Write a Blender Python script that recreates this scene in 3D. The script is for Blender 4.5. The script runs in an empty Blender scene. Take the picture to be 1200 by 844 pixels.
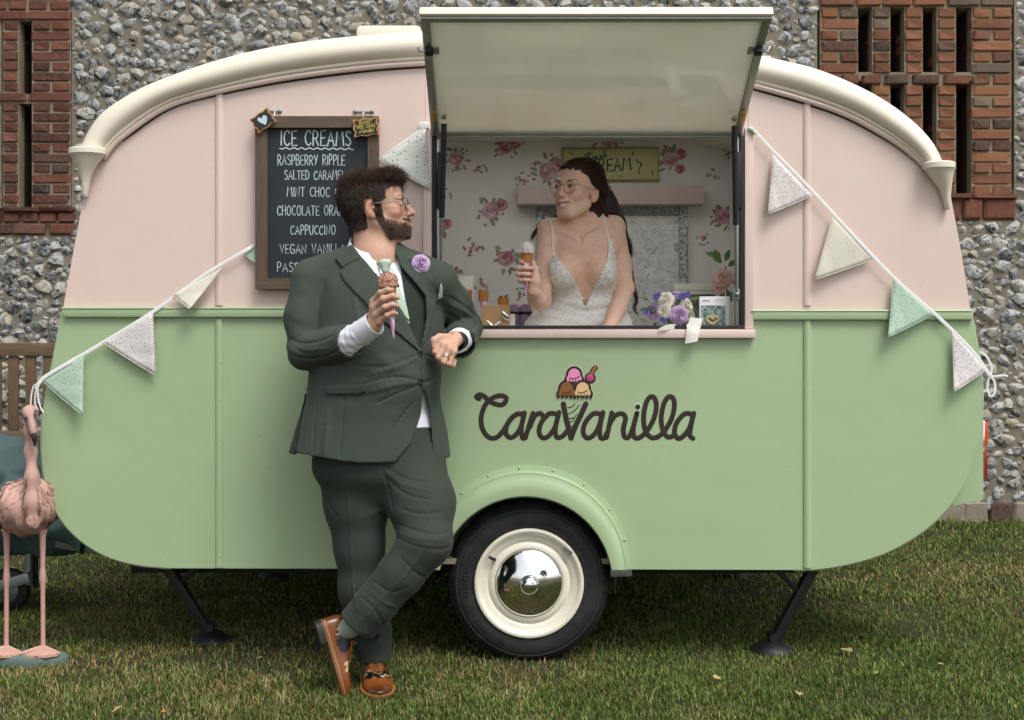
import bpy, bmesh, math, random
import numpy as np
from mathutils import Vector, Matrix, Euler

scene = bpy.context.scene
COL = scene.collection
R = math.radians
# ---------------------------------------------------------------- camera
F_PX, DIST, EYE = 1417.0, 4.5, 1.20          # focal length in 1200-px units, metres to the caravan side, eye height
cam_d = bpy.data.cameras.new('camera'); cam = bpy.data.objects.new('camera', cam_d); COL.objects.link(cam)
cam.location = (0, -DIST, EYE); cam.rotation_euler = (R(90), 0, 0)
cam_d.sensor_fit = 'HORIZONTAL'; cam_d.sensor_width = 36.0; cam_d.lens = F_PX / 1200 * 36
cam_d.shift_y = -22 / 1200; cam_d.clip_start = 0.05; cam_d.clip_end = 500
scene.camera = cam
# ---------------------------------------------------------------- light
SUN_EL, SUN_AZ = R(58), R(146)               # azimuth clockwise from +Y: in front and to the right
world = bpy.data.worlds.new('World'); scene.world = world; world.use_nodes = True
wt = world.node_tree; wt.nodes.clear()
w_out = wt.nodes.new('ShaderNodeOutputWorld'); w_bg = wt.nodes.new('ShaderNodeBackground')
w_sky = wt.nodes.new('ShaderNodeTexSky'); w_sky.sky_type = 'NISHITA'; w_sky.sun_disc = False
w_sky.sun_elevation = SUN_EL; w_sky.sun_rotation = SUN_AZ; w_sky.air_density = 1.0; w_sky.dust_density = 3.0
w_hs = wt.nodes.new('ShaderNodeHueSaturation'); w_hs.inputs['Saturation'].default_value = 0.30
wt.links.new(w_sky.outputs[0], w_hs.inputs['Color']); wt.links.new(w_hs.outputs[0], w_bg.inputs[0])
w_bg.inputs[1].default_value = 0.15
wt.links.new(w_bg.outputs[0], w_out.inputs[0])
sun_d = bpy.data.lights.new('sun', 'SUN'); sun = bpy.data.objects.new('sun', sun_d); COL.objects.link(sun)
sun_d.energy = 1.5; sun_d.angle = R(24); sun_d.color = (1.0, 0.955, 0.89)
sv = Vector((math.sin(SUN_AZ) * math.cos(SUN_EL), math.cos(SUN_AZ) * math.cos(SUN_EL), math.sin(SUN_EL)))
sun.rotation_euler = sv.to_track_quat('Z', 'Y').to_euler(); sun.location = (3, -4, 8)
scene.view_settings.view_transform = 'Standard'; scene.view_settings.look = 'None'
scene.view_settings.exposure = 0.48; scene.view_settings.gamma = 1.0
scene.render.engine = 'CYCLES'; scene.cycles.use_denoising = True
scene.cycles.max_bounces = 8; scene.cycles.transparent_max_bounces = 12

# ---------------------------------------------------------------- helpers
def S(Y): return F_PX / (DIST + Y)
def P(px, py, Y=0.0):
    s = S(Y); return Vector(((px - 600) / s, Y, EYE - (py - 400) / s))
def lin(c):
    if isinstance(c, str):
        c = c.lstrip('#'); c = [int(c[i:i+2], 16) / 255 for i in (0, 2, 4)]
        return tuple(v / 12.92 if v <= 0.04045 else ((v + 0.055) / 1.055) ** 2.4 for v in c)
    return tuple(c)
def rng_(seed): return random.Random(seed)

WO = {}                                      # world origin of every object made here
def place(o, parent, origin):
    WO[o.name] = Vector(origin)
    if parent is not None:
        o.parent = parent; o.location = Vector(origin) - WO[parent.name]
    else: o.location = Vector(origin)
def tag(o, label=None, cat=None, group=None, kind=None):
    if label: o['label'] = label
    if cat: o['category'] = cat
    if group: o['group'] = group
    if kind: o['kind'] = kind
    return o
def empty(name, loc, label=None, cat=None, group=None, parent=None):
    o = bpy.data.objects.new(name, None); COL.objects.link(o); o.empty_display_size = 0.05
    place(o, parent, loc); return tag(o, label, cat, group)
def link(name, me, mat, parent=None, origin=(0, 0, 0)):
    o = bpy.data.objects.new(name, me); COL.objects.link(o)
    if mat is not None and len(me.materials) == 0: me.materials.append(mat)
    place(o, parent, origin); return o
def to_mesh(name, V, Fc, smooth=40):
    me = bpy.data.meshes.new(name)
    if isinstance(V, np.ndarray):
        k = Fc.shape[1]; me.vertices.add(len(V)); me.vertices.foreach_set('co', V.astype(np.float32).ravel())
        me.loops.add(Fc.size); me.loops.foreach_set('vertex_index', Fc.astype(np.int32).ravel())
        me.polygons.add(len(Fc)); me.polygons.foreach_set('loop_start', np.arange(0, Fc.size, k, dtype=np.int32))
        me.update(calc_edges=True); me.validate()
    else:
        me.from_pydata([tuple(v) for v in V], [], Fc); me.update()
    if smooth:
        me.polygons.foreach_set('use_smooth', [True] * len(me.polygons))
        if smooth < 180: me.set_sharp_from_angle(angle=R(smooth))
    return me
def vcol(me, cols, name='Col'):
    a = me.color_attributes.new(name, 'FLOAT_COLOR', 'POINT')
    c = np.ones((len(me.vertices), 4), np.float32); c[:, :3] = cols
    a.data.foreach_set('color', c.ravel())

def catmull(pts, n=8, closed=False):
    p = [np.array(q, float) for q in pts]; out = []
    m = len(p)
    for i in range(m if closed else m - 1):
        if closed: a, b, c, d = p[i - 1], p[i], p[(i + 1) % m], p[(i + 2) % m]
        else:
            b, c = p[i], p[i + 1]
            a = p[i - 1] if i > 0 else 2 * b - c
            d = p[i + 2] if i + 2 < m else 2 * c - b
        for j in range(n):
            t = j / n
            out.append(0.5 * (2 * b + (c - a) * t + (2 * a - 5 * b + 4 * c - d) * t * t + (3 * b - a - 3 * c + d) * t ** 3))
    if not closed: out.append(p[-1])
    return np.array(out)
def resample(pts, n):
    p = np.array(pts, float); d = np.r_[0, np.cumsum(np.linalg.norm(np.diff(p, axis=0), axis=1))]
    t = np.linspace(0, d[-1], n)
    return np.stack([np.interp(t, d, p[:, i]) for i in range(p.shape[1])], 1)

class MB:
    """collects shapes in world coordinates and links them as one mesh object"""
    def __init__(s): s.V = []; s.F = []
    def add(s, V, Fc):
        b = len(s.V); s.V += [tuple(map(float, v)) for v in V]; s.F += [tuple(i + b for i in f) for f in Fc]; return s
    def box(s, lo, hi, bev=0.0, M=None):
        bm = bmesh.new(); bmesh.ops.create_cube(bm, size=1)
        sz = [hi[i] - lo[i] for i in range(3)]; c = [(hi[i] + lo[i]) / 2 for i in range(3)]
        for v in bm.verts: v.co = Vector([v.co[i] * sz[i] + c[i] for i in range(3)])
        if bev > 0: bmesh.ops.bevel(bm, geom=list(bm.edges), offset=min(bev, min(sz) * 0.45), segments=2, profile=0.6, affect='EDGES')
        if M is not None: bmesh.ops.transform(bm, matrix=M, verts=bm.verts)
        bm.verts.index_update(); s.add([v.co for v in bm.verts], [[v.index for v in f.verts] for f in bm.faces]); bm.free(); return s
    def bar(s, a, b, w, d, bev=0.002, up=(0, 1, 0)):
        """box beam from a to b; w across, d along 'up'"""
        a, b = Vector(a), Vector(b); z = (b - a); L = z.length; z.normalize()
        x = Vector(up).cross(z)
        if x.length < 1e-4: x = Vector((1, 0, 0))
        x.normalize(); y = z.cross(x)
        M = Matrix(((x.x, y.x, z.x, a.x), (x.y, y.y, z.y, a.y), (x.z, y.z, z.z, a.z), (0, 0, 0, 1)))
        return s.box((-w / 2, -d / 2, 0), (w / 2, d / 2, L), bev, M)
    def tube(s, pts, rad, n=10, squash=None, cap=True, round_=False):
        """tube along pts; rad number or list; squash=(axis vector, factor) flattens the section along a fixed axis"""
        p = [Vector(q) for q in pts]; m = len(p)
        r = [rad] * m if not hasattr(rad, '__len__') else list(rad)
        if round_:
            def ends(pp, rr, a, b):
                t = (pp[a] - pp[b]).normalized()
                return [(pp[a] + t * rr[a] * math.sin(q), rr[a] * math.cos(q)) for q in (R(35), R(65), R(86))]
            e0 = ends(p, r, 0, 1); e1 = ends(p, r, m - 1, m - 2)
            p = [q for q, _ in reversed(e0)] + p + [q for q, _ in e1]; r = [q for _, q in reversed(e0)] + r + [q for _, q in e1]; m = len(p)
        tn = [(p[min(i + 1, m - 1)] - p[max(i - 1, 0)]).normalized() for i in range(m)]
        ref = Vector((0, 0, 1)) if abs(tn[0].z) < 0.9 else Vector((1, 0, 0))
        x = tn[0].cross(ref).normalized(); V = []
        if squash: ax = Vector(squash[0]).normalized()
        for i in range(m):
            x = (x - tn[i] * x.dot(tn[i])); x = x.normalized() if x.length > 1e-6 else tn[i].orthogonal().normalized()
            y = tn[i].cross(x)
            for k in range(n):
                a = 2 * math.pi * k / n; o = (x * math.cos(a) + y * math.sin(a)) * r[i]
                if squash: o = o - ax * (o.dot(ax) * (1 - squash[1]))
                V.append(p[i] + o)
        Fc = [(i * n + k, i * n + (k + 1) % n, (i + 1) * n + (k + 1) % n, (i + 1) * n + k) for i in range(m - 1) for k in range(n)]
        if cap: Fc += [tuple(range(n - 1, -1, -1)), tuple((m - 1) * n + k for k in range(n))]
        return s.add(V, Fc)
    def lathe(s, prof, c=(0, 0, 0), axis='Y', n=48, M=None):
        """prof: (radius, along axis) pairs"""
        V = []; m = len(prof)
        for r, h in prof:
            for k in range(n):
                a = 2 * math.pi * k / n; u, v = r * math.cos(a), r * math.sin(a)
                q = Vector((u, h, v)) if axis == 'Y' else Vector((u, v, h)) if axis == 'Z' else Vector((h, u, v))
                V.append((M @ q if M is not None else q) + Vector(c))
        Fc = [(i * n + k, (i + 1) * n + k, (i + 1) * n + (k + 1) % n, i * n + (k + 1) % n) for i in range(m - 1) for k in range(n)]
        if axis == 'Z': Fc = [f[::-1] for f in Fc]
        return s.add(V, Fc)
    def loft(s, rings, closed=True, cap=True):
        n = len(rings[0]); m = len(rings); V = [q for r in rings for q in r]
        kk = range(n) if closed else range(n - 1)
        Fc = [(i * n + k, i * n + (k + 1) % n, (i + 1) * n + (k + 1) % n, (i + 1) * n + k) for i in range(m - 1) for k in kk]
        if cap and closed: Fc += [tuple(range(n - 1, -1, -1)), tuple((m - 1) * n + k for k in range(n))]
        return s.add(V, Fc)
    def poly(s, loops, y0, y1):
        """flat plate in XZ: loops of (x, z) (first outline, then holes), from y0 (front) to y1"""
        bm = bmesh.new(); es = []
        for lp in loops:
            vs = [bm.verts.new((q[0], y0, q[1])) for q in lp]
            es += [bm.edges.new((vs[i], vs[(i + 1) % len(vs)])) for i in range(len(vs))]
        r = bmesh.ops.triangle_fill(bm, edges=es, use_beauty=True, normal=(0, -1, 0))
        fs = [g for g in r['geom'] if isinstance(g, bmesh.types.BMFace)]
        for f in fs:
            f.normal_update()
            if f.normal.y > 0: f.normal_flip()
        if y1 is not None and y1 != y0:
            ex = bmesh.ops.extrude_face_region(bm, geom=fs)
            for g in ex['geom']:
                if isinstance(g, bmesh.types.BMVert): g.co.y = y1
            bmesh.ops.recalc_face_normals(bm, faces=bm.faces)
        bm.verts.index_update(); s.add([v.co for v in bm.verts], [[v.index for v in f.verts] for f in bm.faces]); bm.free(); return s
    def ball(s, c, r, sub=2, M=None):
        bm = bmesh.new(); bmesh.ops.create_icosphere(bm, subdivisions=sub, radius=1)
        rr = r if hasattr(r, '__len__') else (r, r, r)
        for v in bm.verts:
            q = Vector([v.co[i] * rr[i] for i in range(3)]); v.co = (M @ q if M is not None else q) + Vector(c)
        bm.verts.index_update(); s.add([v.co for v in bm.verts], [[v.index for v in f.verts] for f in bm.faces]); bm.free(); return s
    def build(s, name, mat, parent=None, smooth=40, origin=(0, 0, 0)):
        o3 = Vector(origin)
        V = [tuple(Vector(v) - o3) for v in s.V] if o3.length > 0 else s.V
        return link(name, to_mesh(name, V, s.F, smooth), mat, parent, origin)

# ---------------------------------------------------------------- materials
class NT:
    def __init__(s, name):
        s.m = bpy.data.materials.new(name); s.m.use_nodes = True; s.t = s.m.node_tree; s.t.nodes.clear()
        s.out = s.n('ShaderNodeOutputMaterial'); s.b = s.n('ShaderNodeBsdfPrincipled'); s.l(s.b.outputs[0], s.out.inputs[0])
    def n(s, t, **kw):
        x = s.t.nodes.new(t)
        for k, v in kw.items(): setattr(x, k, v)
        return x
    def l(s, a, b): s.t.links.new(a, b)
    def set(s, **kw):
        for k, v in kw.items():
            i = s.b.inputs[k.replace('_', ' ')]
            i.default_value = (*v, 1) if hasattr(v, '__len__') and len(v) == 3 and i.type == 'RGBA' else v
    def coord(s, kind='Object', scale=None):
        if kind == 'World': o = s.n('ShaderNodeNewGeometry').outputs['Position']
        else: o = s.n('ShaderNodeTexCoord').outputs[kind]
        if scale is not None:
            mp = s.n('ShaderNodeMapping'); mp.inputs['Scale'].default_value = scale; s.l(o, mp.inputs[0]); o = mp.outputs[0]
        return o
    def noise(s, co, scale, detail=4, rough=0.55, dist=0.0):
        x = s.n('ShaderNodeTexNoise'); x.inputs['Scale'].default_value = scale; x.inputs['Detail'].default_value = detail
        x.inputs['Roughness'].default_value = rough; x.inputs['Distortion'].default_value = dist
        s.l(co, x.inputs['Vector']); return x.outputs['Fac']
    def voro(s, co, scale, feature='F1', out='Distance', rnd=1.0):
        x = s.n('ShaderNodeTexVoronoi', feature=feature); x.inputs['Scale'].default_value = scale
        x.inputs['Randomness'].default_value = rnd
        s.l(co, x.inputs['Vector']); return x.outputs[out]
    def ramp(s, fac, stops, interp='LINEAR'):
        x = s.n('ShaderNodeValToRGB'); x.color_ramp.interpolation = interp
        e = x.color_ramp.elements
        while len(e) < len(stops): e.new(0.5)
        for i, (p, c) in enumerate(stops):
            e[i].position = p; c = lin(c) if not isinstance(c, (int, float)) else (c, c, c); e[i].color = (*c, 1)
        s.l(fac, x.inputs[0]); return x.outputs[0]
    def mix(s, fac, a, b, blend='MIX'):
        x = s.n('ShaderNodeMix', data_type='RGBA', blend_type=blend)
        for sock, v in ((x.inputs[0], fac), (x.inputs[6], a), (x.inputs[7], b)):
            if isinstance(v, (int, float)): sock.default_value = v
            elif isinstance(v, (tuple, str)): sock.default_value = (*lin(v), 1)
            else: s.l(v, sock)
        return x.outputs[2]
    def math(s, op, a, b=0.0):
        x = s.n('ShaderNodeMath', operation=op)
        for sock, v in ((x.inputs[0], a), (x.inputs[1], b)):
            if isinstance(v, (int, float)): sock.default_value = v
            else: s.l(v, sock)
        return x.outputs[0]
    def bump(s, h, strength=0.3, dist=0.01):
        x = s.n('ShaderNodeBump'); x.inputs['Strength'].default_value = strength; x.inputs['Distance'].default_value = dist
        s.l(h, x.inputs['Height']); s.l(x.outputs[0], s.b.inputs['Normal'])
    def color(s, o): s.l(o, s.b.inputs['Base Color'])
    def rough(s, o): s.l(o, s.b.inputs['Roughness'])

MAT = {}
def mat(name, col, rough=0.5, metal=0.0, var=0.12, vscale=8.0, bump=0.0, bscale=200.0, spec=0.5, coat=0.0, coords='World', sss=0.0, alpha=1.0):
    """plain surface: base colour with slow uneven tone, fine relief and uneven gloss"""
    if name in MAT: return MAT[name]
    t = NT(name); c = lin(col); co = t.coord(coords)
    nz = t.noise(co, vscale, 5, 0.6)
    t.color(t.mix(nz, tuple(v * (1 - var) for v in c), tuple(min(1, v * (1 + var)) for v in c)))
    t.set(Metallic=metal, Coat_Weight=coat); t.b.inputs['Specular IOR Level'].default_value = spec
    t.rough(t.ramp(t.noise(co, vscale * 3, 4), [(0.3, max(0, rough - 0.06)), (0.7, min(1, rough + 0.06))]))
    if bump: t.bump(t.noise(co, bscale, 3), bump, 0.004)
    if sss: t.set(Subsurface_Weight=sss, Subsurface_Scale=0.006); t.b.inputs['Subsurface Radius'].default_value = (1, 0.35, 0.2)
    MAT[name] = t.m; return t.m
def vmat(name, rough=0.6, bump=0.0, bscale=200, sss=0.0, spec=0.4, var=0.1, metal=0.0, sheen=0.0, attr='Col', vscale=40):
    """surface whose own colours are stored on the mesh"""
    if name in MAT: return MAT[name]
    t = NT(name); a = t.n('ShaderNodeAttribute', attribute_name=attr); co = t.coord('World')
    nz = t.noise(co, vscale, 4)
    f = t.ramp(nz, [(0.25, 1 - var), (0.75, 1.0)])
    t.color(t.mix(1.0, a.outputs['Color'], f, 'MULTIPLY'))
    t.set(Roughness=rough, Metallic=metal, Sheen_Weight=sheen); t.b.inputs['Specular IOR Level'].default_value = spec
    if bump: t.bump(t.noise(co, bscale, 3), bump, 0.003)
    if sss: t.set(Subsurface_Weight=sss, Subsurface_Scale=0.005); t.b.inputs['Subsurface Radius'].default_value = (1, 0.35, 0.2)
    MAT[name] = t.m; return t.m

# ---------------------------------------------------------------- sculpting: signed distances on a grid, drawn out by surface nets
class Field:
    def __init__(s, lo, hi, h):
        s.lo = np.array(lo, float); s.h = h
        s.n = np.ceil((np.array(hi, float) - s.lo) / h).astype(int) + 1
        s.f = np.full(s.n, 0.5, np.float32)
        s.ax = [(s.lo[i] + h * np.arange(s.n[i])).astype(np.float32) for i in range(3)]
    def reg(s, lo, hi):
        i0 = np.clip(np.floor((np.array(lo) - s.lo) / s.h).astype(int), 0, s.n - 1)
        i1 = np.clip(np.ceil((np.array(hi) - s.lo) / s.h).astype(int) + 1, 1, s.n)
        sl = tuple(slice(a, b) for a, b in zip(i0, i1))
        return sl, s.ax[0][sl[0]][:, None, None], s.ax[1][sl[1]][None, :, None], s.ax[2][sl[2]][None, None, :]
    def op(s, sl, d, k, mode):
        f = s.f[sl]
        if f.size == 0: return
        if mode == 'add':
            h = np.maximum(k - np.abs(f - d), 0) / k if k > 0 else 0
            s.f[sl] = np.minimum(f, d) - h * h * k * 0.25
        elif mode == 'sub':
            d = -d; h = np.maximum(k - np.abs(f - d), 0) / k if k > 0 else 0
            s.f[sl] = np.maximum(f, d) + h * h * k * 0.25
    def cone(s, a, b, ra, rb=None, k=0.02, mode='add', flat=None):
        """round cone from a to b; flat=(axis, factor>1) thins it along the axis"""
        rb = ra if rb is None else rb
        a = np.array(a, float); b = np.array(b, float); m = max(ra, rb) + k + 3 * s.h
        sl, X, Y, Z = s.reg(np.minimum(a, b) - m, np.maximum(a, b) + m)
        ba = b - a; L = max(ba.dot(ba), 1e-12)
        t = np.clip(((X - a[0]) * ba[0] + (Y - a[1]) * ba[1] + (Z - a[2]) * ba[2]) / L, 0, 1)
        dx, dy, dz = X - a[0] - t * ba[0], Y - a[1] - t * ba[1], Z - a[2] - t * ba[2]
        if flat is not None:
            ax = np.array(flat[0], float); ax /= np.linalg.norm(ax); q = (dx * ax[0] + dy * ax[1] + dz * ax[2]) * (flat[1] - 1)
            dx, dy, dz = dx + q * ax[0], dy + q * ax[1], dz + q * ax[2]
        s.op(sl, (np.sqrt(dx * dx + dy * dy + dz * dz) - (ra + (rb - ra) * t)).astype(np.float32), k, mode)
    def chain(s, pts, rad, k=0.02, mode='add', flat=None):
        for i in range(len(pts) - 1): s.cone(pts[i], pts[i + 1], rad[i], rad[i + 1], k, mode, flat)
    def ell(s, c, r, k=0.02, mode='add', M=None, rot=None):
        """ellipsoid; M places the frame, rot (euler degrees) turns it in the frame"""
        T = Matrix.Translation(Vector(c))
        if rot is not None: T = T @ Euler([R(q) for q in rot]).to_matrix().to_4x4()
        if M is not None: T = M @ T
        w = np.array(T.translation); m = max(r) + k + 3 * s.h
        sl, X, Y, Z = s.reg(w - m, w + m); I = np.array(T.inverted())
        r = np.array(r, float)
        q = [I[i, 0] * X + I[i, 1] * Y + I[i, 2] * Z + I[i, 3] for i in range(3)]
        k0 = np.sqrt(sum((q[i] / r[i]) ** 2 for i in range(3))); k1 = np.sqrt(sum((q[i] / r[i] ** 2) ** 2 for i in range(3)))
        s.op(sl, (k0 * (k0 - 1) / np.maximum(k1, 1e-6)).astype(np.float32), k, mode)
    def loft(s, st, k=0.02, mode='add', expand=0.0):
        """upright body: stations (z, cx, cy, rx, ry, turn in degrees) from low to high"""
        st = sorted(st); z = np.array([q[0] for q in st]); A = np.array(st, float)
        m = max(A[:, 3].max(), A[:, 4].max()) + k + expand + 3 * s.h
        lo = (A[:, 1].min() - m, A[:, 2].min() - m, z[0] - expand - k - 3 * s.h); hi = (A[:, 1].max() + m, A[:, 2].max() + m, z[-1] + expand + k + 3 * s.h)
        sl, X, Y, Z = s.reg(lo, hi); zz = Z.ravel()
        def it(j):
            tab = catmull([(z[i], A[i, j]) for i in range(len(z))], 6)
            return np.interp(zz, tab[:, 0], tab[:, 1])[None, None, :]
        cx, cy, rx, ry, an = [it(j) for j in range(1, 6)]; an = np.radians(an)
        u = (X - cx) * np.cos(an) + (Y - cy) * np.sin(an); v = -(X - cx) * np.sin(an) + (Y - cy) * np.cos(an)
        rx = rx + expand; ry = ry + expand
        k0 = np.sqrt((u / rx) ** 2 + (v / ry) ** 2); k1 = np.sqrt((u / rx ** 2) ** 2 + (v / ry ** 2) ** 2)
        d = k0 * (k0 - 1) / np.maximum(k1, 1e-6)
        d = np.maximum(d, np.maximum(z[0] - expand - Z, Z - z[-1] - expand))
        s.op(sl, d.astype(np.float32), k, mode)
    def sample(s, p):
        q = (np.asarray(p, float) - s.lo) / s.h; q = np.clip(q, 0, s.n - 1.001); i = q.astype(int); t = q - i; r = 0
        for dx in (0, 1):
            for dy in (0, 1):
                for dz in (0, 1):
                    w = (t[:, 0] if dx else 1 - t[:, 0]) * (t[:, 1] if dy else 1 - t[:, 1]) * (t[:, 2] if dz else 1 - t[:, 2])
                    r = r + w * s.f[i[:, 0] + dx, i[:, 1] + dy, i[:, 2] + dz]
        return r
    def grad(s, p, e=None):
        e = e or s.h; p = np.asarray(p, float)
        g = np.stack([s.sample(p + np.eye(3)[i] * e) - s.sample(p - np.eye(3)[i] * e) for i in range(3)], 1)
        return g / np.maximum(np.linalg.norm(g, axis=1, keepdims=True), 1e-9)
    def like(s, f): g = object.__new__(Field); g.lo = s.lo; g.h = s.h; g.n = s.n; g.ax = s.ax; g.f = f.astype(np.float32); return g
    def grid(s): return s.ax[0][:, None, None], s.ax[1][None, :, None], s.ax[2][None, None, :]

def poly_sdf(U, W, pts):
    """signed distance to a polygon in the plane (negative inside)"""
    d = None; sgn = np.ones(np.broadcast(U, W).shape, np.float32); n = len(pts)
    for i in range(n):
        a, b = pts[i], pts[i - 1]; ex, ey = b[0] - a[0], b[1] - a[1]
        wx, wy = U - a[0], W - a[1]; t = np.clip((wx * ex + wy * ey) / max(ex * ex + ey * ey, 1e-12), 0, 1)
        q = (wx - ex * t) ** 2 + (wy - ey * t) ** 2; d = q if d is None else np.minimum(d, q)
        c1, c2, c3 = W >= a[1], W < b[1], ex * wy > ey * wx
        sgn = np.where((c1 & c2 & c3) | (~c1 & ~c2 & ~c3), -sgn, sgn)
    return sgn * np.sqrt(d)

def nets(Fd, smooth=1):
    f = Fd.f; s = f < 0; n = f.shape
    cs = np.zeros((n[0] - 1, n[1] - 1, n[2] - 1), np.int8)
    offs = [(a, b, c) for a in (0, 1) for b in (0, 1) for c in (0, 1)]
    for a, b, c in offs: cs += s[a:n[0] - 1 + a, b:n[1] - 1 + b, c:n[2] - 1 + c]
    act = (cs > 0) & (cs < 8); ii = np.argwhere(act); idx = np.full(act.shape, -1, np.int32); idx[act] = np.arange(len(ii))
    acc = np.zeros((len(ii), 3)); cnt = np.zeros(len(ii))
    val = {o: f[ii[:, 0] + o[0], ii[:, 1] + o[1], ii[:, 2] + o[2]] for o in offs}
    for a in offs:
        for ax in range(3):
            if a[ax] == 0:
                b = tuple(a[j] + (j == ax) for j in range(3)); fa, fb = val[a], val[b]
                cr = (fa < 0) != (fb < 0); t = np.where(cr, fa / np.where(cr, fa - fb, 1), 0)
                for j in range(3): acc[:, j] += np.where(cr, a[j] + t * (j == ax), 0)
                cnt += cr
    V = Fd.lo + Fd.h * (ii + acc / cnt[:, None]); quads = []
    for ax in range(3):
        u, w = (ax + 1) % 3, (ax + 2) % 3
        lo = [slice(None)] * 3; hi = [slice(None)] * 3; lo[ax] = slice(0, -1); hi[ax] = slice(1, None)
        ch = s[tuple(lo)] != s[tuple(hi)]; e = np.argwhere(ch)
        e = e[(e[:, u] > 0) & (e[:, w] > 0) & (e[:, u] < n[u] - 1) & (e[:, w] < n[w] - 1)]
        if not len(e): continue
        def g(du, dw):
            q = e.copy(); q[:, u] += du; q[:, w] += dw; return idx[q[:, 0], q[:, 1], q[:, 2]]
        q = np.stack([g(-1, -1), g(0, -1), g(0, 0), g(-1, 0)], 1); inside = s[e[:, 0], e[:, 1], e[:, 2]]
        q[~inside] = q[~inside][:, ::-1]; quads.append(q)
    Q = np.concatenate(quads); Q = Q[(Q >= 0).all(1)]
    for _ in range(smooth): V = relax(V, Q)
    return V, Q
def relax(V, Q, w=0.5):
    A = np.zeros_like(V); c = np.zeros(len(V))
    for i in range(4):
        a, b = Q[:, i], Q[:, (i + 1) % 4]
        for j in range(3):
            A[:, j] += np.bincount(a, V[b, j], len(V)) + np.bincount(b, V[a, j], len(V))
        c += np.bincount(a, minlength=len(V)) + np.bincount(b, minlength=len(V))
    return V * (1 - w) + w * A / np.maximum(c, 1)[:, None]
def drop_small(V, Q, keep=200):
    """drops islands with few vertices (sculpting crumbs)"""
    p = np.arange(len(V))
    for _ in range(400):
        m = p[Q].min(1); q = p.copy()
        for i in range(4): np.minimum.at(q, Q[:, i], m)
        q = q[q]
        if (q == p).all(): break
        p = q
    cnt = np.bincount(p, minlength=len(V)); ok = cnt[p] >= keep
    Q = Q[ok[Q].all(1)]; used = np.zeros(len(V), bool); used[Q] = True; new = np.cumsum(used) - 1
    return V[used], new[Q]
def nobj(name, Fd, m, parent=None, smooth=1, cols=None, keep=60):
    V, Q = drop_small(*nets(Fd, smooth), keep=keep)
    me = to_mesh(name, V, Q, 180)
    if cols is not None: vcol(me, cols(V))
    o = link(name, me, m, parent); return o
def strands(name, paths, rad, m, parent, taper=0.25, n=3):
    """many hairs in one mesh: paths (N, K, 3), rad (N,)"""
    N, K, _ = paths.shape; tn = np.gradient(paths, axis=1); tn /= np.maximum(np.linalg.norm(tn, axis=2, keepdims=True), 1e-9)
    ref = np.array([0.31, 0.87, 0.38]); x = np.cross(tn, ref); x /= np.maximum(np.linalg.norm(x, axis=2, keepdims=True), 1e-9); y = np.cross(tn, x)
    rr = (rad[:, None] * np.linspace(1, taper, K)[None])[..., None]; V = []
    for k in range(n):
        a = 2 * math.pi * k / n; V.append(paths + (x * math.cos(a) + y * math.sin(a)) * rr)
    V = np.stack(V, 2).reshape(-1, 3); b = (np.arange(N)[:, None] * K + np.arange(K - 1)[None]).ravel() * n; Q = []
    for k in range(n):
        k2 = (k + 1) % n; Q.append(np.stack([b + k, b + k2, b + n + k2, b + n + k], 1))
    me = to_mesh(name, V, np.concatenate(Q), 180); return link(name, me, m, parent)
# ================================================================ people: shared pieces
def cut(fd, p, nrm, rad, k=0.003):
    """cuts off what lies beyond the plane at p (normal nrm), within a ball"""
    p = np.array(p, float); nrm = np.array(nrm, float); nrm /= np.linalg.norm(nrm)
    sl, X, Y, Z = fd.reg(p - rad, p + rad)
    pl = -((X - p[0]) * nrm[0] + (Y - p[1]) * nrm[1] + (Z - p[2]) * nrm[2]); sp = np.sqrt((X - p[0]) ** 2 + (Y - p[1]) ** 2 + (Z - p[2]) ** 2) - rad
    fd.op(sl, np.maximum(pl, sp).astype(np.float32), k, 'sub')
def surf(fd, px, py, y0=-0.9, y1=0.8):
    """where the line of sight through a picture point first meets the sculpted surface"""
    ys = np.linspace(y0, y1, 1400); pts = np.array([P(px, py, y) for y in ys]); ins = ((pts >= fd.lo) & (pts <= fd.lo + fd.h * (fd.n - 1))).all(1)
    v = np.where(ins, fd.sample(pts), 1.0); i = np.argmax(v < 0)
    return Vector(pts[i]) if v[i] < 0 else None
def band(fd, poly, lo, hi, Yp, side=None, rnd=0.0):
    """piece lying on fd between offsets lo..hi, inside a picture polygon taken at depth Yp"""
    w = [(P(x, y, Yp).x, P(x, y, Yp).z) for x, y in poly]; X, Y, Z = fd.grid()
    pd = poly_sdf(X[:, 0, 0][:, None], Z[0, 0, :][None, :], w)[:, None, :]
    f = np.maximum(np.maximum(fd.f - hi, lo - fd.f), pd)
    if side is not None: f = np.maximum(f, Y - side)
    return fd.like(f)
def wrinkle(fd, c, rad, dirv, freq, amp, bend=0.0, seed=0):
    """soft cloth folds around a place: waves running across dirv"""
    c = np.array(c, float); sl, X, Y, Z = fd.reg(c - rad, c + rad); d = np.array(dirv, float); d /= np.linalg.norm(d)
    r = np.random.RandomState(seed); x, y, z = X - c[0], Y - c[1], Z - c[2]
    q = x * d[0] + y * d[1] + z * d[2]; m = np.clip(1 - (x * x + y * y + z * z) / rad ** 2, 0, 1) ** 1.2
    w = np.sin(freq * q + bend * (x * 13 + z * 9 + y * 7) + 1.4 * np.sin(17 * x + 11 * z + seed)) + 0.4 * np.sin(1.9 * freq * q + 2 + bend * 20 * x)
    fd.f[sl] += (amp * w * m).astype(np.float32)
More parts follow.
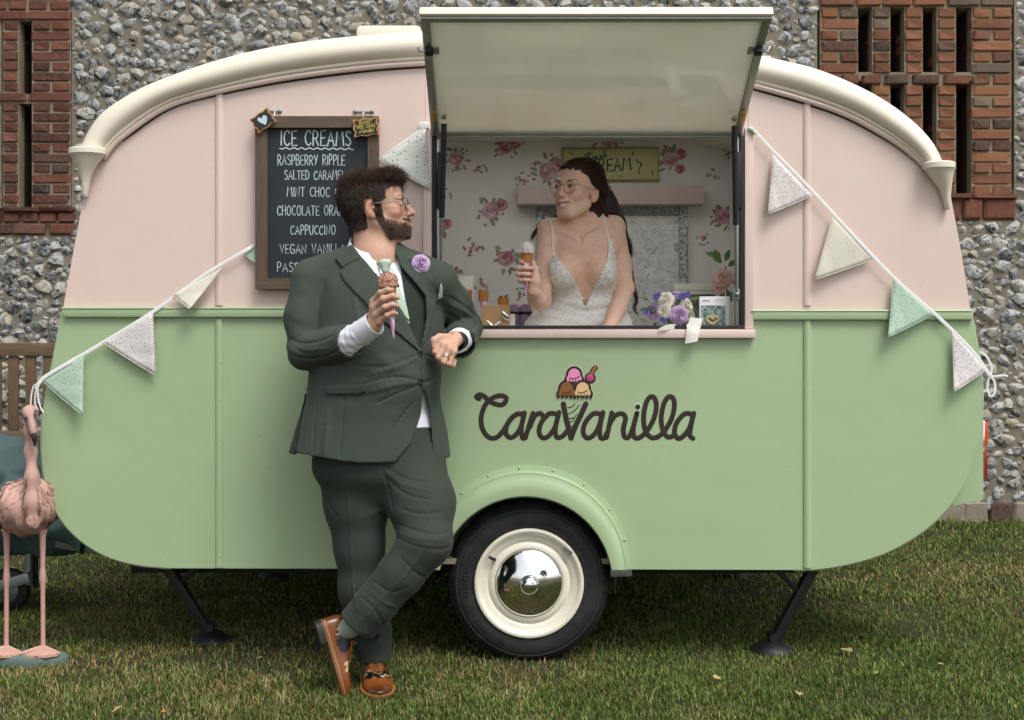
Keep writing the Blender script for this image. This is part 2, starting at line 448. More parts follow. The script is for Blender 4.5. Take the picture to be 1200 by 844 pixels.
def fold(fd, pts, depth=0.005, r=0.007, k=0.016, mode='sub', y0=-0.9):
    """a crease (or a ridge) in cloth along picture points, laid on the surface"""
    q = [surf(fd, x, y, y0) for x, y in catmull(pts, 4)]; q = [e for e in q if e is not None]
    if len(q) < 2: return
    n = len(q); sg = -1 if mode == 'sub' else 1
    for i in range(n - 1):
        t0 = math.sin(math.pi * (i + 0.3) / n); t1 = math.sin(math.pi * (i + 1.3) / n) if i + 1.3 < n else 0.1
        ra, rb = r * (0.35 + 0.65 * t0), r * (0.35 + 0.65 * max(t1, 0))
        o_ = lambda e, t, rr: e + Vector((0, sg * (rr - depth * t), 0))
        fd.cone(o_(q[i], t0, ra), o_(q[i + 1], max(t1, 0), rb), ra, rb, k, mode)
def xf(M, p): return np.array(M @ Vector(p))
def head(fd, M, fem=False, smile=0.0, neck=True):
    """head in its own frame: face towards -y, eyes at z = 0, about 0.23 m from chin to crown"""
    E = lambda c, r, k=0.02, mode='add', rot=None: fd.ell(c, r, k, mode, M, rot)
    Cn = lambda a, b, ra, rb, k=0.02, mode='add': fd.cone(xf(M, a), xf(M, b), ra, rb, k, mode)
    w = 0.95 if fem else 1.0
    E((0, 0.014, 0.036), (0.074 * w, 0.094, 0.080), 0.01)
    E((0, -0.036, 0.048), (0.060 * w, 0.050, 0.055), 0.03)                       # forehead
    E((0, -0.034, -0.035), (0.056 if fem else 0.060, 0.058, 0.078), 0.03)                      # mid face
    E((0, -0.068, -0.097 if fem else -0.101), (0.019 if fem else 0.029, 0.020, 0.016), 0.03)        # chin
    for s in (-1, 1):
        Cn((s * 0.056 * w, 0.0, -0.055), (s * 0.022, -0.066, -0.100), 0.014 if fem else 0.022, 0.012 if fem else 0.016, 0.03)
        E((s * 0.043 * w, -0.062, -0.028 + 0.006 * smile), (0.021, 0.020, 0.017), 0.022)     # cheek
        if smile: E((s * 0.036, -0.074, -0.034), (0.016, 0.015, 0.013), 0.018)
        E((s * 0.027, -0.080, 0.019), (0.026, 0.014, 0.008 if fem else 0.010), 0.018)   # brow
        E((s * 0.031, -0.101, 0.000), (0.019, 0.014, 0.012), 0.014, 'sub')             # socket
        E((s * 0.031, -0.0785, 0.000), (0.0150, 0.0150, 0.0125), 0.004)                # lids
        E((s * 0.031, -0.0945, -0.0005), (0.0128, 0.008, 0.0028 if smile else 0.0042), 0.002, 'sub')
        # ear
        E((s * 0.0765 * w, 0.016, -0.012), (0.009, 0.019, 0.031), 0.008, 'add', (8, s * 8, s * -18)); E((s * 0.086 * w, 0.009, -0.006), (0.006 if fem else 0.008, 0.0105, 0.018), 0.006, 'sub', (8, 0, s * -18)); (None if fem else E((s * 0.0815 * w, 0.001, -0.012), (0.005, 0.006, 0.008), 0.004)); Cn((s * 0.078 * w, 0.008, -0.038), (s * 0.076 * w, 0.010, -0.030), 0.009, 0.009, 0.006)
    nz = 0.0 if fem else 0.006
    Cn((0, -0.089 - nz * .6, 0.012), (0, -0.108 - nz, -0.030), 0.0082, 0.0105, 0.012); tr_ = 0.82 if fem else 1.0; E((0, -0.113 - nz, -0.034), (0.0120 * tr_, 0.0115 * tr_, 0.0105 * tr_), 0.010)
    for s in (-1, 1): E((s * 0.0125 * (0.9 if fem else 1), -0.101, -0.038), (0.0085 * (0.85 if fem else 1), 0.0105, 0.0080 * (0.85 if fem else 1)), 0.007); E((s * 0.0065, -0.110, -0.0455), (0.0036, 0.005, 0.004), 0.003, 'sub')
    E((0, -0.080, -0.066), (0.030, 0.022, 0.022), 0.02)                           # muzzle
    if smile:
        # open smile: a crescent opening with lips round it
        n = 9
        for i in range(n):
            t = -1 + 2 * i / (n - 1); x = 0.031 * t; yy = -0.1035 + 0.023 * t * t; zz = -0.071 + 0.0135 * t * t
            E((x, yy + 0.002, zz + 0.0058 * (1 - 0.6 * abs(t))), (0.007, 0.0060, 0.0034), 0.006); E((x, yy + 0.003, zz - 0.0098 * (1 - 0.80 * t * t)), (0.007, 0.0066, 0.0042), 0.006)
        for i in range(n):
            t = -1 + 2 * i / (n - 1); x = 0.029 * t; yy = -0.1035 + 0.023 * t * t; zz = -0.071 + 0.0135 * t * t; E((x, yy - 0.001, zz - 0.0010), (0.0055, 0.010 * (1 - .55 * t * t), 0.0064 * (1 - 0.62 * t * t) + 0.0006), 0.002, 'sub')
    else:
        for i in range(7):
            t = -1 + 2 * i / 6; x = 0.024 * t; yy = -0.1015 + 0.014 * t * t; E((x, yy, -0.0635 + 0.002 * t * t), (0.007, 0.006, 0.0042), 0.006); E((x, yy + 0.001, -0.0735 + 0.004 * t * t), (0.007, 0.0066, 0.005), 0.006)
        Cn((-0.024, -0.092, -0.0655), (0, -0.112, -0.0685), 0.0016, 0.0016, 0.002, 'sub'); Cn((0.024, -0.092, -0.0655), (0, -0.112, -0.0685), 0.0016, 0.0016, 0.002, 'sub')
def local(M, V): I_ = np.array(M.inverted()); return V @ I_[:3, :3].T + I_[:3, 3]
def eyes(M, parent, col, look=(0, -1, 0)):
    for s in (-1, 1):
        c = M @ Vector((s * 0.031, -0.0800, 0.0)); bm = bmesh.new(); bmesh.ops.create_uvsphere(bm, u_segments=20, v_segments=14, radius=0.0128)
        me = bpy.data.meshes.new('eye'); bm.to_mesh(me); bm.free(); me.polygons.foreach_set('use_smooth', [True] * len(me.polygons))
        d = (M.to_3x3() @ Vector(look)).normalized(); cs = []
        for v in me.vertices:
            q = v.co.normalized().dot(d); cs.append((0.005, 0.004, 0.004) if q > 0.965 else lin(col) if q > 0.885 else (0.62, 0.58, 0.55))
        vcol(me, np.array(cs)); link('eye', me, vmat('eye', 0.15, var=0.02), parent, c)
def glasses(M, parent, m, lens_r=(0.023, 0.0215), zc=-0.004, yf=-0.108, temple_z=0.004, wd=0.0013, round_=True):
    g_ = empty('spectacles', M @ Vector((0, -0.10, 0)), parent=parent); gl = NT('clear_lens'); gl.set(Base_Color=(1, 1, 1), Roughness=0.02, Transmission_Weight=1.0, IOR=1.05)
    for s in (-1, 1):
        ring = [M @ Vector((s * 0.0325 + lens_r[0] * math.cos(a), yf + 0.10 * abs(s * 0.0325 + lens_r[0] * math.cos(a)) ** 1.0 * 0.6, zc + lens_r[1] * math.sin(a) * (1 if math.sin(a) > 0 else 1.05))) for a in np.linspace(0, 2 * math.pi, 33)]
        MB().tube(ring, wd, 8, cap=False).build('rim', m, g_, 180)
        MB().add(ring[:-1], [tuple(range(32))]).build('lens', gl.m, g_, 0)
        a = M @ Vector((s * 0.0325 + s * lens_r[0], yf + 0.0035, zc + 0.007)); b = M @ Vector((s * 0.073, -0.085, temple_z)); c = M @ Vector((s * 0.079, 0.0, temple_z)); d = M @ Vector((s * 0.0785, 0.022, temple_z - 0.004)); e = M @ Vector((s * 0.076, 0.034, temple_z - 0.022))
        MB().tube([a, b.lerp(a, 0.3), b, c, d, e], wd * 0.9, 8).build('temple', m, g_, 180)
    MB().tube([M @ Vector((x, yf - 0.001 - 0.004 * (1 - (x / 0.011) ** 2), zc + 0.006 + 0.003 * (1 - (x / 0.011) ** 2))) for x in np.linspace(-0.011, 0.011, 9)], wd, 8).build('bridge', m, g_, 180)
    return g_
def hair_mat(name, a, b, rough=0.45):
    t = NT(name); g_ = t.n('ShaderNodeNewGeometry'); t.color(t.mix(g_.outputs['Random Per Island'], a, b)); t.set(Roughness=rough); t.b.inputs['Specular IOR Level'].default_value = 0.35; return t.m
def grow(fd, M, roots, nrm, flow, length, steps, r, rise=0.35, jit=0.25, keep=0.002):
    """hairs from roots: start along the skin normal, then follow the flow field, staying outside the head"""
    N = len(roots); p = roots.copy(); path = [p.copy()]; L = length / steps
    d = nrm * rise + flow(local(M, roots)) @ np.array(M.to_3x3()).T + r.normal(0, jit, (N, 3)); d /= np.linalg.norm(d, axis=1, keepdims=True); per = r.normal(0, jit * 0.5, (N, 3))
    for i in range(steps):
        f = flow(local(M, p)) @ np.array(M.to_3x3()).T + per; f /= np.maximum(np.linalg.norm(f, axis=1, keepdims=True), 1e-6)
        d = d * 0.6 + f * 0.4; d /= np.linalg.norm(d, axis=1, keepdims=True); p = p + d * L[:, None]
        v = fd.sample(p); g_ = fd.grad(p); push = np.clip(keep + 0.0006 * i - v, 0, 0.02); p = p + g_ * push[:, None]; path.append(p.copy())
    return np.stack(path, 1)
def pick(V, Q, mask, n, r):
    """n random points on the faces whose first corner is in mask, with normals"""
    q = Q[mask[Q].all(1)]; a, b, c = V[q[:, 0]], V[q[:, 1]], V[q[:, 2]]; nn = np.cross(b - a, V[q[:, 3]] - a); ar = np.linalg.norm(nn, axis=1); nn /= np.maximum(ar, 1e-12)[:, None]
    i = r.choice(len(q), n, p=ar / ar.sum()); u, v = r.rand(n, 1), r.rand(n, 1); d = V[q[i, 3]]
    return (a[i] * (1 - u) + b[i] * u) * (1 - v) + (d * (1 - u) + c[i] * u) * v, nn[i]
def sm(a, b, x): t = np.clip((x - a) / (b - a), 0, 1); return t * t * (3 - 2 * t)
# ================================================================ ground and lawn
WALL_Y = 3.50
def soil_mat():
    t = NT('lawn_soil'); co = t.coord('World')
    a = t.noise(co, 1.6, 5, 0.6); b = t.noise(co, 60, 4, 0.7)
    t.color(t.mix(b, t.ramp(a, [(0.35, '#1f2610'), (0.6, '#352f18')]), t.ramp(a, [(0.35, '#2c3818'), (0.65, '#4c4026')])))
    t.set(Roughness=0.95); t.bump(b, 0.6, 0.02); return t.m
g = MB(); n = 24
for i in range(n + 1):
    for j in range(n + 1): pass
g.add([(-90, -90, 0), (90, -90, 0), (90, 90, 0), (-90, 90, 0)], [(0, 1, 2, 3)])
tag(g.build('ground', soil_mat(), smooth=0), kind='structure')
# gravel walk behind the photographer (it shows in the chrome hub cap)
def gravel_mat():
    t = NT('gravel'); co = t.coord('World'); v = t.voro(co, 55, 'F1', 'Color'); nz = t.noise(co, 3, 3)
    t.color(t.mix(nz, t.mix(v, '#a08a6e', '#c9b596'), '#b39c7e')); t.set(Roughness=0.95); t.bump(t.voro(co, 55), 0.6, 0.01); return t.m
tag(MB().add([(-40, -11.5, 0.004), (40, -9.5, 0.004), (40, -6.6, 0.004), (-40, -8.0, 0.004)], [(0, 1, 2, 3)]).build('gravel_path', gravel_mat(), smooth=0), kind='structure')

def vnoise(x, y, sc, seed):
    r = np.random.RandomState(seed); T = r.rand(64, 64); x = x * sc; y = y * sc
    i = np.floor(x).astype(int); j = np.floor(y).astype(int); u = x - i; v = y - j; u = u * u * (3 - 2 * u); v = v * v * (3 - 2 * v)
    g = lambda a, b: T[a % 64, b % 64]
    return (g(i, j) * (1 - u) + g(i + 1, j) * u) * (1 - v) + (g(i, j + 1) * (1 - u) + g(i + 1, j + 1) * u) * v
def grass():
    r = np.random.RandomState(7); X = []; Y = []
    for y0, y1, xl, dens in ((-1.25, -0.1, 2.2, 30000), (-0.1, 0.9, 2.7, 23000), (0.9, 2.0, 3.3, 11000), (2.0, 3.46, 4.2, 8000)):
        n = int((y1 - y0) * 2 * xl * dens); X.append(r.uniform(-xl, xl, n)); Y.append(r.uniform(y0, y1, n))
    x = np.concatenate(X); y = np.concatenate(Y)
    clump = vnoise(x, y, 9, 1) * 0.6 + vnoise(x, y, 23, 2) * 0.4
    bare = vnoise(x, y, 2.3, 9) * .6 + vnoise(x, y, 6, 10) * .4; k = r.rand(len(x)) < (0.40 + 0.85 * clump) * np.clip((bare - .22) * 5, .35, 1); x, y, clump = x[k], y[k], clump[k]; N = len(x)
    hgt = (0.009 + 0.017 * r.rand(N) ** 1.4) * (0.65 + 0.75 * clump); tall = r.rand(N) < 0.02 + 0.10 * (vnoise(x, y, 4.5, 12) > .74); hgt[tall] *= 1.9
    # sparse longer grass right at the foot of the wall
    hgt *= np.where(y > 3.2, 1.7, 1.0)
    a = r.uniform(0, 2 * np.pi, N); lean = r.uniform(0.25, 1.25, N) * hgt; w = r.uniform(0.0011, 0.0023, N) * np.where(y > 1, 1.5, 1)
    d = np.stack([np.cos(a), np.sin(a)], 1); s = np.stack([-np.sin(a), np.cos(a)], 1)
    base = np.stack([x, y], 1)
    def pt(f, sw, hz):
        q = np.zeros((N, 3)); q[:, :2] = base + d * (lean * f)[:, None] + s * (w * sw)[:, None]; q[:, 2] = hgt * hz - 0.002; return q
    V = np.stack([pt(0, -1, 0), pt(0, 1, 0), pt(0.38, 0.75, 0.66), pt(0.38, -0.75, 0.66), pt(1.0, 0, 1.0)], 1).reshape(-1, 3)
    b = np.arange(N)[:, None] * 5
    tri = np.concatenate([b + np.array([[0, 1, 2]]), b + np.array([[0, 2, 3]]), b + np.array([[3, 2, 4]])])
    me = to_mesh('grass', V, tri, 180)
    dry = vnoise(x, y, 1.1, 3) * 0.5 + vnoise(x, y, 3.3, 4) * 0.3 + vnoise(x, y, 8, 5) * 0.2
    dry = np.clip((dry - 0.44) * 3.2, 0, 1)
    dry = np.clip(dry + 0.45 * np.exp(-((x - 2.1) / 1.0) ** 2 - ((y - 1.3) / 0.7) ** 2), 0, 1)
    straw = r.rand(N) < 0.08 + 0.50 * dry
    g0, g1 = np.array(lin('#35491a')), np.array(lin('#829a48')); s0, s1 = np.array(lin('#847048')), np.array(lin('#bda979'))
    u = r.rand(N)[:, None]; c = np.where(straw[:, None], s0 + (s1 - s0) * u, g0 + (g1 - g0) * u ** 1.5)
    c *= (0.8 + 0.35 * vnoise(x, y, 5, 6))[:, None]
    vcol(me, np.repeat(c, 5, 0))
    t = NT('grass_blade'); at = t.n('ShaderNodeAttribute', attribute_name='Col'); t.color(at.outputs['Color']); t.set(Roughness=0.6)
    t.b.inputs['Specular IOR Level'].default_value = 0.25
    tr = t.n('ShaderNodeBsdfTranslucent'); t.l(at.outputs['Color'], tr.inputs[0]); mx = t.n('ShaderNodeMixShader'); mx.inputs[0].default_value = 0.25
    t.l(t.b.outputs[0], mx.inputs[1]); t.l(tr.outputs[0], mx.inputs[2]); t.l(mx.outputs[0], t.out.inputs[0])
    tag(link('grass', me, t.m), 'short patchy lawn grass with dry straw patches', 'grass', kind='stuff')
grass()

# fallen leaves lying on the lawn
def leaf_mesh(seed):
    r = rng_(seed); V = []; m = 7
    for i in range(m + 1):
        t = i / m; w = 0.34 * math.sin(math.pi * t ** 0.8) + 0.01
        z = 0.10 * math.sin(math.pi * t) + r.uniform(-0.02, 0.02); cu = r.uniform(0.05, 0.16)
        V += [(t - 0.5, -w, z + cu), (t - 0.5, 0, z), (t - 0.5, w, z + cu * 0.7)]
    Fc = [(3 * i + k, 3 * i + 3 + k, 3 * i + 4 + k, 3 * i + 1 + k) for i in range(m) for k in (0, 1)]
    return to_mesh('fallen_leaf', V, Fc, 180)
leafm = [mat('leaf_straw', '#a3935f', 0.7, var=0.2, vscale=60), mat('leaf_lime', '#869048', 0.6, var=0.2, vscale=60), mat('leaf_orange', '#b5773a', 0.7, var=0.2, vscale=60)]
leaves = [(424, 733, 1, 0.045, 'lime fallen leaf on the lawn beside the black corner steady'), (434, 521, 0, 0, '')]
LEAF = [(145, 734, 1, 16, 'curled lime green fallen leaf between the corner steady and the camera lawn'), (125, 772, 1, 20, 'pale lime fallen leaf on grass beside the flamingo base'),
        (138, 832, 0, 14, 'straw coloured fallen leaf at the bottom of the lawn'), (192, 834, 2, 8, 'tiny orange fallen leaf at the bottom of the lawn'),
        (285, 808, 0, 14, 'straw fallen leaf on the lawn near the brown shoe'), (304, 772, 1, 8, 'small lime fallen leaf on the lawn'),
        (993, 764, 0, 20, 'long straw coloured fallen leaf on shaded grass behind the corner steady'), (840, 795, 0, 14, 'pale curled fallen leaf on the lawn below the corner steady'),
        (1027, 789, 1, 9, 'small lime fallen leaf lying on open lawn'), (936, 814, 0, 15, 'broad cream fallen leaf on the open lawn'), (1103, 779, 0, 9, 'small cream fallen leaf on open grass'),
        (438, 838, 2, 9, 'orange fallen leaf in front of the brown shoe')]
for i, (px, py, mi, sz, lb) in enumerate(LEAF):
    s_ = (py - 400) / (EYE - 0.022); Yv = F_PX / s_ - DIST
    o = link('fallen_leaf', leaf_mesh(i), leafm[mi], None, ((px - 600) / s_, Yv, 0.022)); q = sz / s_ * 0.95; o.scale = (q, q, q)
    o.rotation_euler = (R(-25 + 17 * (i % 4)), R(12 * (i % 3)), i * 1.9); tag(o, lb, 'leaf', 'fallen leaves on the lawn')

# ================================================================ flint barn wall with honeycomb brick panels
SW = S(WALL_Y)
def W(px, py, dy=0.0): s = SW; return ((px - 600) / s, WALL_Y + dy, EYE - (py - 400) / s)
def flint_mat():
    t = NT('flint'); g = t.n('ShaderNodeNewGeometry'); oi = t.n('ShaderNodeObjectInfo')
    rnd = t.math('FRACT', t.math('ADD', g.outputs['Random Per Island'], oi.outputs['Random']))
    co = t.coord('World'); nz = t.noise(co, 26, 5, 0.65, 0.8); fine = t.noise(co, 90, 4, 0.7)
    core = t.ramp(rnd, [(0.0, '#1f2226'), (0.14, '#43474b'), (0.36, '#727574'), (0.58, '#8b8c8a'), (0.76, '#a09e97'), (0.9, '#777265'), (1.0, '#a1947d')])
    rind = t.ramp(rnd, [(0.0, '#888a8a'), (0.5, '#b8bab7'), (1.0, '#a89f8c')])
    c = t.mix(t.ramp(nz, [(0.42, 0.0), (0.6, 1.0)]), core, rind)
    dark = t.ramp(t.noise(co, 24, 4, 0.6, 1.5), [(0.56, 0.0), (0.62, 1.0)])
    c = t.mix(dark, c, t.mix(fine, '#15181d', '#3b424b')); c = t.mix(t.ramp(fine, [(0.55, 0.0), (0.8, 0.45)]), c, '#cfcdc2')
    t.color(c); t.rough(t.ramp(nz, [(0.4, 0.35), (0.65, 0.8)])); t.bump(t.math('ADD', nz, t.math('MULTIPLY', fine, 0.4)), 0.55, 0.012); return t.m
def mortar_mat(name='lime_mortar', a='#827b6c', b='#a49b89'):
    t = NT(name); co = t.coord('World'); nz = t.noise(co, 5, 5, 0.65); f = t.noise(co, 120, 5, 0.75)
    t.color(t.mix(f, t.mix(nz, a, '#5b5446'), t.mix(nz, b, '#7b725f'))); t.set(Roughness=0.95); t.bump(f, 0.7, 0.012); return t.m
def brick_mat(name, stops, spot):
    t = NT(name); oi = t.n('ShaderNodeObjectInfo'); co = t.coord('World'); nz = t.noise(co, 34, 5, 0.7); f = t.noise(co, 150, 4, 0.7)
    c = t.ramp(oi.outputs['Random'], stops)
    c = t.mix(t.ramp(nz, [(0.45, 0.0), (0.75, 0.75)]), c, spot); c = t.mix(t.ramp(f, [(0.55, 0.0), (0.8, 0.35)]), c, '#2a2320')
    t.color(c); t.set(Roughness=0.92); t.bump(t.math('ADD', nz, f), 0.55, 0.010); return t.m
M_FL, M_MO = flint_mat(), mortar_mat()
M_BL = brick_mat('old_red_brick', [(0, '#482921'), (0.3, '#65392c'), (0.6, '#784634'), (0.8, '#54332b'), (0.9, '#343031'), (1, '#87573f')], '#75604f')
M_BR = brick_mat('orange_brick', [(0, '#5c3827'), (0.3, '#825036'), (0.6, '#94613f'), (0.8, '#694232'), (0.9, '#403430'), (1, '#8a775f')], '#72685b')
M_MB = mortar_mat('brick_mortar', '#8d8069', '#b3a68c')
barn = empty('barn_wall', (0, WALL_Y, 0), 'flint and mortar barn wall with honeycomb brick vent panels behind the caravan', 'wall')
ZT = 3.70
# the two brick panels, in picture units of the wall plane: x0, x1, y0, y1
PL = (-150, 84, -90, 276); PR = (958, 1189, -90, 259)
def wbox(mb, x0, x1, y0, y1, d0, d1, bev=0):
    a = W(x0, y1); b = W(x1, y0); return mb.box((a[0], WALL_Y + d0, a[2]), (b[0], WALL_Y + d1, b[2]), bev)
# mortar bed of the flintwork
mb = MB(); X0, X1 = -800, 2000; yb = 400 + EYE * SW + 4; yt = 400 - (ZT - EYE) * SW
for x0, x1, y0, y1 in ((X0, PL[0], yt, yb), (PL[0], PL[1], PL[3], yb), (PL[1], PR[0], yt, yb), (PR[0], PR[1], PR[3], yb), (PR[1], X1, yt, yb)):
    wbox(mb, x0, x1, y0, y1, 0.006, 0.40)
flintwork = mb.build('flint_panel', M_MO, barn, 0)
# a stone: lumpy, with a knapped flat here and there
def stone_mesh(seed):
    r = rng_(seed); bm = bmesh.new(); bmesh.ops.create_icosphere(bm, subdivisions=2, radius=1)
    ph = [r.uniform(0, 6.28) for _ in range(6)]
    cut = [(Vector((r.uniform(-1, 1), r.uniform(-1.6, 0.1), r.uniform(-1, 1))).normalized(), r.uniform(0.58, 0.86)) for _ in range(5)]
    for v in bm.verts:
        c = v.co; k = 1 + 0.16 * math.sin(2.6 * c.x + ph[0]) + 0.13 * math.sin(3.1 * c.z + ph[1]) + 0.10 * math.sin(4.3 * c.x * c.z + 2.1 * c.y + ph[2]) + r.uniform(-0.10, 0.10)
        q = c * k
        for nn, dd in cut:
            e = q.dot(nn) - dd
            if e > 0: q = q - nn * e * 0.9
        v.co = q
    me = bpy.data.meshes.new('flint'); bm.to_mesh(me); bm.free()
    me.polygons.foreach_set('use_smooth', [True] * len(me.polygons)); me.set_sharp_from_angle(angle=R(26)); me.materials.append(M_FL); return me
STONES = [stone_mesh(100 + i) for i in range(22)]
def inside(px, py, q, m=0): return q[0] - m < px < q[1] + m and q[2] - m < py < q[3] + m
def flints():
    r = rng_(5); cells = {}; got = []
    def near(x, y, ra):
        for i in range(int(x // 30) - 1, int(x // 30) + 2):
            for j in range(int(y // 30) - 1, int(y // 30) + 2):
                for (a, b, c) in cells.get((i, j), ()):
                    if (a - x) ** 2 + ((b - y) * 1.22) ** 2 < (c + ra) ** 2 * 0.74: return True
        return False
    xa, xb = -280, 1480
    for rad, tries in ((11.2, 900), (9.4, 6000), (8.0, 15000), (6.8, 24000), (5.6, 32000), (4.4, 40000), (3.2, 40000)):
        for _ in range(tries):
            x, y = r.uniform(xa, xb), r.uniform(yt, yb - 22); ra = rad * r.uniform(0.88, 1.1)
            if inside(x, y, PL, ra * 0.9) or inside(x, y, PR, ra * 0.9): continue
            if near(x, y, ra): continue
            cells.setdefault((int(x // 30), int(y // 30)), []).append((x, y, ra)); got.append((x, y, ra))
    return got
GOT = flints()
def shows(x, y):
    if not (-8 < x < 1208 and -10 < y < 612): return False
    if x < 96 and y > 270: return y < 500
    if x < 500: return y < 190 - 0.36 * (x - 85) if x < 200 else y < 120 - 0.21 * (x - 200)
    if x < 890: return y < 8
    if x < 965: return y < 110
    return x > 1100 and y > 250
vis = sorted([q for q in GOT if shows(q[0], q[1])], key=lambda q: -q[2])[:300]; vs = set(vis)
r = rng_(11); BV = []; BF = []
for q in GOT:
    x, y, ra = q; s = ra / SW * 1.10; me = STONES[r.randrange(22)]
    sc = (s * r.uniform(0.98, 1.22), s * r.uniform(0.40, 0.62), s * r.uniform(0.72, 0.98)); rot = Euler((r.uniform(-0.15, 0.15), r.uniform(-0.7, 0.7), r.uniform(-0.3, 0.3)))
    c = Vector(W(x, y, 0.006 + s * r.uniform(0.02, 0.20)))
    if q in vs:
        o = link('flint', me, None, flintwork, c); o.scale = sc; o.rotation_euler = rot
    else:
        M = Matrix.Translation(c) @ rot.to_matrix().to_4x4() @ Matrix.Diagonal((*sc, 1)); b = sum(len(v) for v in BV)
        co = np.array([v.co for v in me.vertices]); A = np.array(M); BV.append(co @ A[:3, :3].T + A[:3, 3])
        BF.append(np.array([p.vertices[:] for p in me.polygons]) + b)
o = link('flint_rubble', to_mesh('flint_rubble', np.concatenate(BV), np.concatenate(BF), 40), M_FL, flintwork); o['kind'] = 'stuff'

def brick_mesh(seed):
    r = rng_(seed); bm = bmesh.new(); bmesh.ops.create_cube(bm, size=1)
    bmesh.ops.bevel(bm, geom=list(bm.edges), offset=0.09, segments=1, affect='EDGES')
    for v in bm.verts: v.co += Vector([r.uniform(-0.035, 0.035) for _ in range(3)])
    me = bpy.data.meshes.new('brick'); bm.to_mesh(me); bm.free(); return me
BRK = {}
def bricks(mm):
    if mm.name not in BRK:
        BRK[mm.name] = [brick_mesh(40 + i) for i in range(6)]
        for me in BRK[mm.name]: me.materials.append(mm)
    return BRK[mm.name]
rb = rng_(21)
def brick(parent, mm, x0, x1, y0, y1, d0=0.0, d1=0.105, j=0.95):
    a = W(x0 + j + rb.uniform(0, 0.8), y1 - j); b = W(x1 - j - rb.uniform(0, 0.8), y0 + j)
    d = d0 + rb.uniform(-0.006, 0.006)
    o = link('brick', rb.choice(bricks(mm)), None, parent, ((a[0] + b[0]) / 2, WALL_Y + (d + d1) / 2, (a[2] + b[2]) / 2))
    o.scale = (b[0] - a[0], d1 - d, b[2] - a[2]); o.rotation_euler = (0, R(rb.uniform(-0.9, 0.9)), 0)
# left panel
mb = MB()
for x0, x1 in ((-150, -76), (-62, -36), (-22, 1), (2, 22), (36, 83.2)):
    wbox(mb, x0 + 0.5, x1 - 0.5, -90, 244, 0.012, 0.10)
wbox(mb, -150, 83, 245, 275.5, 0.016, 0.40); wbox(mb, -150, 83, -30, 24, 0.014, 0.33)
for y in (110,): wbox(mb, -150, 83, y, y + 11, 0.014, 0.32)
panL = mb.build('brick_panel', M_MB, barn, 0)
ch = 11.95; y = 2.0; row = 0
for c in range(-7, 21):
    y0 = 0 + c * ch; y1 = y0 + ch
    solid = c < 2 or c == 9
    if solid:
        xs = [-150, -127, -104, -81, -58, -36, -14, 9, 32, 56, 83] if c % 2 == 0 else [-150, -104, -58, -9, 32, 83]
        for a, b in zip(xs, xs[1:]): brick(panL, M_BL, a, b, y0, y1)
    else:
        for a, b in ((-62, -36), (-22, 1), (2, 22)) + (((-150, -76),) if c % 2 else ((-150, -113), (-113, -76))): brick(panL, M_BL, a, b, y0, y1, 0.0, 0.22)
        if c % 2: brick(panL, M_BL, 36, 83, y0, y1)
        else: brick(panL, M_BL, 36, 59.5, y0, y1, 0, 0.22); brick(panL, M_BL, 59.5, 83, y0, y1)
for a, b in zip([-150, -124, -82, -40, 2, 44, 88], [-124, -82, -40, 2, 44, 88]): brick(panL, M_BL, a, b, 243, 248.5, -0.035, 0.2, 0.2)
for a, b in zip([-150, -128, -106, -84, -62, -40, -20, 3, 24, 45, 67, 90], [-128, -106, -84, -62, -40, -20, 3, 24, 45, 67, 90]): brick(panL, M_BL, a, b, 248.5, 261, -0.012)
for a, b in zip([-150, -110, -68, -26, 14, 56, 91], [-110, -68, -26, 14, 56, 91]): brick(panL, M_BL, a, b, 261.5, 275, -0.010)
# right panel
mb = MB(); PIER = ((961, 1007), (1022, 1045), (1060, 1083), (1098, 1122), (1139, 1187))
for x0, x1 in PIER: wbox(mb, x0 + 0.5, x1 - 0.8, -90, 226, 0.014, 0.10)
wbox(mb, 959, 1188, 227, 258.5, 0.016, 0.40); wbox(mb, 959, 1188, -89, 8, 0.016, 0.29); wbox(mb, 961, 1140, 84, 94, 0.018, 0.28)
panR = mb.build('brick_panel', M_MB, barn, 0)
ch = 13.0
for c in range(-1, 17):
    y0 = 8.5 + c * ch; y1 = y0 + ch
    if c == -1:
        for a, b in ((960, 1003), (1003, 1035), (1035, 1070), (1070, 1110), (1110, 1150), (1150, 1188)): brick(panR, M_BR, a, b, -5, 7.5, -0.01)
        for rw in range(6):
            xs = (960, 998, 1036, 1074, 1112, 1150, 1188) if rw % 2 else (960, 979, 1017, 1055, 1093, 1131, 1169, 1188)
            for a, b in zip(xs, xs[1:]): brick(panR, M_BR, a, b, -18 - rw * 13, -5.5 - rw * 13, -0.005)
        continue
    if c == 6:
        for a, b in ((961, 985), (985, 1008), (1009, 1035), (1036, 1066), (1068, 1103), (1105, 1139)): brick(panR, M_BR, a, b, y0, y1, -0.01, 0.2)
    for k, (x0, x1) in enumerate(PIER):
        if c == 6 and k < 4: continue
        if k in (0, 4):
            if c % 2: brick(panR, M_BR, x0, x1, y0, y1)
            else: brick(panR, M_BR, x0, (x0 + x1) / 2, y0, y1, 0, 0.2); brick(panR, M_BR, (x0 + x1) / 2, x1, y0, y1)
        else: brick(panR, M_BR, x0, x1, y0, y1, 0.0, 0.2)
for a, b in ((960, 1005), (1005, 1050), (1050, 1095), (1095, 1140), (1140, 1192)): brick(panR, M_BL, a, b, 227, 233, -0.035, 0.2, 0.2)
for a, b in ((960, 985), (985, 1022), (1022, 1060), (1060, 1090), (1090, 1128), (1128, 1152), (1152, 1192)): brick(panR, M_BL, a, b, 233, 258, -0.012)
